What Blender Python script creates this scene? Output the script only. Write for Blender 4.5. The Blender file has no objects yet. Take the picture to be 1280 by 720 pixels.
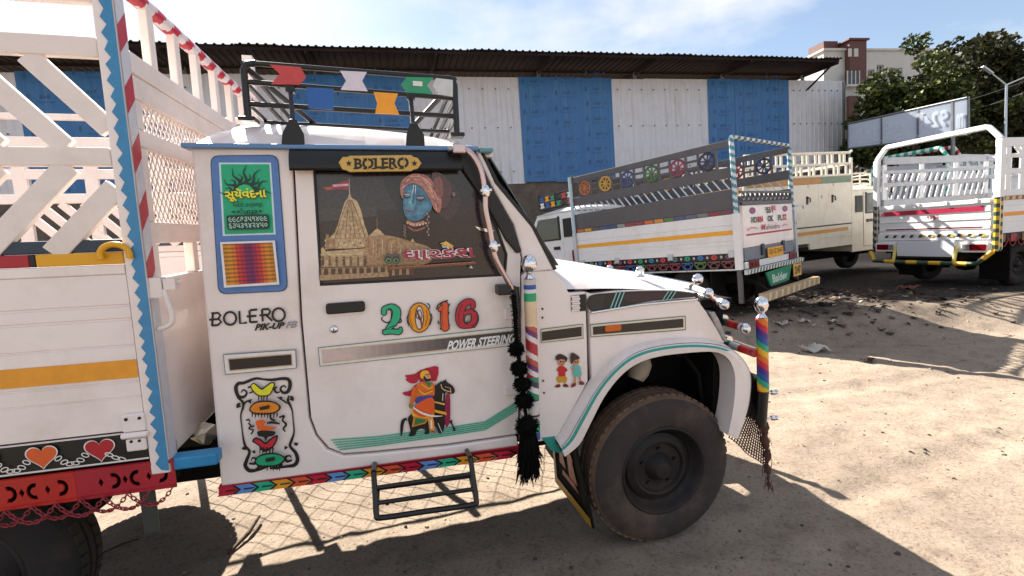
import bpy, bmesh, math, random
from mathutils import Vector, Matrix, noise
random.seed(7)
SC = bpy.context.scene
COL = SC.collection

# ------------------------------------------------------------------ camera
CAMH = 1.5423
W = ((0.997699, -0.067794, 0.0), (-0.006453, -0.094968, 0.995459), (-0.067486, -0.993169, -0.095187))  # camera axes (right, down, forward) -> world
FPX = 600.0                                      # focal length measured on the 1280 px wide photograph
cam = bpy.data.cameras.new('camera'); cam.sensor_width = 36; cam.lens = 36 * FPX / 1280
cam.clip_start = 0.05; cam.clip_end = 3000
co = bpy.data.objects.new('camera', cam); COL.objects.link(co)
co.matrix_world = Matrix(((W[0][0], -W[0][1], -W[0][2], 0), (W[1][0], -W[1][1], -W[1][2], 0), (W[2][0], -W[2][1], -W[2][2], CAMH), (0, 0, 0, 1)))
SC.camera = co

# ------------------------------------------------------------------ light
SUN_EL = math.radians(37.5)
SUN_DIR = Vector((-0.57 * math.cos(SUN_EL), 0.822 * math.cos(SUN_EL), math.sin(SUN_EL)))   # towards the sun
world = bpy.data.worlds.new('World'); SC.world = world; world.use_nodes = True
nt = world.node_tree; nt.nodes.clear()
out = nt.nodes.new('ShaderNodeOutputWorld'); bg = nt.nodes.new('ShaderNodeBackground'); bg.inputs['Strength'].default_value = 0.05
sky = nt.nodes.new('ShaderNodeTexSky'); sky.sky_type = 'NISHITA'; sky.sun_disc = False
sky.sun_elevation = SUN_EL; sky.sun_rotation = math.atan2(SUN_DIR.x, SUN_DIR.y); sky.altitude = 50; sky.air_density = 1.0; sky.dust_density = 0.5; sky.ozone_density = 1.0
tc = nt.nodes.new('ShaderNodeTexCoord'); mp = nt.nodes.new('ShaderNodeMapping'); mp.inputs['Scale'].default_value = (1.0, 1.0, 2.4)
nz = nt.nodes.new('ShaderNodeTexNoise'); nz.inputs['Scale'].default_value = 2.6; nz.inputs['Detail'].default_value = 7; nz.inputs['Roughness'].default_value = 0.55
rp = nt.nodes.new('ShaderNodeValToRGB'); rp.color_ramp.elements[0].position = 0.42; rp.color_ramp.elements[1].position = 0.62
mx = nt.nodes.new('ShaderNodeMixRGB'); mx.inputs['Color2'].default_value = (5.6, 5.75, 6.0, 1)
fac = nt.nodes.new('ShaderNodeMath'); fac.operation = 'MULTIPLY_ADD'; fac.inputs[1].default_value = 0.85; fac.inputs[2].default_value = 0.12
L = nt.links.new
L(tc.outputs['Generated'], mp.inputs['Vector']); L(mp.outputs['Vector'], nz.inputs['Vector']); L(nz.outputs['Fac'], rp.inputs['Fac'])
L(rp.outputs['Color'], fac.inputs[0]); L(fac.outputs[0], mx.inputs['Fac']); L(sky.outputs['Color'], mx.inputs['Color1']); L(mx.outputs['Color'], bg.inputs['Color']); L(bg.outputs[0], out.inputs['Surface'])
sl = bpy.data.lights.new('sun', 'SUN'); sl.energy = 5.0; sl.angle = math.radians(0.5); sl.color = (1.0, 0.93, 0.82)
so = bpy.data.objects.new('sun', sl); COL.objects.link(so); so.rotation_euler = SUN_DIR.to_track_quat('Z', 'Y').to_euler(); so.location = (-20, 30, 30)
SC.view_settings.view_transform = 'Standard'; SC.view_settings.look = 'None'; SC.view_settings.exposure = 1.84; SC.view_settings.gamma = 1.0
SC.view_settings.use_curve_mapping = False

# ------------------------------------------------------------------ helpers
def lin(c):
    return tuple(((v / 255) / 12.92 if v / 255 <= 0.04045 else ((v / 255 + 0.055) / 1.055) ** 2.4) for v in c)
def mat(name, rgb, rough=0.5, metal=0.0, var=0.0, vscale=6.0, bump=0.0, bscale=60.0, dirt=None, coat=0.0, spec=0.5, dirt_amt=0.5, dents=0.0, specks=None, streak=None):
    """procedural material: base colour with noise variation, optional dirt patches, optional bump"""
    m = bpy.data.materials.new(name); m.use_nodes = True; n = m.node_tree; b = n.nodes['Principled BSDF']
    c = lin(rgb); b.inputs['Base Color'].default_value = (*c, 1); b.inputs['Roughness'].default_value = rough; b.inputs['Metallic'].default_value = metal
    b.inputs['Coat Weight'].default_value = coat; b.inputs['Specular IOR Level'].default_value = spec
    tc = n.nodes.new('ShaderNodeTexCoord'); src = None
    if var > 0:
        t = n.nodes.new('ShaderNodeTexNoise'); t.inputs['Scale'].default_value = vscale; t.inputs['Detail'].default_value = 8; t.inputs['Roughness'].default_value = 0.65
        n.links.new(tc.outputs['Object'], t.inputs['Vector'])
        r = n.nodes.new('ShaderNodeMapRange'); r.inputs['From Min'].default_value = 0.3; r.inputs['From Max'].default_value = 0.7; r.inputs['To Min'].default_value = 1 - var; r.inputs['To Max'].default_value = 1 + var * 0.5
        n.links.new(t.outputs['Fac'], r.inputs['Value'])
        x = n.nodes.new('ShaderNodeVectorMath'); x.operation = 'SCALE'; x.inputs[0].default_value = c; n.links.new(r.outputs[0], x.inputs['Scale'])
        src = x.outputs[0]; n.links.new(src, b.inputs['Base Color'])
        r2 = n.nodes.new('ShaderNodeMapRange'); r2.inputs['To Min'].default_value = max(rough - 0.12, 0.03); r2.inputs['To Max'].default_value = min(rough + 0.12, 1)
        n.links.new(t.outputs['Fac'], r2.inputs['Value']); n.links.new(r2.outputs[0], b.inputs['Roughness'])
    if dirt:
        t2 = n.nodes.new('ShaderNodeTexNoise'); t2.inputs['Scale'].default_value = 2.3; t2.inputs['Detail'].default_value = 10; t2.inputs['Roughness'].default_value = 0.7
        n.links.new(tc.outputs['Object'], t2.inputs['Vector'])
        r3 = n.nodes.new('ShaderNodeMapRange'); r3.inputs['From Min'].default_value = 0.5; r3.inputs['From Max'].default_value = 0.78; r3.inputs['To Max'].default_value = dirt_amt
        n.links.new(t2.outputs['Fac'], r3.inputs['Value'])
        q = n.nodes.new('ShaderNodeMixRGB'); q.inputs['Color1'].default_value = (*c, 1); q.inputs['Color2'].default_value = (*lin(dirt), 1)
        n.links.new(r3.outputs[0], q.inputs['Fac'])
        if src: n.links.new(src, q.inputs['Color1'])
        n.links.new(q.outputs[0], b.inputs['Base Color'])
    if specks or streak:                                             # chips of rust, or run-off streaks down a sheet
        cur = b.inputs['Base Color'].links[0].from_socket
        t5 = n.nodes.new('ShaderNodeTexNoise'); t5.inputs['Detail'].default_value = 5; t5.inputs['Roughness'].default_value = 0.6
        m5 = n.nodes.new('ShaderNodeMapping'); n.links.new(tc.outputs['Object'], m5.inputs['Vector']); n.links.new(m5.outputs[0], t5.inputs['Vector'])
        r5 = n.nodes.new('ShaderNodeMapRange')
        if specks: t5.inputs['Scale'].default_value = 42; r5.inputs['From Min'].default_value = 0.715; r5.inputs['From Max'].default_value = 0.75; r5.inputs['To Max'].default_value = 0.8
        else: t5.inputs['Scale'].default_value = 3; m5.inputs['Scale'].default_value = (3.0, 3.0, 0.14); r5.inputs['From Min'].default_value = 0.52; r5.inputs['From Max'].default_value = 0.75; r5.inputs['To Max'].default_value = 0.55
        n.links.new(t5.outputs['Fac'], r5.inputs['Value']); q5 = n.nodes.new('ShaderNodeMixRGB'); n.links.new(r5.outputs[0], q5.inputs['Fac']); n.links.new(cur, q5.inputs['Color1']); q5.inputs['Color2'].default_value = (*lin(specks or streak), 1); n.links.new(q5.outputs[0], b.inputs['Base Color'])
    if dents > 0:
        t6 = n.nodes.new('ShaderNodeTexNoise'); t6.inputs['Scale'].default_value = 5; t6.inputs['Detail'].default_value = 2; n.links.new(tc.outputs['Object'], t6.inputs['Vector'])
        b6 = n.nodes.new('ShaderNodeBump'); b6.inputs['Strength'].default_value = dents; b6.inputs['Distance'].default_value = 0.05; n.links.new(t6.outputs['Fac'], b6.inputs['Height']); n.links.new(b6.outputs[0], b.inputs['Normal']); n.links.new(b6.outputs[0], b.inputs['Coat Normal'])
    if bump > 0:
        t4 = n.nodes.new('ShaderNodeTexNoise'); t4.inputs['Scale'].default_value = bscale; t4.inputs['Detail'].default_value = 6
        n.links.new(tc.outputs['Object'], t4.inputs['Vector'])
        bp = n.nodes.new('ShaderNodeBump'); bp.inputs['Strength'].default_value = bump; bp.inputs['Distance'].default_value = 0.01
        n.links.new(t4.outputs['Fac'], bp.inputs['Height']); n.links.new(bp.outputs[0], b.inputs['Normal'])
    return m
def print_mat(name, rough):
    """flat print / vinyl: the colour of each printed patch is stored on its face"""
    m = bpy.data.materials.new(name); m.use_nodes = True; n = m.node_tree; b = n.nodes['Principled BSDF']
    a = n.nodes.new('ShaderNodeVertexColor'); a.layer_name = 'col'
    t = n.nodes.new('ShaderNodeTexNoise'); t.inputs['Scale'].default_value = 35; t.inputs['Detail'].default_value = 6
    tc = n.nodes.new('ShaderNodeTexCoord'); n.links.new(tc.outputs['Object'], t.inputs['Vector'])
    r = n.nodes.new('ShaderNodeMapRange'); r.inputs['To Min'].default_value = 0.82; r.inputs['To Max'].default_value = 1.12; n.links.new(t.outputs['Fac'], r.inputs['Value'])
    x = n.nodes.new('ShaderNodeVectorMath'); x.operation = 'SCALE'; n.links.new(a.outputs['Color'], x.inputs[0]); n.links.new(r.outputs[0], x.inputs['Scale'])
    n.links.new(x.outputs[0], b.inputs['Base Color']); b.inputs['Roughness'].default_value = rough
    if rough < .3: b.inputs['Coat Weight'].default_value = 0.3; b.inputs['Coat Roughness'].default_value = 0.05
    if rough < .3: t.inputs['Scale'].default_value = 90; r.inputs['From Min'].default_value = .3; r.inputs['From Max'].default_value = .7; r.inputs['To Min'].default_value = .6; r.inputs['To Max'].default_value = 1.35
    return m

M = {}
M['print'] = print_mat('vinyl_print', 0.4)
M['white'] = mat('pinkish_white_paint', (238, 226, 222), 0.34, var=0.05, vscale=3, coat=0.4, dirt=(176, 152, 130), dirt_amt=0.42, dents=0.12, specks=(120, 84, 62))
M['white_rail'] = mat('white_enamel', (234, 222, 216), 0.42, var=0.07, vscale=9, dirt=(160, 135, 110), dirt_amt=0.45)
M['white_cool'] = mat('plain_white_paint', (224, 224, 226), 0.4, var=0.07, vscale=4, dirt=(168, 156, 142), dirt_amt=0.4)
M['rail_shaded'] = mat('shaded_white_rail_paint', (176, 176, 180), 0.45, var=0.1, vscale=6, dirt=(130, 116, 100), dirt_amt=0.4)  # white rail paint greyed: shade on the left rails put into the colour
M['tread'] = mat('dust_caked_tread', (112, 90, 74), 0.95, var=0.3, vscale=14, bump=0.3, bscale=70, dirt=(146, 120, 98), dirt_amt=0.7)
M['cream'] = mat('cream_paint', (226, 216, 198), 0.4, var=0.08, vscale=5, dirt=(170, 145, 115), dirt_amt=0.5)
M['black'] = mat('black_plastic', (15, 14, 15), 0.45, var=0.2, vscale=14)
M['blacksteel'] = mat('black_tube_paint', (15, 14, 15), 0.32, var=0.2, vscale=20)
M['under'] = mat('underbody_grime', (17, 15, 14), 0.85, var=0.4, vscale=9, bump=0.3, spec=0.2)
M['tyre'] = mat('dusty_tyre', (58, 50, 47), 0.9, var=0.3, vscale=10, bump=0.25, bscale=90, dirt=(112, 90, 74), dirt_amt=0.8)
M['tyre2'] = mat('dark_tyre', (34, 31, 30), 0.9, var=0.3, vscale=10, dirt=(90, 72, 56), dirt_amt=0.5)
M['rim'] = mat('dark_steel_rim', (40, 35, 34), 0.6, 0.3, var=0.35, vscale=16, dirt=(92, 72, 56), dirt_amt=0.5)
M['chrome'] = mat('chrome', (225, 225, 228), 0.08, 1.0, var=0.05, vscale=20)
M['pipe'] = mat('dull_chrome_pipe', (205, 180, 178), 0.25, 0.9, var=0.1, vscale=15)
M['glass'] = mat('dark_window_film', (22, 20, 22), 0.06, spec=0.6, var=0.1)
M['glass2'] = mat('greenish_glass', (58, 72, 66), 0.07, spec=0.7, var=0.1)
M['lens'] = mat('clear_lamp_lens', (160, 160, 165), 0.08, 0.35, var=0.3, vscale=30)
M['redlens'] = mat('red_lamp_lens', (110, 8, 16), 0.12, var=0.25, vscale=25)
M['amber'] = mat('amber_lens', (205, 95, 12), 0.15, var=0.2, vscale=40)
M['bluedrip'] = mat('blue_trim_paint', (96, 134, 178), 0.4, var=0.1)
M['bluebar'] = mat('sky_blue_paint', (36, 132, 184), 0.4, var=0.12, vscale=18)
M['navy'] = mat('navy_paint', (42, 58, 76), 0.45, var=0.15)
M['yellow'] = mat('yellow_paint', (226, 164, 22), 0.42, var=0.08, vscale=12)
M['red'] = mat('crimson_paint', (168, 26, 44), 0.42, var=0.1)
M['redorange'] = mat('red_orange_paint', (186, 34, 26), 0.45, var=0.15, vscale=14)
M['darkred'] = mat('dull_red_chain', (150, 50, 58), 0.5, 0.2, var=0.3, vscale=30)
M['gold'] = mat('gold_plate', (196, 158, 84), 0.35, 0.4, var=0.15, vscale=25)
M['rust'] = mat('rusty_brown_cloth', (92, 58, 48), 0.95, var=0.4, vscale=40, bump=0.5)
M['meshblk'] = mat('maroon_black_net', (58, 34, 34), 0.8, var=0.4, vscale=60)
M['greysteel'] = mat('dark_grey_rail_paint', (84, 82, 86), 0.45, var=0.12, vscale=6, dirt=(60, 52, 48), dirt_amt=0.5)
M['silver'] = mat('galvanised_tube', (186, 194, 200), 0.3, 0.6, var=0.12, vscale=12)
M['teal'] = mat('teal_paint', (40, 150, 135), 0.45, var=0.1)
M['green'] = mat('green_paint', (24, 128, 96), 0.45, var=0.12)
M['orange'] = mat('orange_paint', (226, 148, 36), 0.42, var=0.08)
M['wood'] = mat('bare_timber', (150, 112, 72), 0.8, var=0.3, vscale=12)
M['foam'] = mat('black_tassel_yarn', (14, 13, 14), 1.0, var=0.4, vscale=50, spec=0.1)
M['grey_sheet'] = mat('grey_cladding_sheet', (204, 204, 211), 0.45, 0.1, var=0.05, vscale=1.6, dirt=(158, 150, 144), dirt_amt=0.4, streak=(150, 138, 128))
M['blue_sheet'] = mat('blue_cladding_film', (42, 102, 160), 0.4, var=0.12, vscale=2.2, dirt=(88, 128, 168), dirt_amt=0.35, streak=(84, 126, 164))
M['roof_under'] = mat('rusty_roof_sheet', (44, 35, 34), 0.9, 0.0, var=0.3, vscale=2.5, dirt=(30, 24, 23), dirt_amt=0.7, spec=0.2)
M['brickwall'] = mat('grimy_plaster_wall', (104, 92, 84), 0.95, var=0.35, vscale=2.5, bump=0.4, bscale=14, dirt=(58, 50, 46), dirt_amt=0.8)
M['facade'] = mat('pale_render', (190, 190, 188), 0.85, var=0.08, vscale=0.8, dirt=(164, 158, 150), dirt_amt=0.5)
M['brown'] = mat('brown_stone_cladding', (92, 58, 52), 0.7, var=0.25, vscale=3)
M['darkwin'] = mat('dark_window_pane', (60, 64, 70), 0.15, var=0.2)
M['bark'] = mat('tree_bark', (82, 66, 50), 0.95, var=0.3, vscale=8, bump=0.6, bscale=20)
M['banner'] = mat('pale_banner_back', (176, 188, 206), 0.6, var=0.08, vscale=2.0)
M['steelpost'] = mat('grey_steel_post', (120, 124, 126), 0.45, 0.5, var=0.15)
M['cable'] = mat('black_cable', (18, 18, 20), 0.7)
M['twig'] = mat('dark_stick_wood', (70, 52, 40), 0.9, var=0.3, vscale=30)
M['paper'] = mat('pale_waste_paper', (190, 182, 172), 0.8, var=0.25, vscale=20)
M['foil'] = mat('crumpled_silver_wrap', (205, 200, 185), 0.22, 0.8, var=0.2, vscale=40)

class MB:
    def __init__(s): s.v = []; s.f = []; s.mi = []; s.col = []
    def add(s, vs, fs, m=0, col=None):
        b = len(s.v); s.v += [tuple(p) for p in vs]
        for f in fs: s.f.append(tuple(b + i for i in f)); s.mi.append(m); s.col.append(col)
        return s
    def box(s, x0, x1, y0, y1, z0, z1, m=0, col=None):
        v = [(x, y, z) for x in (x0, x1) for y in (y0, y1) for z in (z0, z1)]
        return s.add(v, [(0, 1, 3, 2), (4, 6, 7, 5), (0, 4, 5, 1), (2, 3, 7, 6), (0, 2, 6, 4), (1, 5, 7, 3)], m, col)
    def beam(s, p, q, w, h, up=(0, 0, 1), m=0, col=None):
        """rectangular bar from p to q, w across, h along up"""
        p = Vector(p); q = Vector(q); d = (q - p).normalized(); u = Vector(up); r = d.cross(u).normalized(); u = r.cross(d).normalized()
        v = [e + r * a * w / 2 + u * b * h / 2 for e in (p, q) for a, b in ((-1, -1), (1, -1), (1, 1), (-1, 1))]
        return s.add(v, [(3, 2, 1, 0), (4, 5, 6, 7), (0, 1, 5, 4), (1, 2, 6, 5), (2, 3, 7, 6), (3, 0, 4, 7)], m, col)
    def tube(s, pts, r, seg=10, m=0, colfn=None, closed=False):
        pts = [Vector(p) for p in pts]; n = len(pts); rr = r if isinstance(r, (list, tuple)) else [r] * n
        ref = None; rings = []
        for i, p in enumerate(pts):
            a = pts[i - 1] if (i > 0 or closed) else p; b = pts[(i + 1) % n] if (i < n - 1 or closed) else p
            d = (b - a).normalized()
            if ref is None: ref = d.orthogonal().normalized()
            ref = (ref - d * ref.dot(d)).normalized(); e = d.cross(ref)
            rings.append([p + (ref * math.cos(t) + e * math.sin(t)) * rr[i] for t in [2 * math.pi * k / seg for k in range(seg)]])
        b = len(s.v); s.v += [tuple(q) for g in rings for q in g]
        for i in range(n if closed else n - 1):
            j = (i + 1) % n
            for k in range(seg):
                l = (k + 1) % seg
                s.f.append((b + i * seg + k, b + i * seg + l, b + j * seg + l, b + j * seg + k)); s.mi.append(m); s.col.append(colfn(i, k) if colfn else None)
        if not closed:
            s.f.append(tuple(b + k for k in range(seg - 1, -1, -1))); s.mi.append(m); s.col.append(colfn(0, 0) if colfn else None)
            s.f.append(tuple(b + (n - 1) * seg + k for k in range(seg))); s.mi.append(m); s.col.append(colfn(n - 2, 0) if colfn else None)
        return s
    def lathe(s, prof, o, axis, seg=24, m=0, colfn=None):
        """prof: list of (radius, distance along axis)"""
        o = Vector(o); ax = Vector(axis).normalized(); r = ax.orthogonal().normalized(); e = ax.cross(r); b = len(s.v); n = len(prof)
        for (rad, h) in prof:
            for k in range(seg):
                t = 2 * math.pi * k / seg; s.v.append(tuple(o + ax * h + (r * math.cos(t) + e * math.sin(t)) * max(rad, 1e-4)))
        for i in range(n - 1):
            for k in range(seg):
                l = (k + 1) % seg; s.f.append((b + i * seg + k, b + i * seg + l, b + (i + 1) * seg + l, b + (i + 1) * seg + k)); s.mi.append(m); s.col.append(colfn(i, k) if colfn else None)
        return s
    def ball(s, c, r, m=0, seg=16):
        return s.lathe([(r * math.sin(math.pi * i / 10), -r * math.cos(math.pi * i / 10)) for i in range(11)], c, (0, 0, 1), seg, m)
    def prism(s, pts, y0, y1, m=0, col=None):
        """polygon of (x, z) points extruded from y0 (front) to y1"""
        n = len(pts); a = sum(pts[i][0] * pts[(i + 1) % n][1] - pts[(i + 1) % n][0] * pts[i][1] for i in range(n))
        if a < 0: pts = pts[::-1]
        v = [(x, y0, z) for x, z in pts] + [(x, y1, z) for x, z in pts]
        return s.add(v, [tuple(range(n)), tuple(range(2 * n - 1, n - 1, -1))] + [(i, n + i, n + (i + 1) % n, (i + 1) % n) for i in range(n)], m, col)
    def strip(s, A, B, m=0, col=None):
        """quads between two polylines of equal length"""
        n = len(A); return s.add(list(A) + list(B), [(i, i + 1, n + i + 1, n + i) for i in range(n - 1)], m, col)
    def build(s, name, mats, parent=None, smooth=None, bevel=0.0, kind=None, label=None, bseg=2):
        me = bpy.data.meshes.new(name); me.from_pydata(s.v, [], s.f); me.update()
        for mm in (mats if isinstance(mats, (list, tuple)) else [mats]): me.materials.append(M[mm] if isinstance(mm, str) else mm)
        if len(me.polygons) == len(s.mi): me.polygons.foreach_set('material_index', s.mi)
        if any(c is not None for c in s.col):
            at = me.color_attributes.new('col', 'FLOAT_COLOR', 'CORNER')
            for p, c in zip(me.polygons, s.col):
                c = c or (0.5, 0.5, 0.5)
                for li in p.loop_indices: at.data[li].color = (*c, 1)
        bm = bmesh.new(); bm.from_mesh(me); bmesh.ops.recalc_face_normals(bm, faces=bm.faces) if smooth != 'keep' else None; bm.to_mesh(me); bm.free()
        if smooth and smooth != 'keep':
            me.polygons.foreach_set('use_smooth', [True] * len(me.polygons)); me.set_sharp_from_angle(angle=math.radians(smooth))
        o = bpy.data.objects.new(name, me); COL.objects.link(o); o.parent = parent
        if bevel:
            b = o.modifiers.new('bevel', 'BEVEL'); b.width = bevel; b.segments = bseg; b.limit_method = 'ANGLE'; b.angle_limit = math.radians(40)
        if kind: o['kind'] = kind
        if label: o['label'] = label
        return o

def tag(o, label, cat=None, group=None, kind=None):
    o['label'] = label
    if cat: o['category'] = cat
    if group: o['group'] = group
    if kind: o['kind'] = kind
    return o
def thing(name, label, cat, mw=None, group=None):
    o = bpy.data.objects.new(name, None); COL.objects.link(o); o.empty_display_size = 0.2
    if mw is not None: o.matrix_world = mw
    return tag(o, label, cat, group)
def empty(name, parent):
    o = bpy.data.objects.new(name, None); COL.objects.link(o); o.parent = parent; return o
def copy_tree(o, parent=None, keep=None):
    c = o.copy(); COL.objects.link(c); c.parent = parent
    for ch in list(o.children): copy_tree(ch, c)
    return c
def frame(rows, o):
    return Matrix(((*rows[0], o[0]), (*rows[1], o[1]), (*rows[2], o[2]), (0, 0, 0, 1)))
def catmull(pts, n=8, closed=False):
    P = [Vector(p) for p in pts]; k = len(P); res = []
    for i in range(k if closed else k - 1):
        if closed: a, b, c, d = P[i - 1], P[i], P[(i + 1) % k], P[(i + 2) % k]
        else: a, b, c, d = P[max(i - 1, 0)], P[i], P[i + 1], P[min(i + 2, k - 1)]
        for j in range(n):
            t = j / n; res.append(0.5 * ((2 * b) + (c - a) * t + (2 * a - 5 * b + 4 * c - d) * t * t + (3 * b - a - 3 * c + d) * t ** 3))
    if not closed: res.append(P[-1])
    return res
class View:
    """turns a point measured on the photograph into a point on a real plane of an object's own frame"""
    def __init__(s, mw): s.inv = mw.inverted(); s.c = s.inv @ Vector((0, 0, CAMH)); s.r = s.inv.to_3x3()
    def at(s, x, y, axis=1, val=0.0):
        a = ((x - 640) / FPX, (y - 360) / FPX, 1.0)
        d = s.r @ Vector([sum(W[i][k] * a[k] for k in range(3)) for i in range(3)])
        return s.c + d * ((val - s.c[axis]) / d[axis])
    def xz(s, x, y, val=0.0):
        p = s.at(x, y, 1, val); return (p.x, p.z)
_tx = {}
def glyphs(text, bold=0.0, shear=0.0):
    """(vertices in the unit square, faces, aspect) of a line of lettering"""
    key = (text, bold, shear)
    if key in _tx: return _tx[key]
    cu = bpy.data.curves.new('lettering', 'FONT'); cu.body = text; cu.size = 1; cu.offset = bold; cu.shear = shear; cu.resolution_u = 3
    o = bpy.data.objects.new('lettering', cu); COL.objects.link(o); bpy.context.view_layer.update()
    me = bpy.data.meshes.new_from_object(o.evaluated_get(bpy.context.evaluated_depsgraph_get()))
    vs = [v.co.copy() for v in me.vertices]; fs = [tuple(p.vertices) for p in me.polygons]
    bpy.data.objects.remove(o); bpy.data.curves.remove(cu); bpy.data.meshes.remove(me)
    x0 = min(v.x for v in vs); x1 = max(v.x for v in vs); y0 = min(v.y for v in vs); y1 = max(v.y for v in vs)
    r = ([((v.x - x0) / (x1 - x0), (v.y - y0) / (y1 - y0)) for v in vs], fs, (x1 - x0) / (y1 - y0)); _tx[key] = r; return r
class Decal:
    """flat print on a plane: patches given in the measured photo coordinates, layered a fraction of a millimetre apart"""
    def __init__(s, view, axis=1, val=0.0, out=-1, step=0.0005, start=0.003, px=True):
        s.v = view; s.axis = axis; s.val = val; s.out = out; s.n = 0; s.step = step; s.start = start; s.mb = MB(); s.px = px
    def P(s, x, y):
        h = s.val + s.out * (s.start + s.n * s.step)
        if s.px:
            q = s.v.at(x, y, s.axis, s.val); q[s.axis] = h; return q
        q = Vector((0, 0, 0)); q[s.axis] = h
        if s.axis == 1: q.x = x; q.z = y
        elif s.axis == 0: q.y = x; q.z = y
        return q
    def poly(s, pts, c, layer=True):
        if layer: s.n += 1
        s.mb.add([s.P(*p) for p in pts], [tuple(range(len(pts)))], 0, lin(c))
    def curve(s, pts, c, n=5, layer=True): s.poly([(p.x, p.y) for p in catmull([(a, b, 0) for a, b in pts], n, True)], c, layer)
    def ell(s, cx, cy, rx, ry, c, rot=0, n=18, layer=True):
        s.poly([(cx + rx * math.cos(t) * math.cos(rot) - ry * math.sin(t) * math.sin(rot), cy + rx * math.cos(t) * math.sin(rot) + ry * math.sin(t) * math.cos(rot)) for t in [2 * math.pi * k / n for k in range(n)]], c, layer)
    def stroke(s, pts, w, c, n=6, layer=True, taper=None, closed=False):
        if layer: s.n += 1
        pw = [(p[0], p[1], p[2] if len(p) > 2 else w) for p in pts]
        q = catmull(pw, n, closed) if n > 0 else [Vector(p) for p in pw]
        if closed: q.append(q[0].copy())
        A = []; B = []
        for i, p in enumerate(q):
            a = q[max(i - 1, 0)]; b = q[min(i + 1, len(q) - 1)]
            if closed and i in (0, len(q) - 1): a, b = q[-2], q[1]
            d = Vector((b.x - a.x, b.y - a.y)); d = d.normalized() if d.length > 1e-9 else Vector((1, 0)); h = p.z / 2
            if taper: h *= taper(i / (len(q) - 1))
            A.append(s.P(p.x - d.y * h, p.y + d.x * h)); B.append(s.P(p.x + d.y * h, p.y - d.x * h))
        s.mb.strip(A, B, 0, lin(c))
    def quad_map(s, q, u, v):
        (a, b), (c, d), (e, f), (g, h) = q        # tl tr br bl
        x = (1 - u) * ((1 - v) * g + v * a) + u * ((1 - v) * e + v * c); y = (1 - u) * ((1 - v) * h + v * b) + u * ((1 - v) * f + v * d); return x, y
    def text(s, t, q, c, bold=0.0, shear=0.0):
        s.n += 1; vs, fs, _ = glyphs(t, bold, shear)
        s.mb.add([s.P(*s.quad_map(q, u, v)) for u, v in vs], fs, 0, lin(c))
    def build(s, name, parent, mat='print', label=None):
        return s.mb.build(name, mat, parent, smooth='keep', label=label)
def fill(view, outer, holes, y0, y1, name, mats, parent, bevel=0.003, px=True):
    """sheet with openings: outer and hole outlines, extruded from y0 to y1"""
    bm = bmesh.new(); es = []
    for loop in [outer] + holes:
        q = [view.xz(*p) if px else p for p in loop]; vs = [bm.verts.new((a, y0, b)) for a, b in q]
        es += [bm.edges.new((vs[i], vs[(i + 1) % len(vs)])) for i in range(len(vs))]
    bmesh.ops.triangle_fill(bm, edges=es, use_beauty=True)
    g = bmesh.ops.extrude_face_region(bm, geom=bm.faces[:])
    for v in [e for e in g['geom'] if isinstance(e, bmesh.types.BMVert)]: v.co.y = y1
    bmesh.ops.recalc_face_normals(bm, faces=bm.faces)
    me = bpy.data.meshes.new(name); bm.to_mesh(me); bm.free()
    for mm in (mats if isinstance(mats, (list, tuple)) else [mats]): me.materials.append(M[mm])
    o = bpy.data.objects.new(name, me); COL.objects.link(o); o.parent = parent
    if bevel:
        b = o.modifiers.new('bevel', 'BEVEL'); b.width = bevel; b.segments = 2; b.limit_method = 'ANGLE'; b.angle_limit = math.radians(40)
    return o
def panel(view, pts, y0, y1, name, mats, parent, bevel=0.003, n=0, label=None):
    p = [(q.x, q.y) for q in catmull([(a, b, 0) for a, b in pts], n, True)] if n else pts
    mb = MB(); mb.prism([view.xz(*q) for q in p], y0, y1); return mb.build(name, mats, parent, bevel=bevel, label=label)
# ------------------------------------------------------------------ ground
def sstep(t): t = min(max(t, 0), 1); return t * t * (3 - 2 * t)
def gz(x, y):
    return 0.28 * sstep((y - 5.85 + 0.03 * (x - 3)) / 1.05)
def rough(x, y):
    near = sstep((7 - math.hypot(x - 2, y - 3)) / 4)
    v = Vector((x, y, 0)); mess = sstep(1 - math.hypot((x - 4.9) / 2.6, (y - 7.6) / 1.5))
    u = x * 0.971 + y * 0.237; w = -x * 0.237 + y * 0.971; rut = 0.0
    for c_, ph in ((1.98, 0.0), (3.62, .4), (0.85, .9), (4.9, .2)):
        e = abs(w - c_ - 0.25 * math.sin(u * .5 + ph * 5) * sstep((u - 1.5) / 2.5)) / 0.11
        if e < 2 and u > .9: rut += (-0.016 * math.exp(-e * e) + 0.010 * math.exp(-(e - 1.5) ** 2 * 6) + .005 * math.sin(u * 62 + (w > c_) * 2) * math.exp(-e * e)) * sstep((u - .9) / .5) * (1 if c_ in (1.98, 3.62) else .6)
    return rut + (noise.noise(v * 0.8) * 0.018 + noise.noise(v * 2.7) * 0.012 + noise.noise(v * 7.5) * 0.006 * (1 + near) + noise.noise(v * 17) * 0.0035 * near) + mess * (0.03 + 0.05 * noise.noise(v * 3.1) + 0.03 * noise.noise(v * 9))
def axis_pts(a, b, fine, far):
    pts = [a + fine * i for i in range(int((b - a) / fine) + 1)]; s = fine; lo = a; hi = pts[-1]
    while hi < far:
        s *= 1.22; hi += s; pts.append(hi)
    s = fine
    while lo > -far:
        s *= 1.22; lo -= s; pts.insert(0, lo)
    return pts
gx = axis_pts(-3.4, 8.6, 0.055, 900); gy = axis_pts(1.2, 10.0, 0.055, 900)
nx = len(gx); ny = len(gy); mb = MB()
mb.v = [(x, y, gz(x, y) + (rough(x, y) if -12 < x < 24 and -6 < y < 20 else 0)) for y in gy for x in gx]
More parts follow.
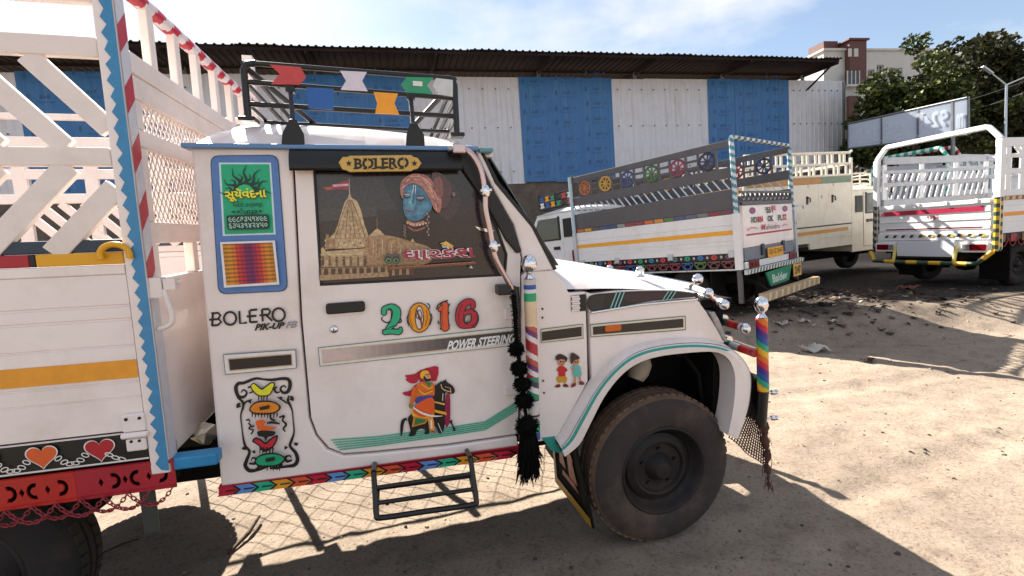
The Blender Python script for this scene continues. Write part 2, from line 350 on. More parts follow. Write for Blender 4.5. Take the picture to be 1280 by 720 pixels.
mb.f = [(j * nx + i, j * nx + i + 1, (j + 1) * nx + i + 1, (j + 1) * nx + i) for j in range(ny - 1) for i in range(nx - 1)]
mb.mi = [0] * len(mb.f); mb.col = [None] * len(mb.f)
gm = bpy.data.materials.new('packed_beige_dirt'); gm.use_nodes = True; n = gm.node_tree; b = n.nodes['Principled BSDF']; b.inputs['Roughness'].default_value = 0.95; b.inputs['Specular IOR Level'].default_value = 0.2
tc = n.nodes.new('ShaderNodeTexCoord')
def nn(scale, detail, rough_, off=0.0):
    t = n.nodes.new('ShaderNodeTexNoise'); t.inputs['Scale'].default_value = scale; t.inputs['Detail'].default_value = detail; t.inputs['Roughness'].default_value = rough_
    m_ = n.nodes.new('ShaderNodeMapping'); m_.inputs['Location'].default_value = (off, off * 1.7, 0); n.links.new(tc.outputs['Object'], m_.inputs['Vector']); n.links.new(m_.outputs[0], t.inputs['Vector']); return t
def ramp(src, stops):
    r = n.nodes.new('ShaderNodeValToRGB'); e = r.color_ramp.elements
    while len(e) < len(stops): e.new(0.5)
    for k, (p, c) in enumerate(stops): e[k].position = p; e[k].color = (*lin(c), 1)
    n.links.new(src, r.inputs['Fac']); return r
def mixc(fac, a, c2, typ='MIX'):
    x = n.nodes.new('ShaderNodeMixRGB'); x.blend_type = typ
    if isinstance(fac, float): x.inputs['Fac'].default_value = fac
    else: n.links.new(fac, x.inputs['Fac'])
    n.links.new(a, x.inputs['Color1'])
    if isinstance(c2, tuple): x.inputs['Color2'].default_value = (*lin(c2), 1)
    else: n.links.new(c2, x.inputs['Color2'])
    return x.outputs[0]
big = ramp(nn(0.55, 6, 0.6).outputs['Fac'], [(0.3, (152, 137, 124)), (0.5, (170, 154, 139)), (0.72, (183, 167, 151))])
med = ramp(nn(5.5, 9, 0.72, 3.1).outputs['Fac'], [(0.3, (150, 145, 140)), (0.46, (212, 210, 206)), (0.7, (240, 240, 240))])
c1 = mixc(0.75, big.outputs[0], med.outputs[0], 'MULTIPLY')
fin = ramp(nn(48, 6, 0.75, 9.0).outputs['Fac'], [(0.36, (140, 132, 125)), (0.46, (235, 234, 232)), (0.8, (255, 255, 255))])
c2 = mixc(0.7, c1, fin.outputs[0], 'MULTIPLY')
# dark soil with ash and rubbish, widened and darkened to paint in shade under the trucks
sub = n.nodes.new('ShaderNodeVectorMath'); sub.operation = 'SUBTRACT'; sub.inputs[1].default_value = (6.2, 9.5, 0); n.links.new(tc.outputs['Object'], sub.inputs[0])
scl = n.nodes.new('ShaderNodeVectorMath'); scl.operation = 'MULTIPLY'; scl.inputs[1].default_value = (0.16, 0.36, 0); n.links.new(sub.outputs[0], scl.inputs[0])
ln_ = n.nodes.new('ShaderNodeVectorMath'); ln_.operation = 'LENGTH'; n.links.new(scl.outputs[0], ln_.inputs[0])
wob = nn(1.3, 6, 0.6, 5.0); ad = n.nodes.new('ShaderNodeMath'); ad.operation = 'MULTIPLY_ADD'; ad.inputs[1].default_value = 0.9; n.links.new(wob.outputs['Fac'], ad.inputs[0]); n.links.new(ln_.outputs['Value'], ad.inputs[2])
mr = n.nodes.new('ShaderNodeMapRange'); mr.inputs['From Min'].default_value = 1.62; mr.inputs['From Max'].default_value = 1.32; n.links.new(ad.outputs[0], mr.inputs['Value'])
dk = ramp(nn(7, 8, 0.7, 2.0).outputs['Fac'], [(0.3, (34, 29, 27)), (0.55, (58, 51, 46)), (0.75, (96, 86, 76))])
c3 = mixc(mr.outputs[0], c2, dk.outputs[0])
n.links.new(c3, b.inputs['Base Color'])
bh = n.nodes.new('ShaderNodeMath'); bh.operation = 'ADD'; n.links.new(nn(40, 8, 0.75, 1.0).outputs['Fac'], bh.inputs[0]); n.links.new(nn(9, 6, 0.6, 4.0).outputs['Fac'], bh.inputs[1])
bp = n.nodes.new('ShaderNodeBump'); bp.inputs['Strength'].default_value = 0.5; bp.inputs['Distance'].default_value = 0.02; n.links.new(bh.outputs[0], bp.inputs['Height']); n.links.new(bp.outputs[0], b.inputs['Normal'])
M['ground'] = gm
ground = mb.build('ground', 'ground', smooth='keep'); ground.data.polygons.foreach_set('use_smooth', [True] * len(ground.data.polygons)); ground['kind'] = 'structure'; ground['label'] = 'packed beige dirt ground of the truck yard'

# pebbles and crumbs, one mass
mb = MB(); rnd = random.Random(5)
for _ in range(3200):
    x = rnd.uniform(-2.6, 8.5); y = rnd.uniform(1.9, 8.5)
    if abs(x) > y * 1.15: continue
    s = rnd.choice((0.003, 0.003, 0.004, 0.004, 0.006, 0.011)) * rnd.uniform(0.7, 1.3); z = gz(x, y) + rough(x, y)
    a = rnd.uniform(0, 6.28); c = rnd.choice((0, 0, 1, 2))
    top = [(x + math.cos(a + k * 1.57) * s * rnd.uniform(.5, .9), y + math.sin(a + k * 1.57) * s * rnd.uniform(.5, .9), z + s * rnd.uniform(.4, .8)) for k in range(4)]
    bot = [(x + math.cos(a + k * 1.57) * s * 1.2, y + math.sin(a + k * 1.57) * s * 1.2, z - s * .3) for k in range(4)]
    mb.add(top + bot, [(0, 1, 2, 3), (0, 4, 5, 1), (1, 5, 6, 2), (2, 6, 7, 3), (3, 7, 4, 0)], c)
M['peb1'] = mat('dark_pebble', (74, 64, 56), 0.9); M['peb2'] = mat('buff_pebble', (172, 150, 122), 0.9); M['peb3'] = mat('grey_pebble', (120, 110, 100), 0.9)
g = mb.build('gravel', ['peb1', 'peb2', 'peb3'], kind='stuff'); g['label'] = 'small pebbles and crumbs strewn over the dirt'
# rubbish between the trucks, one mass of scraps
mb = MB(); rnd = random.Random(11)
for _ in range(520):
    x = rnd.gauss(4.9, 1.0); y = rnd.gauss(7.7, 0.75)
    if abs(x) > y * 1.15 or y < 5.9: continue
    s = rnd.uniform(0.015, 0.07); z = gz(x, y) + rough(x, y) + 0.006; a = rnd.uniform(0, 6.28)
    k = [(x + math.cos(a + t) * s * rnd.uniform(.5, 1), y + math.sin(a + t) * s * rnd.uniform(.5, 1), z + rnd.uniform(0, s * .7)) for t in (0, 1.3, 2.6, 4.1)]
    q = [(p[0], p[1], p[2] - 0.012) for p in k]
    mb.add(k + q, [(0, 1, 2), (0, 2, 3), (0, 4, 5, 1), (1, 5, 6, 2), (2, 6, 7, 3), (3, 7, 4, 0)], rnd.choice((0, 0, 0, 0, 1, 1, 1, 3, 2) if _ % 4 == 0 else (0, 0, 0, 1)))
M['tr1'] = mat('dark_leaf_scrap', (58, 46, 38), 0.9); M['tr2'] = mat('brown_scrap', (104, 84, 66), 0.9); M['tr4'] = mat('reddish_scrap', (110, 62, 54), 0.8)
g = mb.build('litter', ['tr1', 'tr2', 'paper', 'tr4'], kind='stuff'); g['label'] = 'dark rubbish and dry leaves trodden into the soil between trucks'
world_view = View(Matrix.Identity(4))
def on_ground(px, py):
    z = 0.0
    for _ in range(12):
        p = world_view.at(px, py, 2, z); z = gz(p.x, p.y) + rough(p.x, p.y)
    return Vector((p.x, p.y, z))
def scrap(px, py, s, seed, label, m):
    p = on_ground(px, py); r = random.Random(seed); mb = MB(); N = 6
    g = [[(p.x + (i / N - .5) * s * (1 + .25 * r.random()), p.y + (j / N - .5) * s * .8, p.z + .015 + s * .22 * r.random() + s * .1 * math.sin(i * 1.4 + seed)) for i in range(N + 1)] for j in range(N + 1)]
    v = [q for row in g for q in row]
    cut = {(r.randrange(N), r.randrange(2) * (N - 1)) for _ in range(5)} | {(r.randrange(2) * (N - 1), r.randrange(N)) for _ in range(5)}
    mb.add(v, [(j * (N + 1) + i, j * (N + 1) + i + 1, (j + 1) * (N + 1) + i + 1, (j + 1) * (N + 1) + i) for j in range(N) for i in range(N) if (i, j) not in cut])
    o = mb.build('paper_scrap', m, smooth=50); so = o.modifiers.new('thick', 'SOLIDIFY'); so.thickness = 0.004
    return tag(o, label, 'litter', 'waste paper scraps on the dirt')
scrap(978, 394, 0.17, 1, 'crumpled pale scrap standing on dark soil beside the rainbow post', 'paper')
scrap(1018, 409, 0.26, 2, 'flat torn grey-white sheet lying on shaded dirt past the rainbow post', 'paper')
scrap(1041, 389, 0.10, 3, 'tiny bright white scrap at the edge of the dark rubbish patch', 'paper')
scrap(1005, 392, 0.12, 4, 'small crushed scrap lying between the two larger pale sheets', 'paper')
scrap(1135, 362, 0.24, 6, 'dark reddish crushed wrapper near the rear of the white tailgate truck', 'tr4')
scrap(1087, 453, 0.12, 8, 'small dark clod lying alone on the sunlit dirt', 'tr1')
# a stick on the ground beside the truck
mb = MB(); a = on_ground(286, 694); c = on_ground(325, 651); m_ = (a + c) / 2
mb.tube([a + Vector((0, 0, .01)), m_ + Vector((.02, 0, .022)), c + Vector((0, 0, .03))], [.009, .012, .008], 8)
tag(mb.build('stick', 'twig', smooth=60), 'thin dark stick lying on the dirt under the decorated truck', 'stick')
mb = MB(); a = on_ground(112, 700); c = on_ground(174, 676); m_ = (a + c) / 2
mb.tube([a + Vector((0, 0, .006)), m_ + Vector((.01, .03, .012)), c + Vector((0, 0, .012))], [.004, .006, .004], 6)
tag(mb.build('stick', 'twig', smooth=60), 'slender bent twig on the dirt beneath the red chain fringe', 'stick')

# ------------------------------------------------------------------ the long shed with blue and grey cladding
XB = Vector((0.97454, 0.22420, 0)); NB = Vector((-0.22420, 0.97454, 0)); PB = Vector((0.82, 17.3, 0))
SHED = Matrix(((XB.x, NB.x, 0, PB.x), (XB.y, NB.y, 0, PB.y), (0, 0, 1, 0), (0, 0, 0, 1)))
shed = thing('shed', 'long dark-roofed shed clad in alternating blue and pale grey corrugated sheets', 'shed', SHED)
ZC0, ZC1, ZE = 3.59, 7.20, 7.50                                      # foot and head of the cladding, eave
def corrugated(x0, x1, z0, z1, y, pitch=0.22, depth=0.012):
    mb = MB(); n = max(2, round((x1 - x0) / pitch)); p = (x1 - x0) / n; A = []
    for i in range(n):
        a = x0 + i * p; A += [(a, 0), (a + p * .52, 0), (a + p * .62, -depth), (a + p * .78, -depth), (a + p * .90, 0)]
    A.append((x1, 0))
    mb.strip([(a, y + d, z0) for a, d in A], [(a, y + d, z1) for a, d in A])
    return mb
runs = [(-18.3, -14.65, 'grey'), (-14.65, -11.12, 'blue'), (-11.12, -7.48, 'grey'), (-7.48, -3.95, 'blue'), (-3.95, -0.12, 'grey'), (-0.12, 3.34, 'blue'), (3.34, 7.33, 'grey'), (7.33, 10.98, 'blue'), (10.98, 13.66, 'grey')]
rnd = random.Random(3)
for x0, x1, kind in runs:
    k = 3 if x1 - x0 > 3 else 2
    for i in range(k):
        a = x0 + (x1 - x0) * i / k; c = x0 + (x1 - x0) * (i + 1) / k
        if kind == 'grey':
            mb = corrugated(a, c + 0.03, ZC0 + rnd.uniform(-.03, .03), ZC1 + rnd.uniform(-.02, .015), 0.0 - 0.004 * (i % 2))
            o = mb.build('cladding_sheet', 'grey_sheet', shed)
        else:
            mb = corrugated(a, c + 0.02, ZC0 + rnd.uniform(-.04, .03), ZC1 + rnd.uniform(-.01, .02), -0.03 - 0.004 * (i % 2), 0.38, 0.014)
            o = mb.build('cladding_sheet', 'blue_sheet', shed)
            d = Decal(None, 1, -0.048, -1, 0.0, 0.003, px=False)      # printed maker's marks on the protective film
            for r in range(7):
                cx = (a + c) / 2 + rnd.uniform(-.05, .05); z = 3.88 + r * 0.52 + 0.15 * i + rnd.uniform(-.03, .03); dk = (32 + rnd.randrange(10), 76 + rnd.randrange(10), 128)
                for q in range(3):
                    w = (.06, .085, .075)[q]; d.poly([(cx - .12 + q * .09, z), (cx - .12 + q * .09 + w * .8, z), (cx - .12 + q * .09 + w, z + .07 + .04 * (q != 1)), (cx - .12 + q * .09 + .02, z + .085)], dk)
                d.poly([(cx - .42, z - .04), (cx - .35, z - .02), (cx - .34, z + .10), (cx - .38, z + .14), (cx - .42, z + .08)], dk)
                d.poly([(cx + .27, z), (cx + .33, z), (cx + .33, z + .08), (cx + .27, z + .07)], (38, 90, 142))
                d.poly([(cx - .2, z - .11), (cx + .25, z - .11), (cx + .25, z - .085), (cx - .2, z - .085)], (38, 92, 145))
            d.build('printed_marks', o)['kind'] = 'stuff'
mb = MB()
for x0, x1, kind in runs:
    if kind == 'grey':
        for z in (4.0, 5.5, 6.8):
            for i in range(8): mb.ball((x0 + .25 + i * (x1 - x0 - .4) / 7.5, -0.042, z), 0.024, 0, 6)
mb.build('screws', 'black', shed, kind='stuff')
for z in (3.8, 5.4, 7.0): mb = MB(); mb.box(-18.3, 13.66, 0.06, 0.14, z - .04, z + .04); mb.build('cladding_rail', 'steelpost', shed)
x = -18.5; i = 0
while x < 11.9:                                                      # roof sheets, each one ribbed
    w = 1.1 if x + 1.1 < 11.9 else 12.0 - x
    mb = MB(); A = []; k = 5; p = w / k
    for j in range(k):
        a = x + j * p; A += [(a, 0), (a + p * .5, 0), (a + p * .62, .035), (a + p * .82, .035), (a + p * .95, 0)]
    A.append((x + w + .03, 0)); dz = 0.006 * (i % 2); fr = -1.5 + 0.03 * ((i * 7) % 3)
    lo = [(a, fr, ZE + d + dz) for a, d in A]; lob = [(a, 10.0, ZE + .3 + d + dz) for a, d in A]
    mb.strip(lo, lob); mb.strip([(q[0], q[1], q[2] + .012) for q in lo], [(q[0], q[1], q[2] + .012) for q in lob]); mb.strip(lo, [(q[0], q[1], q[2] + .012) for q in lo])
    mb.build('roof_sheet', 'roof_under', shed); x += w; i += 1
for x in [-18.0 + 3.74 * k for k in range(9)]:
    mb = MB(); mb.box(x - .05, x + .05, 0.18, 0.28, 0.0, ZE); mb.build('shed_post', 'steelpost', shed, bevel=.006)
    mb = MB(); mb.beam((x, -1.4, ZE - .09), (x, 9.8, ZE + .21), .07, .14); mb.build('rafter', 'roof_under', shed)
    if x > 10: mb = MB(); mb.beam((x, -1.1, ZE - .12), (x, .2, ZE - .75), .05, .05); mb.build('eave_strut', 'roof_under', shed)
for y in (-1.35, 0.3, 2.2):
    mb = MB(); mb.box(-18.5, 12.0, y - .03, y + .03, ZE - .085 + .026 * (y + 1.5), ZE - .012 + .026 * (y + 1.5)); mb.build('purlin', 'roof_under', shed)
mb = MB(); mb.box(13.63, 13.75, -0.06, 0.1, 0.0, 7.18); mb.build('corner_post', 'steelpost', shed, bevel=.01)
wall = thing('wall', 'grimy dark plastered wall under the blue and grey cladding', 'wall', SHED)
mb = MB(); mb.box(-18.6, 13.7, 0.03, 0.25, 0.0, ZC0 + .12); o = mb.build('wall_face', 'brickwall', wall, bevel=.02)
d = Decal(None, 1, 0.03, -1, 0.0, 0.004, px=False)
for (x, z, t) in ((-1.1, 2.55, 'A'), (-.88, 2.56, '1'), (-.68, 2.53, '2'), (-.38, 2.5, 'R')):
    d.text(t, ((x, z + .3), (x + .17, z + .3), (x + .17, z), (x, z)), (150, 142, 134), 0.0)
d.build('chalk_marks', wall)

# ------------------------------------------------------------------ pale building with the brown tower, far right
bl = Vector((19.9, 30.2, 0)); bd = Vector((0.985, 0.17, 0)); bn = Vector((-0.17, 0.985, 0))
BM = Matrix(((bd.x, bn.x, 0, bl.x), (bd.y, bn.y, 0, bl.y), (0, 0, 1, 0), (0, 0, 0, 1)))
bld = thing('building', 'pale flat-roofed house with a brown stone stair tower', 'building', BM); bv = View(BM)
zt = bv.at(1110, 64).z
x1 = 9.0; wins = [((1085, 87), (1093, 96)), ((1096, 81), (1105, 104)), ((1111, 85), (1128, 101)), ((1084, 122), (1095, 140)), ((1105, 122), (1122, 142))]
holes = []
for p, q in wins:
    a = bv.at(*p); c = bv.at(*q); holes.append((a.x, c.x, c.z, a.z))
fill(None, [(-.1, 0), (x1, 0), (x1, zt), (-.1, zt)], [[(a, z0), (c, z0), (c, z1_), (a, z1_)] for a, c, z0, z1_ in holes], 0, .25, 'wall', 'facade', bld, 0, px=False)
mb = MB(); mb.box(-.1, .15, .25, 9, 0, zt); mb.box(x1 - .25, x1, .25, 9, 0, zt); mb.box(.15, x1 - .25, 8.75, 9, 0, zt); mb.build('side_wall', 'facade', bld)
mb = MB(); mb.box(-.2, x1 + .1, -.12, 9.1, zt, zt + .14); mb.build('roof_slab', 'facade', bld, bevel=.02)
for a, c, z0, z1_ in holes:
    mb = MB(); f_ = .05
    for bx in ((a, a + f_, z0, z1_), (c - f_, c, z0, z1_), (a + f_, c - f_, z1_ - f_, z1_), (a + f_, c - f_, z0, z0 + f_), ((a + c) / 2 - .02, (a + c) / 2 + .02, z0 + f_, z1_ - f_)): mb.box(bx[0], bx[1], .1, .16, bx[2], bx[3])
    w = mb.build('window', 'facade', bld); mb = MB(); mb.box(a, c, .165, .19, z0, z1_); mb.build('pane', 'darkwin', w)
    mb = MB(); mb.box(a - .08, c + .08, -.1, .09, z0 - .08, z0 - .002); mb.build('sill', 'facade', w)
a = bv.at(1056, 80).x; c = bv.at(1077, 80).x; zz = bv.at(1066, 53.5).z; zb = bv.at(1066, 107).z
tw = MB(); tw.box(a, c, -.35, 1.6, zb, zz); tw.box(a - .12, c + .12, -.45, 1.7, zz, zz + .12); tw.build('stair_tower', 'brown', bld, bevel=.02)
mb = MB(); mb.box(a + .1, c - .35, -.2, -.003, 0, bv.at(1066, 121).z); mb.build('porch_panel', 'brown', bld)
for (p, q, g) in (((1060, 61), (1064, 71), 'facade'), ((1067, 61), (1072, 71), 'facade'), ((1058, 89), (1073, 106), 'darkwin')):
    u = bv.at(*p, 1, -.35); v = bv.at(*q, 1, -.35); mb = MB(); mb.box(u.x, v.x, -.40, -.352, v.z, u.z)
    w = mb.build('tower_window', g, bld)
    if g == 'darkwin':
        mb = MB()
        for k in range(4): mb.box(u.x + (v.x - u.x) * k / 3 - .03, u.x + (v.x - u.x) * k / 3 + .03, -.44, -.402, v.z, u.z)
        mb.box(u.x - .05, v.x + .05, -.5, -.402, v.z - .12, v.z); mb.build('frame', 'facade', w)
mb = MB(); mb.box(a - 1.1, a - .1, .4, 1.6, zt + .14, zt + .75); mb.build('roof_cabin', 'brown', bld)

# ------------------------------------------------------------------ trees
def leaf_mat(name, a, c, e):
    m = bpy.data.materials.new(name); m.use_nodes = True; n = m.node_tree; b = n.nodes['Principled BSDF']; b.inputs['Roughness'].default_value = 0.6; b.inputs['Specular IOR Level'].default_value = 0.25
    g = n.nodes.new('ShaderNodeNewGeometry'); r = n.nodes.new('ShaderNodeValToRGB'); el = r.color_ramp.elements; el[0].color = (*lin(a), 1); el[1].color = (*lin(e), 1); x = el.new(0.5); x.color = (*lin(c), 1)
    n.links.new(g.outputs['Random Per Island'], r.inputs['Fac']); n.links.new(r.outputs[0], b.inputs['Base Color'])
    tr = n.nodes.new('ShaderNodeBsdfTranslucent'); n.links.new(r.outputs[0], tr.inputs['Color']); mxs = n.nodes.new('ShaderNodeMixShader'); mxs.inputs[0].default_value = 0.12
    n.links.new(b.outputs[0], mxs.inputs[1]); n.links.new(tr.outputs[0], mxs.inputs[2]); n.links.new(mxs.outputs[0], n.nodes['Material Output'].inputs['Surface']); return m
M['leaf1'] = leaf_mat('olive_leaves', (30, 34, 20), (46, 50, 27), (70, 70, 40)); M['leaf2'] = leaf_mat('mid_green_leaves', (34, 44, 21), (56, 66, 30), (94, 102, 46)); M['leaf3'] = leaf_mat('dark_leaves', (24, 28, 18), (36, 40, 24), (54, 56, 33))
def tree(base, clumps, n_leaf, size, lm, label, seed, trunk_r=.22):
    """clumps: (x, y, z, radius) relative to the base"""
    r = random.Random(seed); t = thing('tree', label, 'tree', Matrix.Translation(base), 'trees beyond the parked trucks')
    mb = MB(); fork = Vector((0, 0, 2.2)); mb.tube([(0, 0, -.2), (.05, .03, 1.1), fork], [trunk_r * 1.25, trunk_r, trunk_r * .85], 10)
    for cx, cy, cz, cr in clumps:
        c = Vector((cx, cy, cz)); mid = fork.lerp(c, .5) + Vector((r.uniform(-.3, .3), r.uniform(-.3, .3), r.uniform(0, .4)))
        mb.tube([fork - Vector((0, 0, .15)), mid, c], [trunk_r * .5, trunk_r * .3, .03], 6)
        for _ in range(4):
            e = c + Vector((r.gauss(0, 1), r.gauss(0, 1), r.gauss(0, .7))).normalized() * cr * .85; mb.tube([mid.lerp(c, .6), c.lerp(e, .5) + Vector((0, 0, .1)), e], [.05, .03, .012], 5)
    mb.build('trunk', 'bark', t, smooth=60)
    mb = MB(); tot = sum(c[3] ** 2 for c in clumps)
    for cx, cy, cz, cr in clumps:
        sub = [(cx + r.gauss(0, .55) * cr, cy + r.gauss(0, .55) * cr, cz + r.gauss(0, .45) * cr, cr * r.uniform(.25, .48)) for _ in range(12)]
        for _ in range(int(n_leaf * cr ** 2 / tot)):
            sx, sy, sz, sr = r.choice(sub); d = Vector((r.gauss(0, 1), r.gauss(0, 1), r.gauss(0, 1))).normalized() * sr * r.uniform(.45, 1.05) ** .6
            p = Vector((sx + d.x, sy + d.y, sz + d.z * .8)); a = Vector((r.gauss(0, 1), r.gauss(0, 1), r.gauss(0, .6))).normalized(); q = a.orthogonal().normalized(); q = (q * math.cos(7 * r.random()) + a.cross(q) * math.sin(7 * r.random())).normalized()
            s = size * r.uniform(.6, 1.3); w = a.cross(q).normalized() * s * .42
            mb.add([p, p + a * s * .5 + w, p + a * s, p + a * s * .5 - w], [(0, 1, 2, 3)])
    mb.build('crown', lm, t, smooth='keep'); return t
def B_(px, py, dep):
    p = world_view.at(px, py, 1, dep); return p
def tree_px(bpx, dep, cl, nl, size, lm, label, seed):
    b = B_(bpx, 300, dep); b.z = .25; cs = []
    for px, py, r, dd in cl:
        p = B_(px, py, dep + dd); cs.append((p.x - b.x, p.y - b.y, p.z - b.z, r))
    return tree(b, cs, nl, size, lm, label, seed)
tree_px(1235, 21, [(1232, 93, 1.7, 0), (1268, 81, 1.6, 0.6), (1195, 107, 1.5, 0.2), (1290, 105, 1.8, -0.4), (1225, 135, 1.8, -0.6), (1265, 145, 1.9, 0), (1310, 115, 2.0, 0), (1180, 145, 1.5, 0.5), (1215, 160, 1.7, 0.4), (1270, 175, 1.8, 0.2), (1320, 150, 2, 0.5), (1160, 123, 1.2, 0.5), (1206, 107, 0.9, 0.3), (1244, 81, 0.9, 0.5), (1345, 105, 1.9, 0)], 46000, .2, 'leaf1', 'tall dark olive tree rising above the street lamp at right', 21)
tree_px(1125, 19, [(1128, 129, 1.15, 0), (1150, 109, 1.1, 0.3), (1100, 147, 1.0, 0.2), (1160, 145, 1.3, -0.2), (1130, 150, 1.2, 0.2), (1092, 155, 0.9, 0.1), (1165, 160, 1.3, 0.4), (1105, 185, 1.0, 0.6), (1180, 127, 1.2, 0.5), (1150, 190, 1.2, 0.8), (1084, 190, 0.75, 0.4)], 24000, .17, 'leaf2', 'lighter green tree behind the pale banner, in front of the pale house', 22)
tree_px(1255, 25, [(1170, 175, 1.8, 1), (1215, 195, 1.9, 0), (1262, 200, 1.9, 0), (1300, 190, 2, 0), (1240, 225, 2, .5), (1190, 225, 1.8, .4), (1290, 225, 2, .4), (1150, 215, 1.6, .4), (1120, 215, 1.5, .6)], 16000, .26, 'leaf3', 'low dark bushy tree filling the gap beneath the tall tree', 23)

# ------------------------------------------------------------------ banner on posts, lamp post, cables
bm_ = M['banner'].node_tree; tr_b = bm_.nodes.new('ShaderNodeBsdfTranslucent'); tr_b.inputs['Color'].default_value = (*lin((214, 222, 236)), 1); ms_b = bm_.nodes.new('ShaderNodeMixShader'); ms_b.inputs[0].default_value = 0.6
bm_.links.new(bm_.nodes['Principled BSDF'].outputs[0], ms_b.inputs[1]); bm_.links.new(tr_b.outputs[0], ms_b.inputs[2]); bm_.links.new(ms_b.outputs[0], bm_.nodes['Material Output'].inputs['Surface'])
bn_ = thing('banner', 'long pale blue-white banner frame on steel posts seen from its back', 'banner'); 
TL = B_(1060, 155, 16.8); TR = B_(1209, 122, 13.2); BL = B_(1060, 186, 16.8); BR = B_(1209, 168, 13.2); back = Vector((.75, .66, 0)) * .03
bn_.location = (BR.x, BR.y, gz(BR.x, BR.y))
def bl_(u, v): return (BL.lerp(BR, u)).lerp(TL.lerp(TR, u), v)
off = Vector(bn_.location); us = [0, .335, .645, .90, 1.0]
dirb = (BR - BL).normalized(); nb = Vector((-dirb.y, dirb.x, 0)).normalized()
if nb.dot(-BL) < 0: nb = -nb
for i in range(4):
    a, c = us[i], us[i + 1]; mb = MB(); v = [bl_(a + .002, 0) - off, bl_(c - .002, 0) - off, bl_(c - .002, 1) - off, bl_(a + .002, 1) - off]
    mb.add([Vector(q) for q in v], [(0, 1, 2, 3)]); mb.build('banner_panel', 'banner', bn_)
for i, u in enumerate(us):
    mb = MB(); p = bl_(u, 0) - off - nb * .04; q = bl_(u, 1.03) - off - nb * .04; base = Vector((p.x, p.y, -.1)) if i in (0, 3) else p
    mb.tube([base, q], .045 if i in (0, 3) else .03, 8); mb.build('post' if i in (0, 3) else 'frame_bar', 'steelpost', bn_, smooth=60)
    if 0 < i < 4: mb = MB(); mb.beam(bl_(u, 0) - off + nb * .012, bl_(u, 1) - off + nb * .012, .05, .012, nb); mb.build('frame_strip', 'steelpost', bn_)
for v in (0, 1): mb = MB(); mb.tube([bl_(0, v) - off, bl_(1, v) - off], .03, 8); mb.build('frame_bar', 'steelpost', bn_, smooth=60)
mb = MB(); C_ = lin((206, 214, 226))
def bt(t, u0, u1, v0, v1):                                           # show-through lettering, reversed as the photo shows it
    vs, fs, _ = glyphs(t, .03)
    mb.add([bl_(u1 + (u0 - u1) * a, v0 + (v1 - v0) * c) - off + nb * .03 for a, c in vs], fs, 0, C_)
bt('S', .02, .10, .25, .8); bt('H', .16, .22, .3, .68); bt('u', .25, .31, .3, .62); bt('E', .35, .42, .32, .75); bt('G', .44, .53, .35, .7); bt('r', .63, .69, .4, .85); bt('4', .69, .75, .35, .72); bt('92', .75, .87, .3, .8); bt('m', .93, .98, .2, .6)
mb.add([bl_(a, c) - off + nb * .028 for a, c in ((.03, .12), (.88, .1), (.88, .15), (.03, .17))], [(0, 1, 2, 3)], 0, C_)
tm_ = mat('banner_letters', (226, 232, 240), 0.6); M['banner_letters'] = tm_; q_ = tm_.node_tree; t_b = q_.nodes.new('ShaderNodeBsdfTranslucent'); t_b.inputs['Color'].default_value = (.9, .92, .96, 1); m_b = q_.nodes.new('ShaderNodeMixShader'); m_b.inputs[0].default_value = 0.75
q_.links.new(q_.nodes['Principled BSDF'].outputs[0], m_b.inputs[1]); q_.links.new(t_b.outputs[0], m_b.inputs[2]); q_.links.new(m_b.outputs[0], q_.nodes['Material Output'].inputs['Surface'])
mb.build('show_through_lettering', 'banner_letters', bn_, smooth='keep')
lp = B_(1256, 250, 15.0); lp.z = gz(lp.x, lp.y); lamp = thing('street_lamp', 'slim grey street lamp with two angled arms before the dark trees', 'street lamp', Matrix.Translation(lp))
top = B_(1258, 105, 15) - lp; mb = MB(); mb.tube([(0, 0, -.1), (top.x * .5, top.y * .5, top.z * .5), top], [.055, .042, .03], 10); mb.build('pole', 'silver', lamp, smooth=60)
for px, py in ((1239, 91), (1284, 95)):
    e = B_(px, py, 15) - lp; mb = MB(); mb.tube([top - Vector((0, 0, .03)), e], [.022, .016], 8); arm = mb.build('arm', 'silver', lamp, smooth=60)
    mb = MB(); d_ = (e - top).normalized(); mb.beam(e - d_ * .05, e + d_ * .34, .11, .05); mb.build('lamp_head', 'silver', arm, bevel=.02)
for i, (a, c, da, dc, lab) in enumerate((((1130, 152), (1330, 96), 19, 13.5, 'lower black cable crossing in front of the dark trees'), ((1080, 152), (1330, 84), 20, 14.5, 'upper black cable crossing in front of the dark trees'))):
    p = B_(*a, da); q = B_(*c, dc); mb = MB(); mb.tube([p.lerp(q, k / 10) - Vector((0, 0, .25 * math.sin(math.pi * k / 10))) for k in range(11)], .014, 6)
    tag(mb.build('cable', 'cable'), lab, 'cable')
bw = MB(); p = B_(1020, 260, 24); q = B_(1420, 260, 26); bw.beam((p.x, p.y, 1.3), (q.x + 6, q.y + 1, 1.3), .25, 2.4); tag(bw.build('wall', 'brickwall'), 'low dark boundary wall under the trees behind the trucks', 'wall')
# ------------------------------------------------------------------ the decorated pickup in front
FR = frame(((0.971094, -0.235871, 0.036616), (0.236837, 0.971235, -0.024702), (-0.029736, 0.032660, 0.999024)), (0.6626, 2.2666, 0.0))
tk = thing('pickup_truck', 'white painted pickup with 2016 on its door and black roof rack, nearest vehicle', 'pickup truck', FR)
T = View(FR); FARY = 1.55
def X_(x, y, v=0.0): return T.at(x, y, 1, v).x
def Z_(x, y, v=0.0): return T.at(x, y, 1, v).z
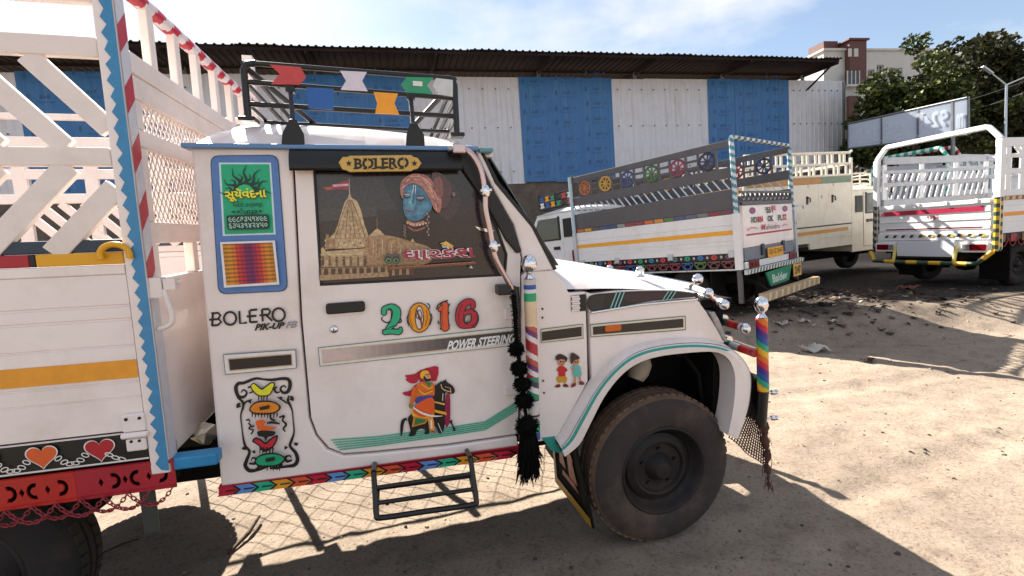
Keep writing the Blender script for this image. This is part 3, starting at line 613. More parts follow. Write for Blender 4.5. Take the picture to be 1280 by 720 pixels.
# --- cab sides
rear_q = [(238, 182), (364, 184), (368, 260), (375, 400), (381.5, 470), (386, 523), (394.5, 545), (409, 562), (430, 569.5), (470, 566.5), (560, 557.5), (646, 545), (648, 558), (440, 587), (276, 609)]
panel(T, rear_q, 0, .05, 'cab_side_panel', 'white', tk, .010)
door_out = [(367, 185), (371, 260), (378, 400), (384.3, 470), (389, 522), (397, 543), (411, 559), (430, 566.5), (470, 563.5), (560, 554.5), (647, 542), (649, 470), (649, 395), (650, 345), (651, 322), (640, 281), (612, 231), (590, 187)]
win = [(391, 200), (400.5, 357), (632, 344.5), (634, 318), (622, 284), (600, 243), (572, 194), (560, 192)]
door = fill(T, door_out, [win], -.003, .03, 'door', 'white', tk, .004)
panel(T, [(652, 345), (657, 340), (690, 338), (703, 351), (711, 366), (732, 364.5), (734, 430), (735, 476), (716, 512), (700, 540), (694, 549), (651, 556), (652, 470)], 0, .05, 'cowl_panel', 'white', tk, .005)
panel(T, [(593, 186), (599, 187), (620, 228), (665, 283), (692, 337), (657, 340.5), (653, 322), (642, 281), (614, 231)], -.004, .05, 'windscreen_pillar', 'white', tk, .006)
panel(T, [(600, 186), (604, 190), (623, 227), (668, 282), (696, 336), (692, 338), (664, 284), (618, 229)], -.008, .07, 'windscreen_rubber', 'black', tk, .003)
fender = [(737, 391), (770, 384), (820, 378), (868, 374), (874, 377), (884, 391), (897, 412), (906, 429), (887, 427), (847, 425), (800, 432), (770, 447), (740, 477), (738, 440)]
panel(T, fender, 0, .04, 'wing', 'white', tk, .006); panel(T, fender, FARY - .04, FARY, 'wing', 'white', tk, 0)
mb = MB(); mb.strip([(.012 + .44 * math.cos(t), FARY + .05, .376 + .46 * math.sin(t)) for t in [.3 + k * .254 for k in range(11)]], [(.012 + .52 * math.cos(t), FARY - .01, .376 + .55 * math.sin(t)) for t in [.3 + k * .254 for k in range(11)]]); mb.build('arch_flare', 'white', tk, smooth=50)
mb = MB(); mb.box(-.40, .30, .42, 1.16, .62, 1.14); mb.build('engine', 'under', tk, bevel=.02)
# inner dark shell seen in the shut lines
panel(T, [(242, 186), (590, 190), (648, 315), (690, 345), (735, 372), (735, 470), (700, 545), (650, 553), (440, 582), (280, 603)], .052, .06, 'inner_shell', 'under', tk, 0)
mb = MB(); mb.box(-1.905, -1.86, .03, 1.52, .70, 1.9); mb.build('cab_back_panel', 'white', tk, bevel=.012)
pts = [T.xz(*p) for p in [(242, 184), (595, 188), (690, 340), (735, 372), (735, 478), (700, 545), (650, 556), (440, 585), (276, 608)]]
pts = [(x, max(z, .76)) for x, z in pts]; mb = MB(); mb.prism(pts, FARY - .03, FARY); mb.build('cab_side_panel', 'white', tk, bevel=.01)
mb = MB(); mb.box(-1.86, -.42, .06, 1.5, .70, .74); mb.build('cab_floor', 'under', tk)
mb = MB(); mb.box(-.47, -.42, .06, 1.5, .66, 1.30); mb.build('firewall', 'under', tk)
# window glass with its printed film
gl = panel(T, [(388, 196), (397, 361), (637, 348), (640, 318), (626, 282), (604, 241), (575, 190)], .012, .018, 'window', 'glass', door, 0)
rub = MB(); wp = [T.xz(*p) for p in win]
for i in range(5):
    a, c = wp[i], wp[i + 1]; rub.beam((a[0], .006, a[1]), (c[0], .006, c[1]), .012, .016, (0, -1, 0))
rub.build('window_rubber', 'black', door)
panel(T, [(566, 190), (589, 188), (611, 231), (640, 281), (651, 314), (645, 317), (631, 300), (603, 249), (578, 213)], -.02, .0, 'rain_gutter', 'black', tk, .006)
mb = MB(); mb.add([(-.80, .06, 1.895), (-.80, 1.49, 1.895), (-.50, 1.5, 1.41), (-.50, .05, 1.41)], [(0, 1, 2, 3)]); w_ = mb.build('windscreen', 'glass2', tk); w_.modifiers.new('thick', 'SOLIDIFY').thickness = .006
# --- roof
prof = [(-1.915, 0), (-1.90, .06), (-1.86, .11), (-1.78, .146), (-1.66, .158), (-1.5, .156), (-1.3, .146), (-1.15, .128), (-1.02, .106), (-.92, .08), (-.86, .052), (-.825, .025), (-.81, 0)]
mb = MB(); rings = []
for x, h in prof:
    r = []
    for k in range(25):
        t = -1 + 2 * k / 24; r.append((x, .775 + t * .80, 1.905 + h * .94 * (1 - abs(t) ** 5.5)))
    rings.append(r)
for i in range(len(rings) - 1): mb.strip(rings[i], rings[i + 1])
roof = mb.build('roof', 'white', tk, smooth=50)
mb = MB(); mb.box(-1.925, -.86, -.03, 0.03, 1.896, 1.914); mb.build('drip_rail', 'bluedrip', tk, bevel=.005)
mb = MB(); mb.box(-.858, -.80, -.03, 0.03, 1.890, 1.908); mb.build('drip_rail', mat('teal_trim', (90, 140, 150), .4), tk, bevel=.005)
mb = MB(); mb.box(-1.925, -1.89, 0.031, 1.55, 1.896, 1.912); mb.box(-1.888, -.8, 1.52, 1.58, 1.893, 1.911); mb.box(-.86, -.79, 0.031, 1.519, 1.88, 1.905); mb.build('drip_rail', 'white', tk)
# --- door visor and plate
mb = MB(); sec = [(-.004, 1.893), (-.030, 1.893), (-.050, 1.868), (-.060, 1.835), (-.060, 1.818), (-.050, 1.812), (-.030, 1.830), (-.004, 1.85)]
x0, x1 = X_(361, 200, -.05), X_(577, 200, -.05); mb.strip([(x0, .775, 1.85)] * 0 + [(x0, y, z) for y, z in sec], [(x1, y, z) for y, z in sec])
mb.add([(x0, y, z) for y, z in sec], [tuple(range(8))]); mb.add([(x1, y, z) for y, z in sec], [tuple(range(8))])
vis = mb.build('window_visor', 'black', tk, smooth=40, bevel=.006)
pl = [(423, 203), (428, 196), (434, 196), (437, 194.5), (514, 193.5), (517, 196), (522, 197), (527, 204), (522, 211), (517, 212), (514, 214), (437, 215), (433, 213), (428, 212)]
mb = MB(); mb.prism([T.xz(*p, -.07) for p in pl], -.069, -.058); plate = mb.build('name_plate', 'gold', vis, bevel=.002)
d = Decal(T, 1, -.069, -1, start=.001); K = (24, 18, 14)
d.text('BOLERO', ((443, 198), (511, 196.5), (511, 210), (443, 211.5)), K, .035)
for cx in (436, 518):
    d.poly([(cx + 4.2 * (1 if k % 2 == 0 else .42) * math.sin(math.pi * k / 5), 204.3 - 4.2 * (1 if k % 2 == 0 else .42) * math.cos(math.pi * k / 5)) for k in range(10)], K)
for x in (443, 455.2, 466, 477, 488, 500):                            # slab serifs
    d.poly([(x - 1.2, 198), (x + 4.5, 197.9), (x + 4.5, 199.6), (x - 1.2, 199.7)], K); d.poly([(x - 1.2, 210), (x + 4.5, 209.8), (x + 4.5, 211.5), (x - 1.2, 211.7)], K)
for x in (459.3, 504.6): d.poly([(x, 197), (x + 1, 197), (x + 1, 212), (x, 212)], (196, 158, 84))
d.build('plate_lettering', vis)
mb = MB(); mb.box(X_(558, 195), X_(578, 195), -.075, -.03, Z_(566, 192), Z_(566, 186)); mb.build('side_lamp', 'lens', tk, bevel=.006)

# --- prints on cab side and door
DB = (14, 10, 12); BLU = (84, 126, 186); WH = (232, 228, 226)
d = Decal(T, 1, 0)
def rrect(q, r):                                                    # rounded quad
    o = []; n = len(q)
    for i in range(n):
        a, b, c = Vector(q[i - 1]), Vector(q[i]), Vector(q[(i + 1) % n]); p = b + (a - b).normalized() * r; e = b + (c - b).normalized() * r
        for k in range(5):
            t = k / 4; o.append(tuple((1 - t) ** 2 * p + 2 * t * (1 - t) * b + t * t * e))
    return o
d.poly(rrect([(263, 194.5), (348, 193.5), (360.5, 364), (273, 368)], 11), (40, 48, 80))
d.poly(rrect([(264, 195.5), (347, 194.5), (359.5, 363), (274, 367)], 11), BLU)
d.poly([(274, 203.5), (339, 203.5), (345, 293), (279, 295)], (206, 226, 236)); d.poly([(276.5, 205.5), (337, 205.5), (342.5, 291), (281.5, 293)], (16, 172, 122))
for k in range(13):                                                  # the sun with its wavy rays
    a = math.pi * (0.02 + .96 * k / 12); L_ = (20, 13)[k % 2] + (3 if k in (4, 6, 8) else 0); c_, s_ = -math.cos(a), -math.sin(a); pts = []
    for j in range(6):
        r = 13 + L_ * j / 5; w = 1.8 * math.sin(j * 1.5) * (1 if k % 2 == 0 else -1); pts.append((307 + c_ * r - s_ * w, 243 + s_ * r + c_ * w, 3.6 * (1 - j / 5) + .5))
    d.stroke(pts, 2, (14, 52, 44))
d.stroke([(307 - 14 * math.cos(math.pi * k / 10), 243 - 14 * math.sin(math.pi * k / 10)) for k in range(11)], 2.6, (14, 52, 44)); d.poly([(307 - 12 * math.cos(math.pi * k / 12), 243 - 12 * math.sin(math.pi * k / 12)) for k in range(13)], (40, 190, 120))
d.text('સૂયૅવંદના', ((282, 237), (333, 235), (334.5, 252), (283.5, 254)), (70, 88, 30), .03); d.text('સૂયૅવંદના', ((282, 236), (333, 234), (334.5, 250.5), (283.5, 252.5)), (250, 232, 40), .025)
d.text('ઓટો કન્સલ્ટ', ((292, 252.5), (329, 251.5), (329.5, 260), (292.5, 261)), (12, 60, 50), .01)
d.text('જેતપુર', ((297, 261), (323, 260), (323.5, 270), (297.5, 271)), (12, 44, 40), .02); d.poly([(290, 265), (295, 263.5), (295, 267)], (12, 44, 40)); d.poly([(330, 264), (325, 262.5), (325, 266)], (12, 44, 40))
d.poly(rrect([(284.5, 269.5), (337, 268), (338, 286), (286, 287.5)], 3), (14, 50, 44))
d.text('૯૯૮૭૩૫૧૪૯૯', ((287, 271.5), (335, 270), (335.5, 276), (287.5, 277.8)), (170, 214, 196), .012); d.text('૬૩૫૩૧૪૨૪૫૦', ((287.5, 279.5), (335.5, 278), (336, 284.5), (288, 286)), (170, 214, 196), .012)
d.poly([(277, 302.5), (345, 300.5), (350.5, 355), (282, 359)], WH); d.n += 1
q = ((280, 305), (342, 303), (347.5, 352), (285, 356)); cols = [(214, 140, 30), (224, 150, 34), (228, 120, 36), (214, 60, 44), (190, 30, 70), (130, 24, 92), (120, 22, 96), (176, 26, 78), (212, 52, 50), (228, 110, 40), (226, 146, 36), (206, 130, 28)]
for i in range(12):
    for j in range(10):
        b1 = (.62, .85, 1.0, .9)
        for s_ in range(4):
            u0, u1 = i / 12, (i + 1) / 12; v1 = 1 - (j + s_ / 4) / 10; v0 = 1 - (j + (s_ + 1) / 4) / 10
            d.poly([d.quad_map(q, u0, v1), d.quad_map(q, u1, v1), d.quad_map(q, u1, v0), d.quad_map(q, u0, v0)], tuple(c * b1[s_] for c in cols[i]), False)
d.build('side_poster', tk)
d = Decal(T, 1, 0); w = 2.7                                           # thin drawn lettering
for s_ in ([(266.5, 391), (265.5, 406), (266, 407)], [(262, 399.5), (275, 398.5)], [(264.5, 391.5), (273, 390.8), (276, 394), (273, 398), (277, 402), (273, 406), (264.8, 406.8)],
           [(299.5, 388.5), (300.5, 404), (309, 403)], [(313, 402.6), (322.5, 401.8)], [(309, 395.3), (321, 394.5)], [(313, 387.4), (322, 386.6)], [(312.4, 387.5), (313.2, 402.6)],
           [(328, 386.3), (329, 401.5)], [(325, 393.8), (336, 393)], [(328, 386.4), (336, 385.8), (338.5, 389), (336, 393), (333, 393.3), (341, 400.5)]): d.stroke(s_, w, DB, 0)
for cx, cy, in ((288.5, 397.5), (349, 393)): d.stroke([(cx + 7.6 * math.cos(t), cy + 8 * math.sin(t)) for t in [k * .3927 for k in range(16)]], w, DB, 3, closed=True)
d.text('PIK-UP', ((320, 404.5), (357, 402), (356, 410), (319, 413)), DB, .05, .2); d.text('FB', ((359, 401.8), (372.5, 400.5), (371, 409), (358, 410)), (150, 146, 150), .03, .2)
d.poly([(280, 442), (370.5, 436), (371.5, 459.5), (282.5, 467.5)], (98, 112, 104)); d.poly([(281, 443), (369.7, 437), (370.7, 458.7), (283.3, 466.5)], WH)
d.poly([(286, 447), (365.5, 441), (366.5, 456), (288, 463)], (198, 164, 120)); d.poly([(287.5, 448.5), (364.5, 442.3), (365.3, 454.8), (289, 461.5)], (34, 24, 24))
d.build('name_print', tk)
# black scroll ornament
d = Decal(T, 1, 0); Z4 = lambda x, y: (286 + x / 5.72, 466 + y / 5.715)
def zs(pts, w, c=DB, **k): d.stroke([(*Z4(p[0], p[1]), (p[2] if len(p) > 2 else w) / 5.72 * 1.35) for p in pts], 1, c, **k)
zs([(250, 45, 10), (190, 40, 14), (110, 70, 16), (70, 75, 18), (52, 110, 20), (70, 165, 18), (110, 170, 14), (130, 140, 10), (105, 120, 8), (90, 140, 6)], 12)
zs([(250, 45, 10), (310, 48, 14), (380, 40, 16), (425, 45, 18), (440, 80, 20), (425, 130, 18), (390, 140, 14), (370, 110, 10), (395, 90, 8), (410, 105, 6)], 12)
zs([(60, 170, 8), (100, 205, 14), (105, 240, 12), (88, 300, 8), (95, 380, 7), (105, 460, 9), (120, 520, 14), (150, 560, 14), (130, 620, 18), (120, 660, 20), (150, 695, 20), (210, 690, 14), (270, 670, 10)], 10)
zs([(430, 160, 8), (425, 200, 14), (440, 230, 12), (455, 270, 8), (462, 340, 7), (468, 420, 9), (450, 480, 14), (440, 520, 14), (480, 570, 18), (492, 620, 20), (470, 655, 20), (420, 665, 14), (300, 680, 10)], 10)
for m_ in ([(75, 245, 26), (70, 225, 18), (85, 215, 8)], [(450, 195, 24), (455, 175, 16), (440, 165, 8)], [(110, 545, 24), (115, 525, 16)], [(485, 495, 24), (480, 515, 16)],
           [(150, 210, 22), (160, 195, 6)], [(380, 180, 22), (368, 168, 6)], [(180, 550, 20), (190, 570, 6)], [(415, 520, 20), (405, 540, 6)],
           [(150, 640, 10), (190, 640, 14), (200, 610, 12), (175, 600, 8), (165, 620, 6)], [(455, 615, 10), (420, 625, 14), (410, 595, 12), (440, 585, 8), (450, 600, 6)],
           [(140, 100, 8), (170, 95, 12), (180, 125, 10), (150, 140, 6)], [(350, 95, 8), (330, 110, 12), (345, 135, 10), (370, 130, 6)], [(110, 230, 6), (130, 200, 10), (170, 185, 6)], [(420, 215, 6), (400, 195, 10), (350, 165, 6)],
           [(145, 350, 8), (165, 370, 10), (150, 390, 8), (180, 400, 8), (165, 430, 8)], [(160, 380, 6), (190, 370, 8)], [(365, 310, 10), (400, 300, 10), (390, 330, 10), (415, 360, 12), (395, 390, 10), (410, 410, 8)], [(280, 350, 8), (320, 345, 14), (370, 355, 8)],
           [(300, 290, 8), (310, 320, 12), (340, 330, 8)], [(130, 330, 7), (150, 325, 9), (160, 345, 6)], [(200, 680, 10), (240, 650, 14), (270, 670, 8)], [(320, 650, 10), (350, 670, 14), (390, 640, 8)]): zs(m_, 10)
def zp(pts, c): d.curve([Z4(*p) for p in pts], c, 4)
zp([(162, 85), (185, 62), (215, 80), (240, 100), (265, 90), (300, 62), (335, 60), (332, 95), (300, 150), (250, 160), (205, 150), (170, 110)], DB); zp([(170, 86), (187, 70), (212, 90), (242, 112), (268, 98), (305, 70), (328, 68), (322, 95), (296, 142), (250, 152), (212, 142), (180, 110)], (232, 224, 40))
for x in (225, 245, 262, 285): zs([(x, 150, 8), (x - 6, 190, 4)], 6)
zp([(155, 250), (200, 195), (310, 188), (378, 225), (360, 265), (300, 285), (200, 285)], DB); zp([(166, 248), (205, 205), (308, 198), (365, 226), (350, 258), (298, 274), (205, 274)], (228, 134, 26))
for x in range(180, 360, 22): zs([(x, 270, 10), (x - 3, 300 + (x % 44) * .4, 4)], 6)
d.poly([Z4(230, 230), Z4(300, 215), Z4(302, 240), Z4(236, 252)], DB); d.text('MJ', (Z4(240, 228), Z4(292, 222), Z4(292, 238), Z4(240, 246)), (70, 40, 20))
zp([(205, 330), (245, 318), (275, 330), (270, 360), (355, 372), (300, 392), (225, 390), (212, 360)], (226, 96, 34)); zp([(225, 395), (340, 400), (330, 430), (290, 440), (275, 470), (262, 440), (225, 432)], DB)
zp([(180, 470), (205, 440), (245, 455), (275, 475), (320, 440), (360, 425), (355, 470), (320, 520), (260, 545), (225, 500)], DB); zp([(195, 468), (212, 452), (245, 470), (275, 490), (320, 455), (350, 440), (342, 470), (315, 508), (262, 522), (232, 492)], (196, 26, 52))
for x in (240, 260, 285, 310, 330): zs([(x, 510, 10), (x - 6, 555, 4)], 6)
zp([(198, 610), (240, 560), (345, 548), (415, 580), (400, 620), (340, 645), (240, 648)], DB); zp([(210, 608), (245, 570), (343, 558), (402, 582), (388, 612), (338, 634), (245, 637)], (20, 158, 112))
for x in range(225, 400, 22): zs([(x, 632, 10), (x - 3, 660 + (x % 44) * .4, 4)], 6)
d.poly([Z4(275, 585), Z4(340, 572), Z4(345, 597), Z4(282, 610)], DB); d.text('MJ', (Z4(285, 584), Z4(335, 576), Z4(336, 592), Z4(286, 602)), (20, 60, 44))
d.build('scroll_ornament_print', tk)
# chevron tape on the sill
d = Decal(T, 1, 0, start=.004); ca = (275, 608.5); cb = (641, 559); h0 = 11.5; h1 = 9.5; cc = [(186, 20, 52), (96, 140, 200), (30, 172, 130), (224, 150, 40), (214, 82, 44)]; N = 16
mb = MB(); p0 = [T.at(273, 608, 1, -.002), T.at(650, 557, 1, -.002), T.at(650, 568, 1, -.002), T.at(273, 621, 1, -.002)]
mb.add([(p.x, -.002, p.z) for p in p0] + [(p.x, .10, p.z) for p in p0], [(0, 1, 2, 3), (7, 6, 5, 4), (0, 4, 5, 1), (1, 5, 6, 2), (2, 6, 7, 3), (3, 7, 4, 0)]); sill = mb.build('sill', 'red', tk, bevel=.003)
def cp(u, v): return (ca[0] + (cb[0] - ca[0]) * u, ca[1] + (cb[1] - ca[1]) * u + v * (h0 + (h1 - h0) * u))
for i in range(N):
    u0, u1 = i / N - .01, (i + 1) / N - .01; e = .022; g = .011; c = cc[i % 5]; kc = tuple(x * .35 for x in c)
    d.poly([cp(u0, 0), cp(u1, 0), cp(u1 + e, .5), cp(u1, 1), cp(u0, 1), cp(u0 + e, .5)], (20, 18, 22)); d.poly([cp(u0, 0), cp(u1 - g, 0), cp(u1 + e - g, .5), cp(u1 - g, 1), cp(u0, 1), cp(u0 + e, .5)], c)
    d.poly([cp(u0 + .03, .42), cp(u1, .42), cp(u1 + .008, .5), cp(u1, .6), cp(u0 + .03, .6)], kc)
d.build('chevron_tape', sill)
# door prints
d = Decal(T, 1, -.003)
d.poly([(397.5, 434), (640, 408.2), (648, 407.5), (648, 431.5), (399.8, 458)], (120, 134, 120)); d.poly([(398.5, 435), (648, 408.5), (648, 430.5), (400.7, 457)], (226, 222, 214))
d.poly([(402, 437.3), (648, 411.8), (648, 428), (403.6, 454)], (206, 178, 150)); d.n += 1
for i in range(28):
    u0, u1 = i / 28, (i + 1) / 28; a = (204, 184, 176) if u0 < .25 else None; t = min(max((u0 - .12) / .6, 0), 1); c = tuple((1 - t) * x + t * y for x, y in zip((208, 186, 178), (62, 58, 60)))
    x0, x1 = 403 + 245 * u0, 403 + 245 * u1; f = lambda x, b: (438.6 if b == 0 else 452.2) - (x - 403) * (25.7 / 245)
    d.poly([(x0, f(x0, 0)), (x1, f(x1, 0)), (x1, f(x1, 1)), (x0, f(x0, 1))], c, False)
d.text('POWER STEERING', ((560, 425.8), (644, 416.5), (643, 428.2), (558, 438.2)), (240, 238, 236), .035, .22)
gt = (60, 172, 140)
for k in range(5):
    o_ = k * 3.1; d.stroke([(414 + k * 2.5, 549.5 + o_ * .95), (470, 545.5 + o_ * .85), (560, 534 + o_ * .75), (606, 527 + o_ * .75), (646, 501.5 + o_ * .85)], 1.5, gt, 0)
d.build('stripe_print', door)
d = Decal(T, 1, -.003, start=.0045); Z1 = lambda x, y: (466 + x / 8.889, 362 + y / 8.889)
def num(paths, c, holes=()):
    for w, cc_ in ((24, (26, 22, 24)), (0, c)):
        d.n += 1
        for p in paths: d.stroke([(*Z1(a, b), (ww + w) / 8.889) for a, b, ww in p], 1, cc_, 6, layer=False)
        for i, p in enumerate(paths):
            for a, b, ww in (p[0], p[-1]): d.n += .03; d.ell(*Z1(a, b), (ww + w) / 17.8, (ww + w) / 17.8, cc_, layer=False)
def swirl(pts, w=12, c=(30, 24, 26)): d.stroke([(*Z1(a, b), w / 8.889) for a, b in pts], 1, c)
swirl([(110, 300), (100, 330), (150, 365), (200, 350)], 14); swirl([(300, 310), (318, 350), (285, 370)], 14); swirl([(110, 440), (120, 480), (130, 500)], 16)
num([[(125, 255, 46), (128, 215, 46), (165, 190, 34), (215, 188, 52), (262, 232, 78), (258, 305, 82), (225, 370, 66), (165, 440, 40)], [(135, 470, 44), (210, 462, 44), (290, 466, 50), (308, 430, 26)]], (22, 176, 128))
swirl([(190, 205), (205, 250), (200, 330), (185, 370)], 10); swirl([(170, 230), (195, 220)], 8); swirl([(150, 440), (230, 400), (270, 400)], 8)
swirl([(395, 270), (380, 330), (400, 400)], 12); swirl([(640, 260), (655, 310), (630, 390)], 12); swirl([(600, 150), (630, 170), (625, 210)], 12)
d.ell(*Z1(515, 306), 128 / 8.889, 170 / 8.889, (26, 22, 24)); d.ell(*Z1(515, 306), 118 / 8.889, 159 / 8.889, (236, 152, 22)); d.ell(*Z1(516, 306), 50 / 8.889, 136 / 8.889, (26, 22, 24)); d.ell(*Z1(516, 306), 40 / 8.889, 124 / 8.889, (226, 208, 206))
swirl([(480, 210), (500, 260), (530, 330), (545, 420)], 20, (120, 66, 14)); swirl([(500, 320), (480, 280), (520, 220), (545, 290), (520, 330), (500, 290)], 9); swirl([(420, 230), (410, 310), (440, 410)], 8, (170, 96, 14)); swirl([(590, 220), (605, 300), (580, 400)], 8, (170, 96, 14))
swirl([(705, 215), (720, 170), (770, 135), (830, 115)], 16); swirl([(850, 150), (830, 200)], 14); swirl([(720, 340), (735, 380)], 14); swirl([(845, 240), (830, 290)], 12); swirl([(740, 430), (790, 415), (850, 425)], 18); swirl([(850, 380), (840, 420)], 10)
num([[(740, 215, 30), (775, 180, 40)], [(795, 165, 64), (790, 300, 72), (798, 410, 76)]], (226, 86, 38)); swirl([(770, 160), (765, 300), (775, 400)], 7, (150, 44, 20))
num([[(1105, 180, 44), (1095, 135, 50), (1035, 135, 62), (975, 200, 78), (958, 300, 78), (975, 375, 66), (1040, 390, 50), (1110, 365, 66), (1125, 290, 66), (1085, 235, 44), (1020, 255, 34)]], (188, 22, 52))
swirl([(990, 150), (950, 250), (955, 380)], 8, (90, 8, 24)); swirl([(1020, 280), (1010, 350), (1050, 385)], 12); swirl([(1105, 225), (1150, 250), (1150, 340), (1100, 400), (1130, 410)], 12)
d.build('number_print', door)
# rider on horseback
d = Decal(T, 1, -.003, start=.0045); Z2 = lambda x, y: (490 + x / 6.55, 448 + y / 6.545)
def rp(pts, c, n=3): d.curve([Z2(*p) for p in pts], c, n) if n else d.poly([Z2(*p) for p in pts], c)
def rs(pts, w, c): d.stroke([(*Z2(p[0], p[1]), (p[2] if len(p) > 2 else w) / 6.55) for p in pts], 1, c)
HB = (22, 16, 18); FLG = (186, 16, 52)
rs([(372, 40), (362, 260)], 7, (226, 220, 210)); rp([(380, 66), (300, 72), (250, 90), (215, 120), (230, 190), (300, 175), (362, 182)], FLG, 2); rp([(245, 85), (185, 125), (105, 135), (125, 160), (110, 170), (150, 200), (200, 195), (225, 150)], FLG, 2)
rp([(200, 205), (150, 260), (85, 275), (110, 300), (180, 305), (220, 270)], FLG, 2)
rs([(120, 490, 24), (90, 510, 28), (80, 570, 26), (75, 630, 10)], 20, HB); rs([(112, 500), (98, 540), (92, 600)], 5, (220, 214, 210))
rp([(130, 480), (180, 440), (260, 440), (340, 440), (400, 430), (440, 430), (445, 490), (430, 540), (415, 600), (380, 605), (360, 560), (320, 540), (300, 560), (305, 605), (265, 612), (270, 580), (235, 570), (200, 590), (190, 622), (135, 628), (150, 590), (140, 540)], HB)
rp([(330, 280), (350, 220), (395, 190), (430, 175), (440, 165), (450, 190), (490, 215), (512, 250), (505, 280), (470, 285), (440, 270), (432, 330), (440, 400), (440, 440), (350, 430), (330, 360)], HB); rs([(395, 185), (405, 205)], 10, HB)
rs([(400, 205), (410, 240), (450, 262), (480, 265)], 7, (226, 190, 140)); rs([(430, 225), (470, 235)], 5, (200, 160, 110)); rs([(475, 235), (480, 275)], 6, (226, 190, 140)); rs([(415, 280), (412, 340)], 6, (220, 214, 210))
rp([(440, 300), (470, 280), (475, 400), (470, 520), (440, 555), (430, 480)], (150, 18, 70), 2); rs([(475, 500, 26), (500, 545, 18), (508, 585, 20)], 18, HB); rs([(490, 510), (510, 550)], 5, (220, 214, 210)); rs([(375, 520), (395, 570), (410, 600)], 5, (220, 214, 210))
rp([(340, 340), (430, 360), (428, 375), (345, 352)], (228, 180, 90), 0); rp([(330, 380), (350, 410), (440, 430), (445, 455), (345, 430)], (236, 164, 40), 0)
rp([(230, 190), (200, 210), (175, 270), (160, 340), (180, 350), (210, 300), (300, 310), (345, 290), (340, 200), (300, 185)], (228, 108, 30)); rp([(265, 185), (300, 230), (330, 190)], (50, 130, 70), 0); rs([(240, 200), (300, 240), (330, 220)], 8, (240, 190, 60))
rp([(190, 350), (200, 310), (330, 290), (325, 310), (230, 340), (215, 360)], (60, 66, 150), 2)
rp([(220, 350), (330, 310), (345, 400), (335, 450), (270, 470), (200, 470), (170, 420)], (228, 92, 30)); rp([(165, 400), (180, 440), (260, 470), (340, 440), (335, 465), (290, 490), (190, 480), (160, 440)], (240, 178, 40), 2)
rp([(175, 460), (300, 480), (270, 520), (160, 550)], (206, 130, 50), 0); rp([(190, 475), (285, 488), (262, 510), (178, 535)], (44, 120, 60), 0)
rp([(290, 470), (330, 460), (345, 560), (330, 595), (310, 580)], (232, 150, 60), 2); rs([(318, 490), (322, 560)], 14, (240, 226, 210)); rs([(318, 580, 16), (350, 590, 10)], 14, (190, 40, 30))
rp([(240, 110), (265, 90), (295, 100), (315, 140), (310, 165), (270, 178), (250, 150)], (218, 156, 110), 3); rp([(228, 120), (245, 92), (285, 88), (300, 105), (265, 118), (255, 150), (235, 150)], (240, 186, 44), 2); rp([(260, 130), (285, 158), (312, 150), (310, 172), (275, 178), (255, 155)], (30, 20, 18), 2); rs([(275, 122), (300, 120)], 5, (40, 24, 20))
rs([(185, 220, 30), (170, 280, 32), (160, 350, 28)], 30, (220, 100, 30)); d.ell(*Z2(155, 372), 3.1, 3.8, (150, 120, 50)); rs([(170, 385, 10), (240, 430, 16), (330, 455, 14), (410, 455, 3)], 14, (238, 232, 226)); rs([(215, 240, 6), (260, 275, 10), (330, 250, 6)], 8, (240, 196, 70))
d.build('rider_print', door)
# window film: night sky, pale stone temple, sleeping blue-faced youth in a turban, title
d = Decal(T, 1, .012, start=.0015, step=.0003); d.poly([(392, 216), (576, 212), (603, 246), (623, 284), (633, 318), (631, 344), (400.5, 356.5)], (46, 40, 43))
d.poly([(393, 222), (500, 220), (505, 262), (395, 266)], (58, 52, 54)); d.poly([(394, 262), (470, 258), (472, 270), (395, 278)], (66, 60, 62)); d.curve([(480, 222), (560, 222), (600, 260), (625, 330), (560, 330), (520, 290)], (44, 32, 36)); d.curve([(535, 218), (560, 222), (575, 250), (560, 275), (540, 255)], (66, 44, 44))
Z3 = lambda x, y: (388 + x / 4.8, 210 + y / 4.8); S1 = (198, 170, 132); S2 = (166, 132, 98); S3 = (120, 92, 68); S4 = (218, 194, 158)
def tp(pts, c): d.poly([Z3(*p) for p in pts], c)
tp([(75, 120), (135, 108), (225, 68), (232, 130), (160, 128), (110, 134)], (152, 40, 60)); tp([(130, 100), (232, 94), (232, 108), (140, 114)], (226, 168, 186)); tp([(75, 118), (140, 112), (150, 128), (100, 134)], (176, 72, 58)); d.stroke([Z3(233, 65), Z3(236, 180)], 1, (196, 180, 160), 0)
d.curve([Z3(*p) for p in ((237, 150), (250, 180), (280, 200), (305, 260), (325, 340), (350, 410), (360, 470), (100, 480), (115, 420), (150, 380), (180, 290), (205, 210), (225, 180))], S1, 4)
for k in range(7):                                                   # carved ribs of the spire
    x = 150 + k * 30; d.stroke([Z3(236 + (x - 236) * .12, 190), Z3(236 + (x - 236) * .55, 290), Z3(x, 420)], .9, S2 if k % 2 else S3, 3)
for k in range(9): y = 215 + k * 26; hw = 22 + k * 11.5; d.stroke([Z3(240 - hw, y), Z3(240 + hw * .95, y - 3)], .7, S2, 0)
tp([(95, 400), (112, 395), (120, 430), (150, 425), (150, 480), (90, 490)], S2); tp([(65, 480), (80, 475), (95, 500), (350, 480), (350, 600), (65, 605)], S1)
d.curve([Z3(*p) for p in ((335, 600), (340, 430), (380, 405), (420, 400), (520, 415), (600, 440), (720, 480), (720, 560), (600, 590))], S2, 4)
for k in range(12): d.stroke([Z3(350 + k * 28, 412 + k * 7), Z3(352 + k * 26, 500 + k * 5)], .7, S4 if k % 2 else S3, 0)
tp([(350, 410), (380, 380), (402, 362), (425, 380), (445, 402)], S1); d.stroke([Z3(400, 300), Z3(402, 370)], .6, S2, 0); tp([(395, 315), (402, 310), (404, 330)], (170, 90, 70)); tp([(600, 440), (612, 420), (626, 445)], S1)
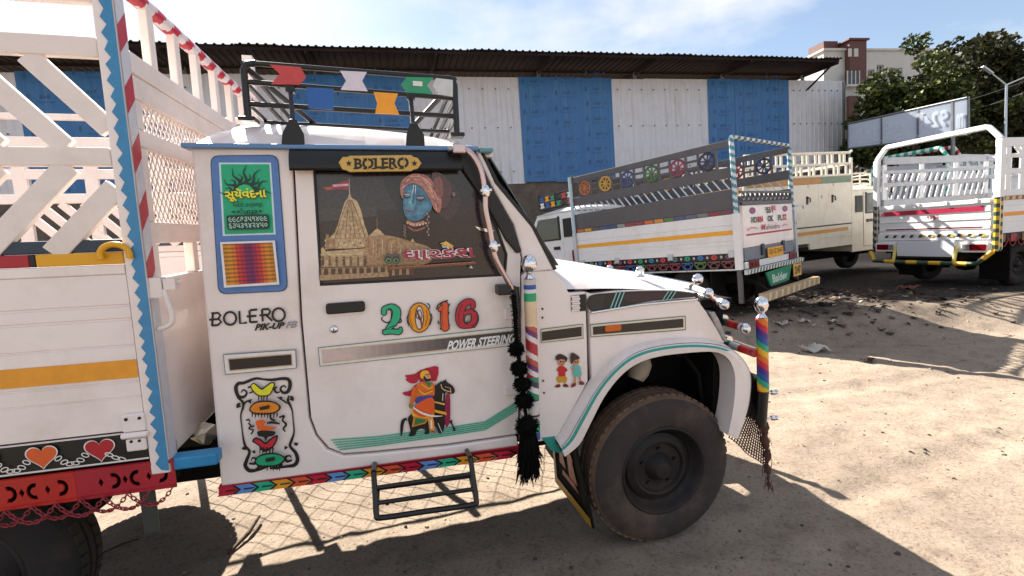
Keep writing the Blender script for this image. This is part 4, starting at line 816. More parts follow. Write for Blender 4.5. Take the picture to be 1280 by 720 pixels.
for k in range(7):
    x = 70 + k * 42; tp([(x, 530), (x + 14, 530), (x + 14, 585), (x, 585)], S3 if k % 3 else (86, 64, 50))
for y, c in ((520, S4), (545, S2), (595, S3)): d.stroke([Z3(62, y), Z3(350, y - 6)], .9, c, 0)
for k in range(16): tp([(90 + k * 16, 430 + (k % 3) * 14), (97 + k * 16, 428 + (k % 3) * 14), (97 + k * 16, 440 + (k % 3) * 14), (90 + k * 16, 442 + (k % 3) * 14)], S3 if k % 2 else S4)
tp([(60, 600), (620, 580), (620, 600), (60, 620)], (128, 96, 72)); tp([(60, 605), (620, 592), (620, 640), (62, 655)], (70, 54, 48)); tp([(62, 640), (470, 622), (470, 648), (64, 672)], (170, 138, 106))
for k in range(13): x = 70 + k * 42; tp([(x, 600 - k * 1.6), (x + 16, 599 - k * 1.6), (x + 16, 660 - k * 2), (x, 662 - k * 2)], S2)
Z5 = lambda x, y: (480 + x / 4.8, 205 + y / 4.8)
def fp(pts, c, n=4): d.curve([Z5(*p) for p in pts], c, n) if n else d.poly([Z5(*p) for p in pts], c)
def fs(pts, w, c): d.stroke([(*Z5(p[0], p[1]), (p[2] if len(p) > 2 else w) / 4.8) for p in pts], 1, c)
fp([(285, 60), (350, 70), (400, 140), (390, 230), (345, 270), (290, 200)], (84, 50, 48)); fp([(130, 330), (250, 310), (280, 360), (270, 440), (130, 430)], (30, 22, 26))
fp([(115, 200), (120, 150), (170, 115), (230, 130), (270, 200), (285, 260), (250, 310), (190, 345), (140, 330), (115, 280)], (58, 112, 140)); fp([(125, 220), (140, 170), (175, 160), (190, 230), (160, 300), (130, 280)], (84, 140, 166)); fp([(215, 240), (260, 230), (265, 270), (215, 310), (190, 290)], (76, 132, 158))
fs([(118, 195, 5), (135, 205, 12), (160, 200, 5)], 8, (44, 40, 52)); fs([(190, 210, 5), (215, 222, 12), (240, 212, 5)], 8, (44, 40, 52)); fs([(120, 185), (150, 186)], 7, (206, 170, 176)); fs([(196, 208), (235, 205)], 6, (206, 170, 176)); fs([(190, 195), (245, 195)], 4, (30, 40, 56)); fs([(118, 180), (155, 178)], 4, (30, 40, 56))
fs([(168, 160, 6), (160, 220, 12), (150, 248, 18), (165, 250, 8)], 8, (110, 168, 190)); fs([(180, 170), (172, 240)], 5, (36, 84, 112)); fs([(128, 275, 4), (150, 285, 14), (178, 285, 4)], 8, (120, 74, 104)); fs([(176, 130), (170, 180)], 4, (210, 220, 224)); fs([(186, 132), (186, 180)], 4, (210, 220, 224))
fp([(95, 150), (110, 100), (170, 65), (250, 75), (300, 130), (340, 220), (330, 290), (300, 280), (270, 210), (220, 140), (165, 120), (120, 150), (112, 210), (100, 190)], (176, 112, 98)); 
for p in ([(110, 150), (150, 100), (220, 100)], [(150, 80), (230, 90), (290, 180)], [(200, 70), (270, 120), (320, 220)], [(260, 160), (300, 220), (310, 280)], [(240, 110), (290, 160)]): fs(p, 6, (214, 160, 140))
for p in ([(120, 130), (170, 95)], [(280, 140), (320, 190)], [(290, 210), (325, 260)], [(300, 90), (330, 120)]): fs(p, 5, (120, 60, 56))
fp([(290, 110), (330, 80), (350, 130), (345, 200), (310, 180)], (130, 78, 70), 3); d.ell(*Z5(412, 185), 2, 2.6, (120, 110, 112))
fs([(135, 345, 16), (180, 365, 22), (240, 350, 18)], 18, (186, 128, 110)); fs([(140, 375, 8), (185, 400, 12), (245, 380, 8)], 8, (150, 84, 80))
for k in range(7): d.ell(*Z5(140 + k * 18, 355 + 12 * math.sin(k / 2)), 1.1, 1.3, (222, 190, 160))
for k in range(8): d.ell(*Z5(255 + (k % 2) * 8, 300 + k * 18), 1.2, 1.6, (150, 120, 116)); d.ell(*Z5(118 + (k % 2) * 8, 370 + k * 9), 1.0, 1.3, (120, 100, 100))
for c_, w_ in (((232, 222, 226), .055), ((156, 24, 66), .02)): d.text('ઘારકેશ', (Z5(112, 492), Z5(532, 478), Z5(538, 556), Z5(116, 578)), c_, w_)
fp([(330, 475), (365, 462), (410, 490), (395, 505)], (214, 176, 90), 0); fs([(20, 625, 14), (540, 590, 12)], 12, (122, 66, 54)); fs([(40, 618, 4), (530, 584, 4)], 4, (176, 110, 84)); fp([(500, 620), (512, 606), (524, 622)], (200, 190, 190), 0)
for x in (28, 72): d.ell(*Z5(x, 565), 6.2, 6.6, (92, 82, 84)); d.ell(*Z5(x, 572), 4.6, 4.6, (30, 28, 30)); d.ell(*Z5(x, 575), 3.4, 3.0, (84, 150, 100)); d.ell(*Z5(x, 576), 2.0, 1.8, (20, 22, 22))
M['film'] = print_mat('printed_window_film', 0.16); d.build('window_film', door, 'film')
panel(T, [(594, 283), (618, 288), (614, 291), (600, 288)], .004, .010, 'inner_mirror_edge', 'chrome', tk, 0)
# --- door hardware
panel(T, rrect([(407.5, 379), (456, 375.5), (457, 388.5), (408.5, 392.5)], 4), -.022, -.003, 'door_handle', 'black', door, .005)
panel(T, rrect([(409, 391), (457, 387.5), (456, 392), (411, 396)], 2), -.006, -.003, 'handle_recess', 'white', door, .002)
p = T.at(417.5, 411.5); mb = MB(); mb.lathe([(.0005, -.010), (.006, -.010), (.012, -.008), (.016, -.003)], (p.x, -.002, p.z), (0, 1, 0), 18); o = mb.build('door_lock', 'chrome', door, smooth=50)
mb = MB(); mb.box(p.x - .002, p.x + .002, -.0135, -.0122, p.z - .005, p.z + .005); mb.build('keyhole', 'black', o)
for y in (392, 487):
    mb = MB(); a = T.at(636, y); mb.box(a.x - .02, a.x + .035, -.015, -.0035, a.z - .022, a.z + .022); h = mb.build('hinge', 'white', tk, bevel=.004)
    mb = MB(); mb.tube([(a.x + .035, -.012, a.z - .028), (a.x + .035, -.012, a.z + .028)], .008, 8); mb.build('hinge_pin', 'white', h, smooth=50)
for x, y in ((678, 386), (678, 397), (679, 476), (680, 491), (546, 408 - 60 + 120)):
    p = T.at(x, y); mb = MB(); mb.lathe([(.0005, -.004), (.004, -.004), (.005, 0)], (p.x, 0 if x > 600 else -.003, p.z), (0, 1, 0), 10); mb.build('screw', 'black' if x < 600 else 'rim', tk)
# --- bonnet
mb = MB(); rings = []
for i in range(14):
    t = i / 13; x = -.545 + t * .735
    ze = 1.305 + (1.246 - 1.305) * t + .012 * math.sin(math.pi * t); zt_ = 1.425 - .165 * t ** 1.35 + .004
    if t > .93: zt_ -= .03 * (t - .93) / .07
    r = []
    for k in range(33):
        s_ = -1 + 2 * k / 32; a = 1 - abs(s_) ** 3.2; r.append((x + .10 * (1 - s_ * s_) * t, .775 + s_ * .765, ze + (zt_ - ze) * a ** .8))
    rings.append(r)
for i in range(13): mb.strip(rings[i], rings[i + 1])
mb.strip([(p[0], p[1], p[2]) for p in rings[-1]], [(p[0] + .02, p[1], p[2] - .07) for p in rings[-1]])
mb.build('bonnet', 'white', tk, smooth=45)
hp = [(733, 365), (740, 367.5), (770, 363.5), (800, 362), (840, 362), (868, 365.5), (871, 373), (840, 375), (810, 379), (770, 386.5), (737.5, 391.5)]
panel(T, hp, .006, .05, 'bonnet_side', 'white', tk, .003)
d = Decal(T, 1, .006); d.curve([(736.5, 370), (770, 365.5), (800, 363.8), (840, 363.6), (866, 366.5), (869.5, 370.5), (840, 373.5), (810, 377), (770, 384), (738, 388.5)], (30, 26, 28), 4)
d.poly([(736, 371), (756, 368.5), (752, 385), (738, 388)], (44, 40, 42)); d.curve([(780, 368), (830, 365.5), (826, 372), (790, 378)], (58, 34, 42), 3)
for x in (762, 766.5, 771, 826, 830.5, 835): d.poly([(x + 8, 364 if x < 800 else 363.8), (x + 9.6, 364), (x + 1.6, 385 if x < 800 else 375.5), (x, 385 if x < 800 else 376)], (130, 196, 192))
d.build('bonnet_decal', tk)
mb = MB(); a = T.at(738, 391); c = T.at(871, 374); mb.tube([(a.x, -.004, a.z), T.at(800, 381, 1, -.004), (c.x, -.004, c.z)], .006, 8); mb.build('bonnet_trim', 'chrome', tk, smooth=60)
mb = MB()                                                            # louvred vent behind the bonnet
q = [T.xz(713.5, 369.5), T.xz(731.5, 367.5), T.xz(732, 388.5), T.xz(714, 389.5)]; mb.prism(q, -.004, -.001); v_ = mb.build('vent', 'black', tk)
mb = MB(); 
for i in range(5):
    for j in range(7):
        x = q[0][0] + (q[1][0] - q[0][0]) * (i + .5 + .5 * (j % 2)) / 9; z = q[3][1] + (q[0][1] - q[3][1]) * (j + .5) / 7; mb.box(x - .0035, x + .0035, -.0062, -.0042, z - .0045, z + .0045)
mb.build('vent_dots', 'white', v_)
# grey strips with an amber repeater
d = Decal(T, 1, 0)
d.poly([(675.5, 411), (728.5, 404.5), (729, 423), (676, 428.5)], (110, 118, 104)); d.poly([(676.3, 412), (727.7, 405.6), (728.1, 422), (676.6, 427.6)], (222, 212, 190)); d.poly([(677, 414.5), (726.5, 408), (726.8, 420), (677, 426)], (40, 32, 30))
d.build('strip_print', tk)
d = Decal(T, 1, 0); d.poly([(737, 405), (856.5, 394.5), (856.8, 412.5), (738, 421.5)], (110, 118, 104)); d.poly([(738, 406.2), (855.4, 395.7), (855.7, 411.3), (738.8, 420.3)], (222, 212, 190)); d.poly([(740.5, 408.3), (853.5, 398), (853.7, 409), (741, 418.3)], (40, 32, 30)); d.stroke([(831, 400), (831, 411)], .6, (18, 14, 14), 0)
d.build('strip_print', tk)
panel(T, rrect([(754.5, 406.8), (775.5, 404.8), (775.7, 413), (755, 415)], 3.5), -.012, -.003, 'side_repeater', 'amber', tk, .004)
# two children, sticker
d = Decal(T, 1, 0); Z6 = lambda x, y: (680 + x / 9, 420 + y / 9)
def kp(pts, c, n=3): d.curve([Z6(*p) for p in pts], c, n)
SK = (206, 140, 104)
kp([(160, 445), (230, 445), (258, 480), (235, 530), (200, 515), (165, 530), (138, 490)], (206, 144, 36)); kp([(120, 575), (140, 545), (175, 540), (180, 572)], (120, 34, 36), 2); kp([(215, 570), (215, 540), (250, 535), (272, 560), (265, 572)], (120, 34, 36), 2)
kp([(160, 345), (195, 330), (235, 350), (262, 380), (235, 410), (235, 445), (165, 448), (160, 400), (140, 385)], (196, 26, 44)); kp([(150, 290), (170, 250), (225, 255), (238, 290), (215, 330), (180, 332), (155, 315)], SK); kp([(125, 235), (150, 205), (190, 200), (240, 225), (260, 250), (240, 295), (225, 262), (175, 258), (150, 275), (140, 250), (130, 280)], (40, 18, 26), 2)
d.ell(*Z6(180, 285), .9, 1.1, (30, 18, 18)); d.ell(*Z6(210, 287), .9, 1.1, (30, 18, 18)); d.stroke([Z6(182, 312), Z6(195, 318), Z6(206, 312)], .7, (120, 40, 36))
kp([(335, 430), (350, 430), (352, 535), (330, 530)], SK, 2); kp([(385, 430), (400, 430), (412, 520), (392, 525)], SK, 2); kp([(295, 570), (310, 530), (350, 520), (348, 555), (310, 572)], (124, 44, 50), 2); kp([(385, 540), (395, 505), (430, 505), (448, 540)], (124, 44, 50), 2)
kp([(310, 350), (335, 325), (395, 330), (405, 380), (410, 440), (325, 445), (320, 390)], (94, 184, 176)); kp([(300, 270), (330, 255), (380, 260), (385, 290), (360, 325), (325, 315)], SK); kp([(285, 230), (295, 190), (320, 182), (350, 200), (385, 225), (388, 255), (340, 262), (310, 300), (295, 310), (288, 270)], (52, 36, 34), 2)
d.ell(*Z6(340, 285), .9, 1.1, (30, 18, 18)); d.ell(*Z6(365, 283), .9, 1.1, (30, 18, 18)); kp([(295, 350), (340, 360), (335, 372), (300, 362)], SK, 2)
d.build('children_sticker', tk)
# --- wheel arch flare
outer = [(694, 548), (701, 538), (714, 515), (740, 473), (770, 443), (800, 428), (847, 421), (887, 423), (913, 434), (931, 453), (937, 472), (935, 500), (929, 521), (919, 546)]
inner = [(706, 571), (724, 556), (736, 534), (755, 497), (775, 471), (796, 455), (822, 446), (860, 441), (893, 440), (910, 448), (918, 465), (919, 487), (916, 515), (910, 544)]
A = catmull([T.at(*p, 1, 0) for p in outer], 4); C = catmull([T.at(*p, 1, -.055) for p in inner], 4)
def sect(f):
    yy = {0: .012, .12: -.030, .3: -.052, .6: -.060, 1: -.055}[f]; return [Vector((a.x + (c.x - a.x) * f, yy, a.z + (c.z - a.z) * f)) for a, c in zip(A, C)]
S_ = [sect(f) for f in (0, .12, .3, .6, 1)]; S_.append([Vector((c.x, .06, c.z)) for c in C]); mb = MB()
for i in range(5): mb.strip(S_[i], S_[i + 1])
fl = mb.build('arch_flare', 'white', tk, smooth=45)
mb = MB(); k1 = 33
def fs_(f, o): 
    a = S_[2]; c = S_[3]; t = (f - .3) / .3; return [Vector((p.x + (q.x - p.x) * t, p.y + (q.y - p.y) * t - o, p.z + (q.z - p.z) * t)) for p, q in zip(a, c)][:k1]
mb.strip(fs_(.36, .003), fs_(.52, .003), 0, lin((36, 150, 138))); mb.strip(fs_(.20, .014), fs_(.245, .012), 0, lin((54, 92, 110))); mb.build('arch_stripe', 'print', fl, smooth='keep')
panel(T, [(677, 547), (694, 545), (693, 549), (704, 568), (688, 562)], -.006, .02, 'arch_gusset', 'teal', tk, .002)
# --- wheel and running gear
def wheel(parent, loc, dirt, side=-1, r=.35, wd_=.215):
    w = empty('wheel', parent); w.location = loc; ax = (0, -side, 0)         # local +axis runs inward from the outer face
    pr = [(.205, .020), (.222, .006), (.255, 0.0), (.29, .002), (.318, .010), (.335, .024), (.345, .040), (.350, .062), (.350, .085), (.343, .086), (.343, .096), (.350, .097), (.350, .122), (.343, .123), (.343, .133), (.350, .134), (.350, .158), (.343, .178), (.325, .205), (.28, .215), (.21, .20), (.20, .19)]
    k = r / .35; mb = MB(); pq = [(a * k, b * wd_ / .215) for a, b in pr]; mb.lathe(pq[:6], (0, 0, 0), ax, 56, 0); mb.lathe(pq[5:19], (0, 0, 0), ax, 56, 1); mb.lathe(pq[18:], (0, 0, 0), ax, 56, 0)
    t = mb.build('tyre', [dirt, 'tread' if dirt == 'tyre' else dirt], w, smooth=38)
    mb = MB(); c0 = r - .004                                               # shoulder lugs of the tread
    for i in range(54):
        a = 2 * math.pi * i / 54
        for y0, y1, a0 in ((.046, .082, 0), (.136, .172, .06)):
            ca_, sa_ = math.cos(a + a0), math.sin(a + a0); tx, tz = -sa_, ca_
            v = [((c0 + e * .0075) * ca_ + s * .014 * tx, y * -side, (c0 + e * .0075) * sa_ + s * .014 * tz) for e in (0, 1) for y in (y0, y1) for s in (-1, 1)]
            mb.add(v, [(0, 1, 3, 2), (4, 6, 7, 5), (0, 4, 5, 1), (2, 3, 7, 6), (0, 2, 6, 4), (1, 5, 7, 3)])
    mb.build('tread', 'tread' if dirt == 'tyre' else dirt, w, kind='stuff')
    mb = MB(); mb.lathe([(.208 * k, .018), (.200 * k, .012), (.193 * k, .020), (.186 * k, .055), (.172 * k, .075), (.165 * k, .082), (.160 * k, .070), (.128 * k, .050), (.120 * k, .052), (.112 * k, .068), (.075 * k, .074), (.06 * k, .070)], (0, 0, 0), ax, 48); mb.build('rim', 'rim', w, smooth=35)
    mb = MB(); mb.lathe([(.07 * k, .075), (.055 * k, .050), (.045 * k, .030), (.036 * k, .018), (.016 * k, .014), (.001, .014)], (0, 0, 0), ax, 24); hb = mb.build('hub', 'rim', w, smooth=35)
    for i in range(5):
        a = 2 * math.pi * i / 5 + .3; mb = MB(); mb.lathe([(.0001, -.012), (.009, -.012), (.010, .01)], (.088 * k * math.cos(a), .070 * -side, .088 * k * math.sin(a)), ax, 6); mb.build('wheel_nut', 'chrome' if dirt == 'x' else 'rim', w)
    return w
wheel(tk, (.012, -.012, .370), 'tyre', r=.380, wd_=.235); wheel(tk, (.012, 1.56, .376), 'tyre2', 1, .386, .235); wheel(tk, (-2.82, .0, .376), 'tyre2', r=.386, wd_=.235); wheel(tk, (-2.82, 1.56, .376), 'tyre2', 1, .386, .235)
mb = MB(); mb.box(-.58, .42, .36, .40, .42, 1.2); mb.box(-.46, .42, .06, .36, 1.16, 1.2); mb.box(-.56, -.50, .06, .36, .60, 1.15); mb.build('wheel_housing', 'under', tk)
mb = MB(); mb.box(.33, .38, .07, .36, .55, 1.14); mb.build('radiator_side', 'under', tk)
mb = MB(); mb.tube([(.015, .18, .375), (.015, 1.40, .375)], .045, 10); mb.build('axle', 'under', tk, smooth=50); mb = MB(); mb.tube([(-2.82, .18, .375), (-2.82, 1.40, .375)], .055, 10); mb.lathe([(.02, -.16), (.13, -.1), (.15, 0), (.13, .1), (.02, .16)], (-2.82, .775, .35), (0, 1, 0), 16); mb.build('axle', 'under', tk, smooth=50)
for y in (.42, 1.10):
    mb = MB(); mb.box(-4.7, .45, y, y + .07, .46, .60); mb.build('chassis_rail', 'under', tk, bevel=.005)
mb = MB(); mb.tube([(.05, .30, .45), (.03, .33, .98)], [.035, .04], 10); mb.tube([(.05, .30, .50), (.05, .30, .72)], .055, 12); mb.build('shock_absorber', 'under', tk, smooth=50)
mb = MB(); mb.beam((-.35, .28, .52), (.35, .28, .50), .06, .035); mb.beam((.12, .10, .62), (.22, .38, .66), .05, .05); mb.tube([(.2, .2, .95), (.28, .12, .8), (.33, .15, .6)], .012, 6); mb.tube([(.0, .30, 1.0), (.18, .22, .88), (.3, .3, .9)], .01, 6); mb.build('suspension_arm', 'under', tk, smooth=40)
p = T.at(800, 468, 1, .14); mb = MB(); mb.lathe([(.001, -.07), (.04, -.07), (.055, -.03), (.055, .02), (.03, .06), (.001, .065)], (p.x, .14, p.z + .045), (.4, .1, .9), 16); mb.build('washer_bottle', mat('grimy_bottle', (150, 138, 124), .6, var=.3, vscale=20), tk, smooth=50)
mb = MB(); mb.box(-1.84, -.45, .06, .75, .60, .69); mb.build('floor_pan', 'under', tk)
mb = MB(); mb.tube([(-.3, .75, .50), (-1.5, .8, .46), (-2.82, .775, .38)], .035, 10); mb.build('propeller_shaft', 'under', tk, smooth=60)
# headlamp, bumper, posts, chrome knobs
hl = [(886, 390), (893, 389), (903, 408), (909.5, 428), (903.5, 426), (895, 409)]
mb = MB(); mb.prism([T.xz(*p) for p in hl], -.005, .24); mb.build('headlamp', 'lens', tk, bevel=.006)
mb = MB(); mb.box(.24, .30, .26, 1.3, .86, 1.2); 
for k in range(7): mb.box(.30, .325, .27, 1.28, .88 + k * .045, .90 + k * .045)
mb.build('grille', 'black', tk)
mb = MB(); mb.box(.40, .56, -.03, 1.58, .60, .80); mb.prism([T.xz(*p, -.03) for p in ((922, 458), (930, 460), (938, 462), (949, 478), (950, 530), (936, 500), (934, 475))], -.03, .10); mb.build('bumper', 'black', tk, bevel=.012)
RB = [(200, 30, 60), (226, 110, 30), (232, 180, 40), (40, 160, 120), (30, 80, 150), (70, 40, 130)]
def post(a, c, r, cf, n=46, seg=16, name='marker_post', sphere=True, mats='print', pr=.034):
    a = Vector(a); c = Vector(c); mb = MB(); mb.tube([a.lerp(c, i / n) for i in range(n + 1)], r, seg, 0, cf); o = mb.build(name, mats, tk, smooth=60)
    if sphere:
        d_ = (c - a).normalized(); mb = MB(); mb.lathe([(.024, -.002), (.026, .004), (.018, .012), (.012, .022), (.017, .030), (pr * .75, .038), (pr, .038 + pr * .75), (pr * .75, .038 + pr * 1.6), (pr * .3, .038 + pr * 1.95), (.001, .038 + pr * 2)], c, d_, 20); mb.build('chrome_knob', 'chrome', o, smooth=60)
    return o
a = T.at(954, 488, 1, -.06); c = T.at(952, 397, 1, -.06); post(a, c, .027, lambda i, k: lin(RB[int((i / 150 * 1.95 + k / 40 * .62) * 6 + .3) % 6]), 150, 40)
e = T.at(951, 531, 1, -.06); mb = MB(); mb.tube([a - Vector((0, 0, .002)), e], .026, 12); mb.build('post_base', 'blacksteel', tk, smooth=60)
for y in (491, 523):
    p = T.at(957, y, 1, -.06); mb = MB(); mb.lathe([(.006, 0), (.006, .03), (.012, .03), (.014, .045), (.006, .046), (.006, .05), (.013, .05), (.013, .06), (.001, .062)], p, (1, -.15, 0), 10); mb.build('bolt', 'chrome', tk, smooth=40)
zb0 = T.at(668, 548, 1, -.08); zt0 = T.at(662, 349, 1, -.08)
bands = [(0, .05, (40, 80, 150)), (.05, .12, (30, 150, 120)), (.12, .15, (200, 190, 180)), (.15, .165, (60, 40, 60)), (.165, .19, (206, 196, 186)), (.19, .25, (200, 200, 200)), (.25, .40, 'g'), (.40, .72, 's'), (.72, .87, (224, 196, 158)), (.87, .92, (30, 160, 110)), (.92, .94, (220, 220, 220)), (.94, .97, (34, 84, 156)), (.97, 1.01, (200, 190, 190))]
def pole_col(i, k):
    u = (i + .5) / 220
    for a_, b_, c_ in bands:
        if a_ <= u < b_:
            if c_ == 's': return lin([(176, 44, 58), (176, 44, 58), (228, 214, 214), (110, 50, 110), (190, 90, 60), (228, 214, 214)][int((u * 9.5 + k / 40 * 1.3) * 3) % 6])
            if c_ == 'g': return lin([(30, 140, 110), (226, 220, 220), (60, 60, 80)][int((u * 9 + k / 40) * 3) % 3])
            return lin(c_)
    return lin((200, 200, 200))
post(zb0, zt0, .026, pole_col, 220, 40, pr=.033)
def rod(p, q, rp_, y0, y1, cols, nm='guard_rod', ball=True):
    a = T.at(*p, 1, y0); c = T.at(*q, 1, y1); n = 16; mb = MB(); mb.tube([a.lerp(c, i / n) for i in range(n + 1)], rp_, 12, 0, lambda i, k: lin(cols[min(int(i / n * len(cols)), len(cols) - 1)])); o = mb.build(nm, 'print', tk, smooth=60)
    if ball: mb = MB(); mb.ball(c + (c - a).normalized() * .012, .025); mb.build('chrome_knob', 'chrome', o, smooth=60)
rod((868, 360), (884, 366), .016, .12, -.03, [(180, 178, 180)]); rod((889, 370), (904, 380), .020, .12, -.05, [(70, 20, 32), (90, 22, 36), (40, 34, 34), (180, 178, 180)])
rod((901, 401), (930, 410), .020, .13, -.06, [(230, 226, 220), (30, 120, 100), (196, 60, 44), (206, 54, 44), (150, 34, 40), (200, 190, 190)]); rod((908, 429), (944, 442), .020, .13, -.06, [(34, 120, 112), (220, 226, 220), (222, 220, 216), (196, 50, 48), (200, 48, 44), (160, 40, 44)], ball=False)
for p, b_ in (((872, 349), (870, 359)), ((800, 338), (801, 345))):
    c = T.at(*p, 1, .16); e = T.at(*b_, 1, .16); mb = MB(); r = .029 if p[0] > 850 else .022; mb.ball(c, r); mb.lathe([(r * .9, -.004), (r * .8, .003), (r * .35, .010), (r * .3, .03)], e, (0, 0, 1), 14); mb.build('chrome_knob', 'chrome', tk, smooth=60)
post((.505, 1.62, .72), (.50, 1.62, 1.16), .027, lambda i, k: lin(RB[int((i / 60 * 1.95 + k / 16 * .62) * 6) % 6]), 60, 16)
for x, z in ((.24, 1.262), (.33, 1.20), (.44, 1.08), (.47, .965)): mb = MB(); mb.tube([(x, .13, z), (x + .02, .775, z + .01), (x, 1.58, z)], .020, 10); mb.build('guard_rod', 'chrome', tk, smooth=60)
for y in (.40, 1.15): mb = MB(); mb.tube([(.44, y, .70), (.49, y, .97), (.42, y, 1.12), (.25, y, 1.265)], .022, 10); mb.build('guard_upright', 'blacksteel', tk, smooth=60)
# net mud screen and frayed cloth at the front corner
mb = MB(); q = [T.at(936, 503, 1, -.02), T.at(956, 530, 1, -.05), T.at(957, 584, 1, -.05), T.at(911, 547, 1, 0)]
def qm(u, v): return (q[3].lerp(q[2], u)).lerp(q[0].lerp(q[1], u), v)
N1 = 15
for k in range(N1 + 1):
    t = k / N1
    for s_ in (0, 1):
        for j in range(N1):
            u0, u1 = j / N1, (j + 1) / N1; a, c = ((u0, t + .03 * math.sin(9 * u0)), (u1, t + .03 * math.sin(9 * u1))) if s_ == 0 else ((t, u0), (t, u1))
            mb.beam(qm(*a), qm(*c), .0045, .004, (0, 1, 0))
mb.build('mud_net', 'meshblk', tk, kind='stuff')
mb = MB(); rnd = random.Random(4); p0 = T.at(955, 528, 1, -.055); p1 = T.at(962, 606, 1, -.055); P = [p0.lerp(p1, k / 14) + Vector((rnd.uniform(-.006, .006), 0, 0)) for k in range(15)]
mb.tube(P, [.022 + .008 * math.sin(k * 1.9) - .0012 * k for k in range(15)], 9)
for k in range(80):
    b_ = P[rnd.randrange(15)] + Vector((rnd.uniform(-.02, .02), rnd.uniform(-.015, .015), 0)); mb.beam(b_, b_ + Vector((rnd.uniform(-.012, .012), rnd.uniform(-.01, .01), -rnd.uniform(.02, .05))), .003, .002)
tag(mb.build('cloth_strip', 'rust', FR and None, smooth=50), 'frayed brown cloth strip hanging from the base of the rainbow post', 'cloth'); bpy.data.objects['cloth_strip'].matrix_world = FR
# mud flap behind the front wheel
q = [T.at(690, 570, 1, .36), T.at(723, 561, 1, .02), T.at(741, 661, 1, -.005), T.at(692, 612, 1, .36)]; xf = -.44
q = [Vector((-.45, .36, .57)), Vector((-.45, .02, .57)), T.at(741, 661, 1, -.01), Vector((-.43, .36, .20))]
mb = MB(); mb.add(q + [v + Vector((.012, 0, 0)) for v in q], [(0, 1, 2, 3), (7, 6, 5, 4), (0, 4, 5, 1), (1, 5, 6, 2), (2, 6, 7, 3), (3, 7, 4, 0)]); mf = mb.build('mud_flap', 'under', tk)
def mq(u, v): return (q[3].lerp(q[2], u)).lerp(q[0].lerp(q[1], u), v) + Vector((-.004, 0, 0))
mb = MB(); mb.add([mq(0, 0), mq(1, 0), mq(1, .12), mq(0, .12)], [(0, 1, 2, 3)], 0, lin((170, 128, 34))); mb.add([mq(0, 0), mq(.08, 0), mq(.08, 1), mq(0, 1)], [(0, 1, 2, 3)], 0, lin((150, 140, 130)))
for u, v, w, h in ((.3, .3, .5, .08), (.25, .45, .2, .2), (.55, .4, .25, .3), (.35, .7, .45, .12)): mb.add([mq(u, v) + Vector((-.001, 0, 0)), mq(u + w, v) + Vector((-.001, 0, 0)), mq(u + w * .8, v + h) + Vector((-.001, 0, 0)), mq(u + .03, v + h) + Vector((-.001, 0, 0))], [(0, 1, 2, 3)], 0, lin((128, 34, 34)))
mb.build('flap_print', 'print', mf, smooth='keep')
# --- step
mb = MB(); s_ = lambda x, y, v: T.at(x, y, 1, v)
a0, a1, b0, b1 = s_(467, 590, -.10), s_(471, 648, -.17), s_(588, 572, -.10), s_(596, 630, -.17)
mb.tube(catmull([a0, a0.lerp(a1, .55), a1.lerp(a0, .08) + Vector((0, 0, .0)), a1 + (b1 - a1) * .05, a1.lerp(b1, .5), b1 - (b1 - a1) * .05, b1.lerp(b0, .1), b0.lerp(b1, .5), b0], 5), .011, 10); st = mb.build('step', 'blacksteel', tk, smooth=60)
for f, v in ((.35, -.10), (.68, -.13)):
    mb = MB(); p = a0.lerp(a1, f); c = b0.lerp(b1, f); mb.tube([p, c], .009, 8); mb.build('step_bar', 'blacksteel', st, smooth=60)
mb = MB(); mb.tube([a0, Vector((a0.x, .4, .56))], .011, 8); mb.tube([b0, Vector((b0.x, .4, .56))], .011, 8); mb.tube([s_(471, 640, -.17) + Vector((0, .16, .01)), s_(596, 622, -.17) + Vector((0, .16, .01))], .009, 8); mb.tube([a1, s_(471, 640, -.17) + Vector((0, .16, .01))], .009, 8); mb.tube([b1, s_(596, 622, -.17) + Vector((0, .16, .01))], .009, 8); mb.build('step_bracket', 'blacksteel', st, smooth=60)
p = s_(184, 612, -.02); mb = MB(); mb.box(p.x - .024, p.x + .024, -.03, -.012, s_(184, 665, -.02).z, .72); mb.build('frame_stub', mat('olive_bracket_paint', (58, 62, 58), .6, var=.2), tk, bevel=.004)
# --- mirror stay, chrome pipe with ball joints
mb = MB(); pp = [s_(576, 184, -.06), s_(590, 193, -.075), s_(601, 212, -.08), s_(606, 240, -.08), s_(607, 262, -.08), s_(613, 290, -.08), s_(618, 318, -.08), s_(626, 336, -.075), s_(641, 362, -.06)]
mb.tube(catmull(pp, 4), .0115, 12); ms = mb.build('mirror_stay', 'pipe', tk, smooth=60)
for x, y in ((606.5, 239), (617, 308)):
    p = s_(x, y, -.08); mb = MB(); mb.lathe([(.001, -.024), (.014, -.022), (.019, -.01), (.019, .01), (.014, .022), (.001, .024)], p, (.15, 0, -1), 12); mb.tube([p + Vector((-.022, -.01, 0)), p + Vector((.024, -.006, .003))], .008, 8); mb.build('stay_joint', 'chrome', ms, smooth=50)
mb = MB(); p = s_(574, 187, -.05); mb.box(p.x - .03, p.x + .02, -.09, -.03, p.z - .02, p.z + .018); mb.build('stay_bracket', 'pipe', ms, bevel=.006)
mb = MB(); a = s_(623, 362, -.05); c = s_(645, 362, -.06); mb.box(a.x - .005, a.x + .05, -.075, -.004, a.z - .022, a.z + .018); mb.tube([a + Vector((.03, 0, 0)), c], .016, 10); mb.tube([c + Vector((0, 0, .012)), s_(646, 385, -.075), s_(648, 440, -.085)], [.014, .013, .011], 10); mb.build('mirror_arm', 'black', tk, smooth=50, bevel=.003)
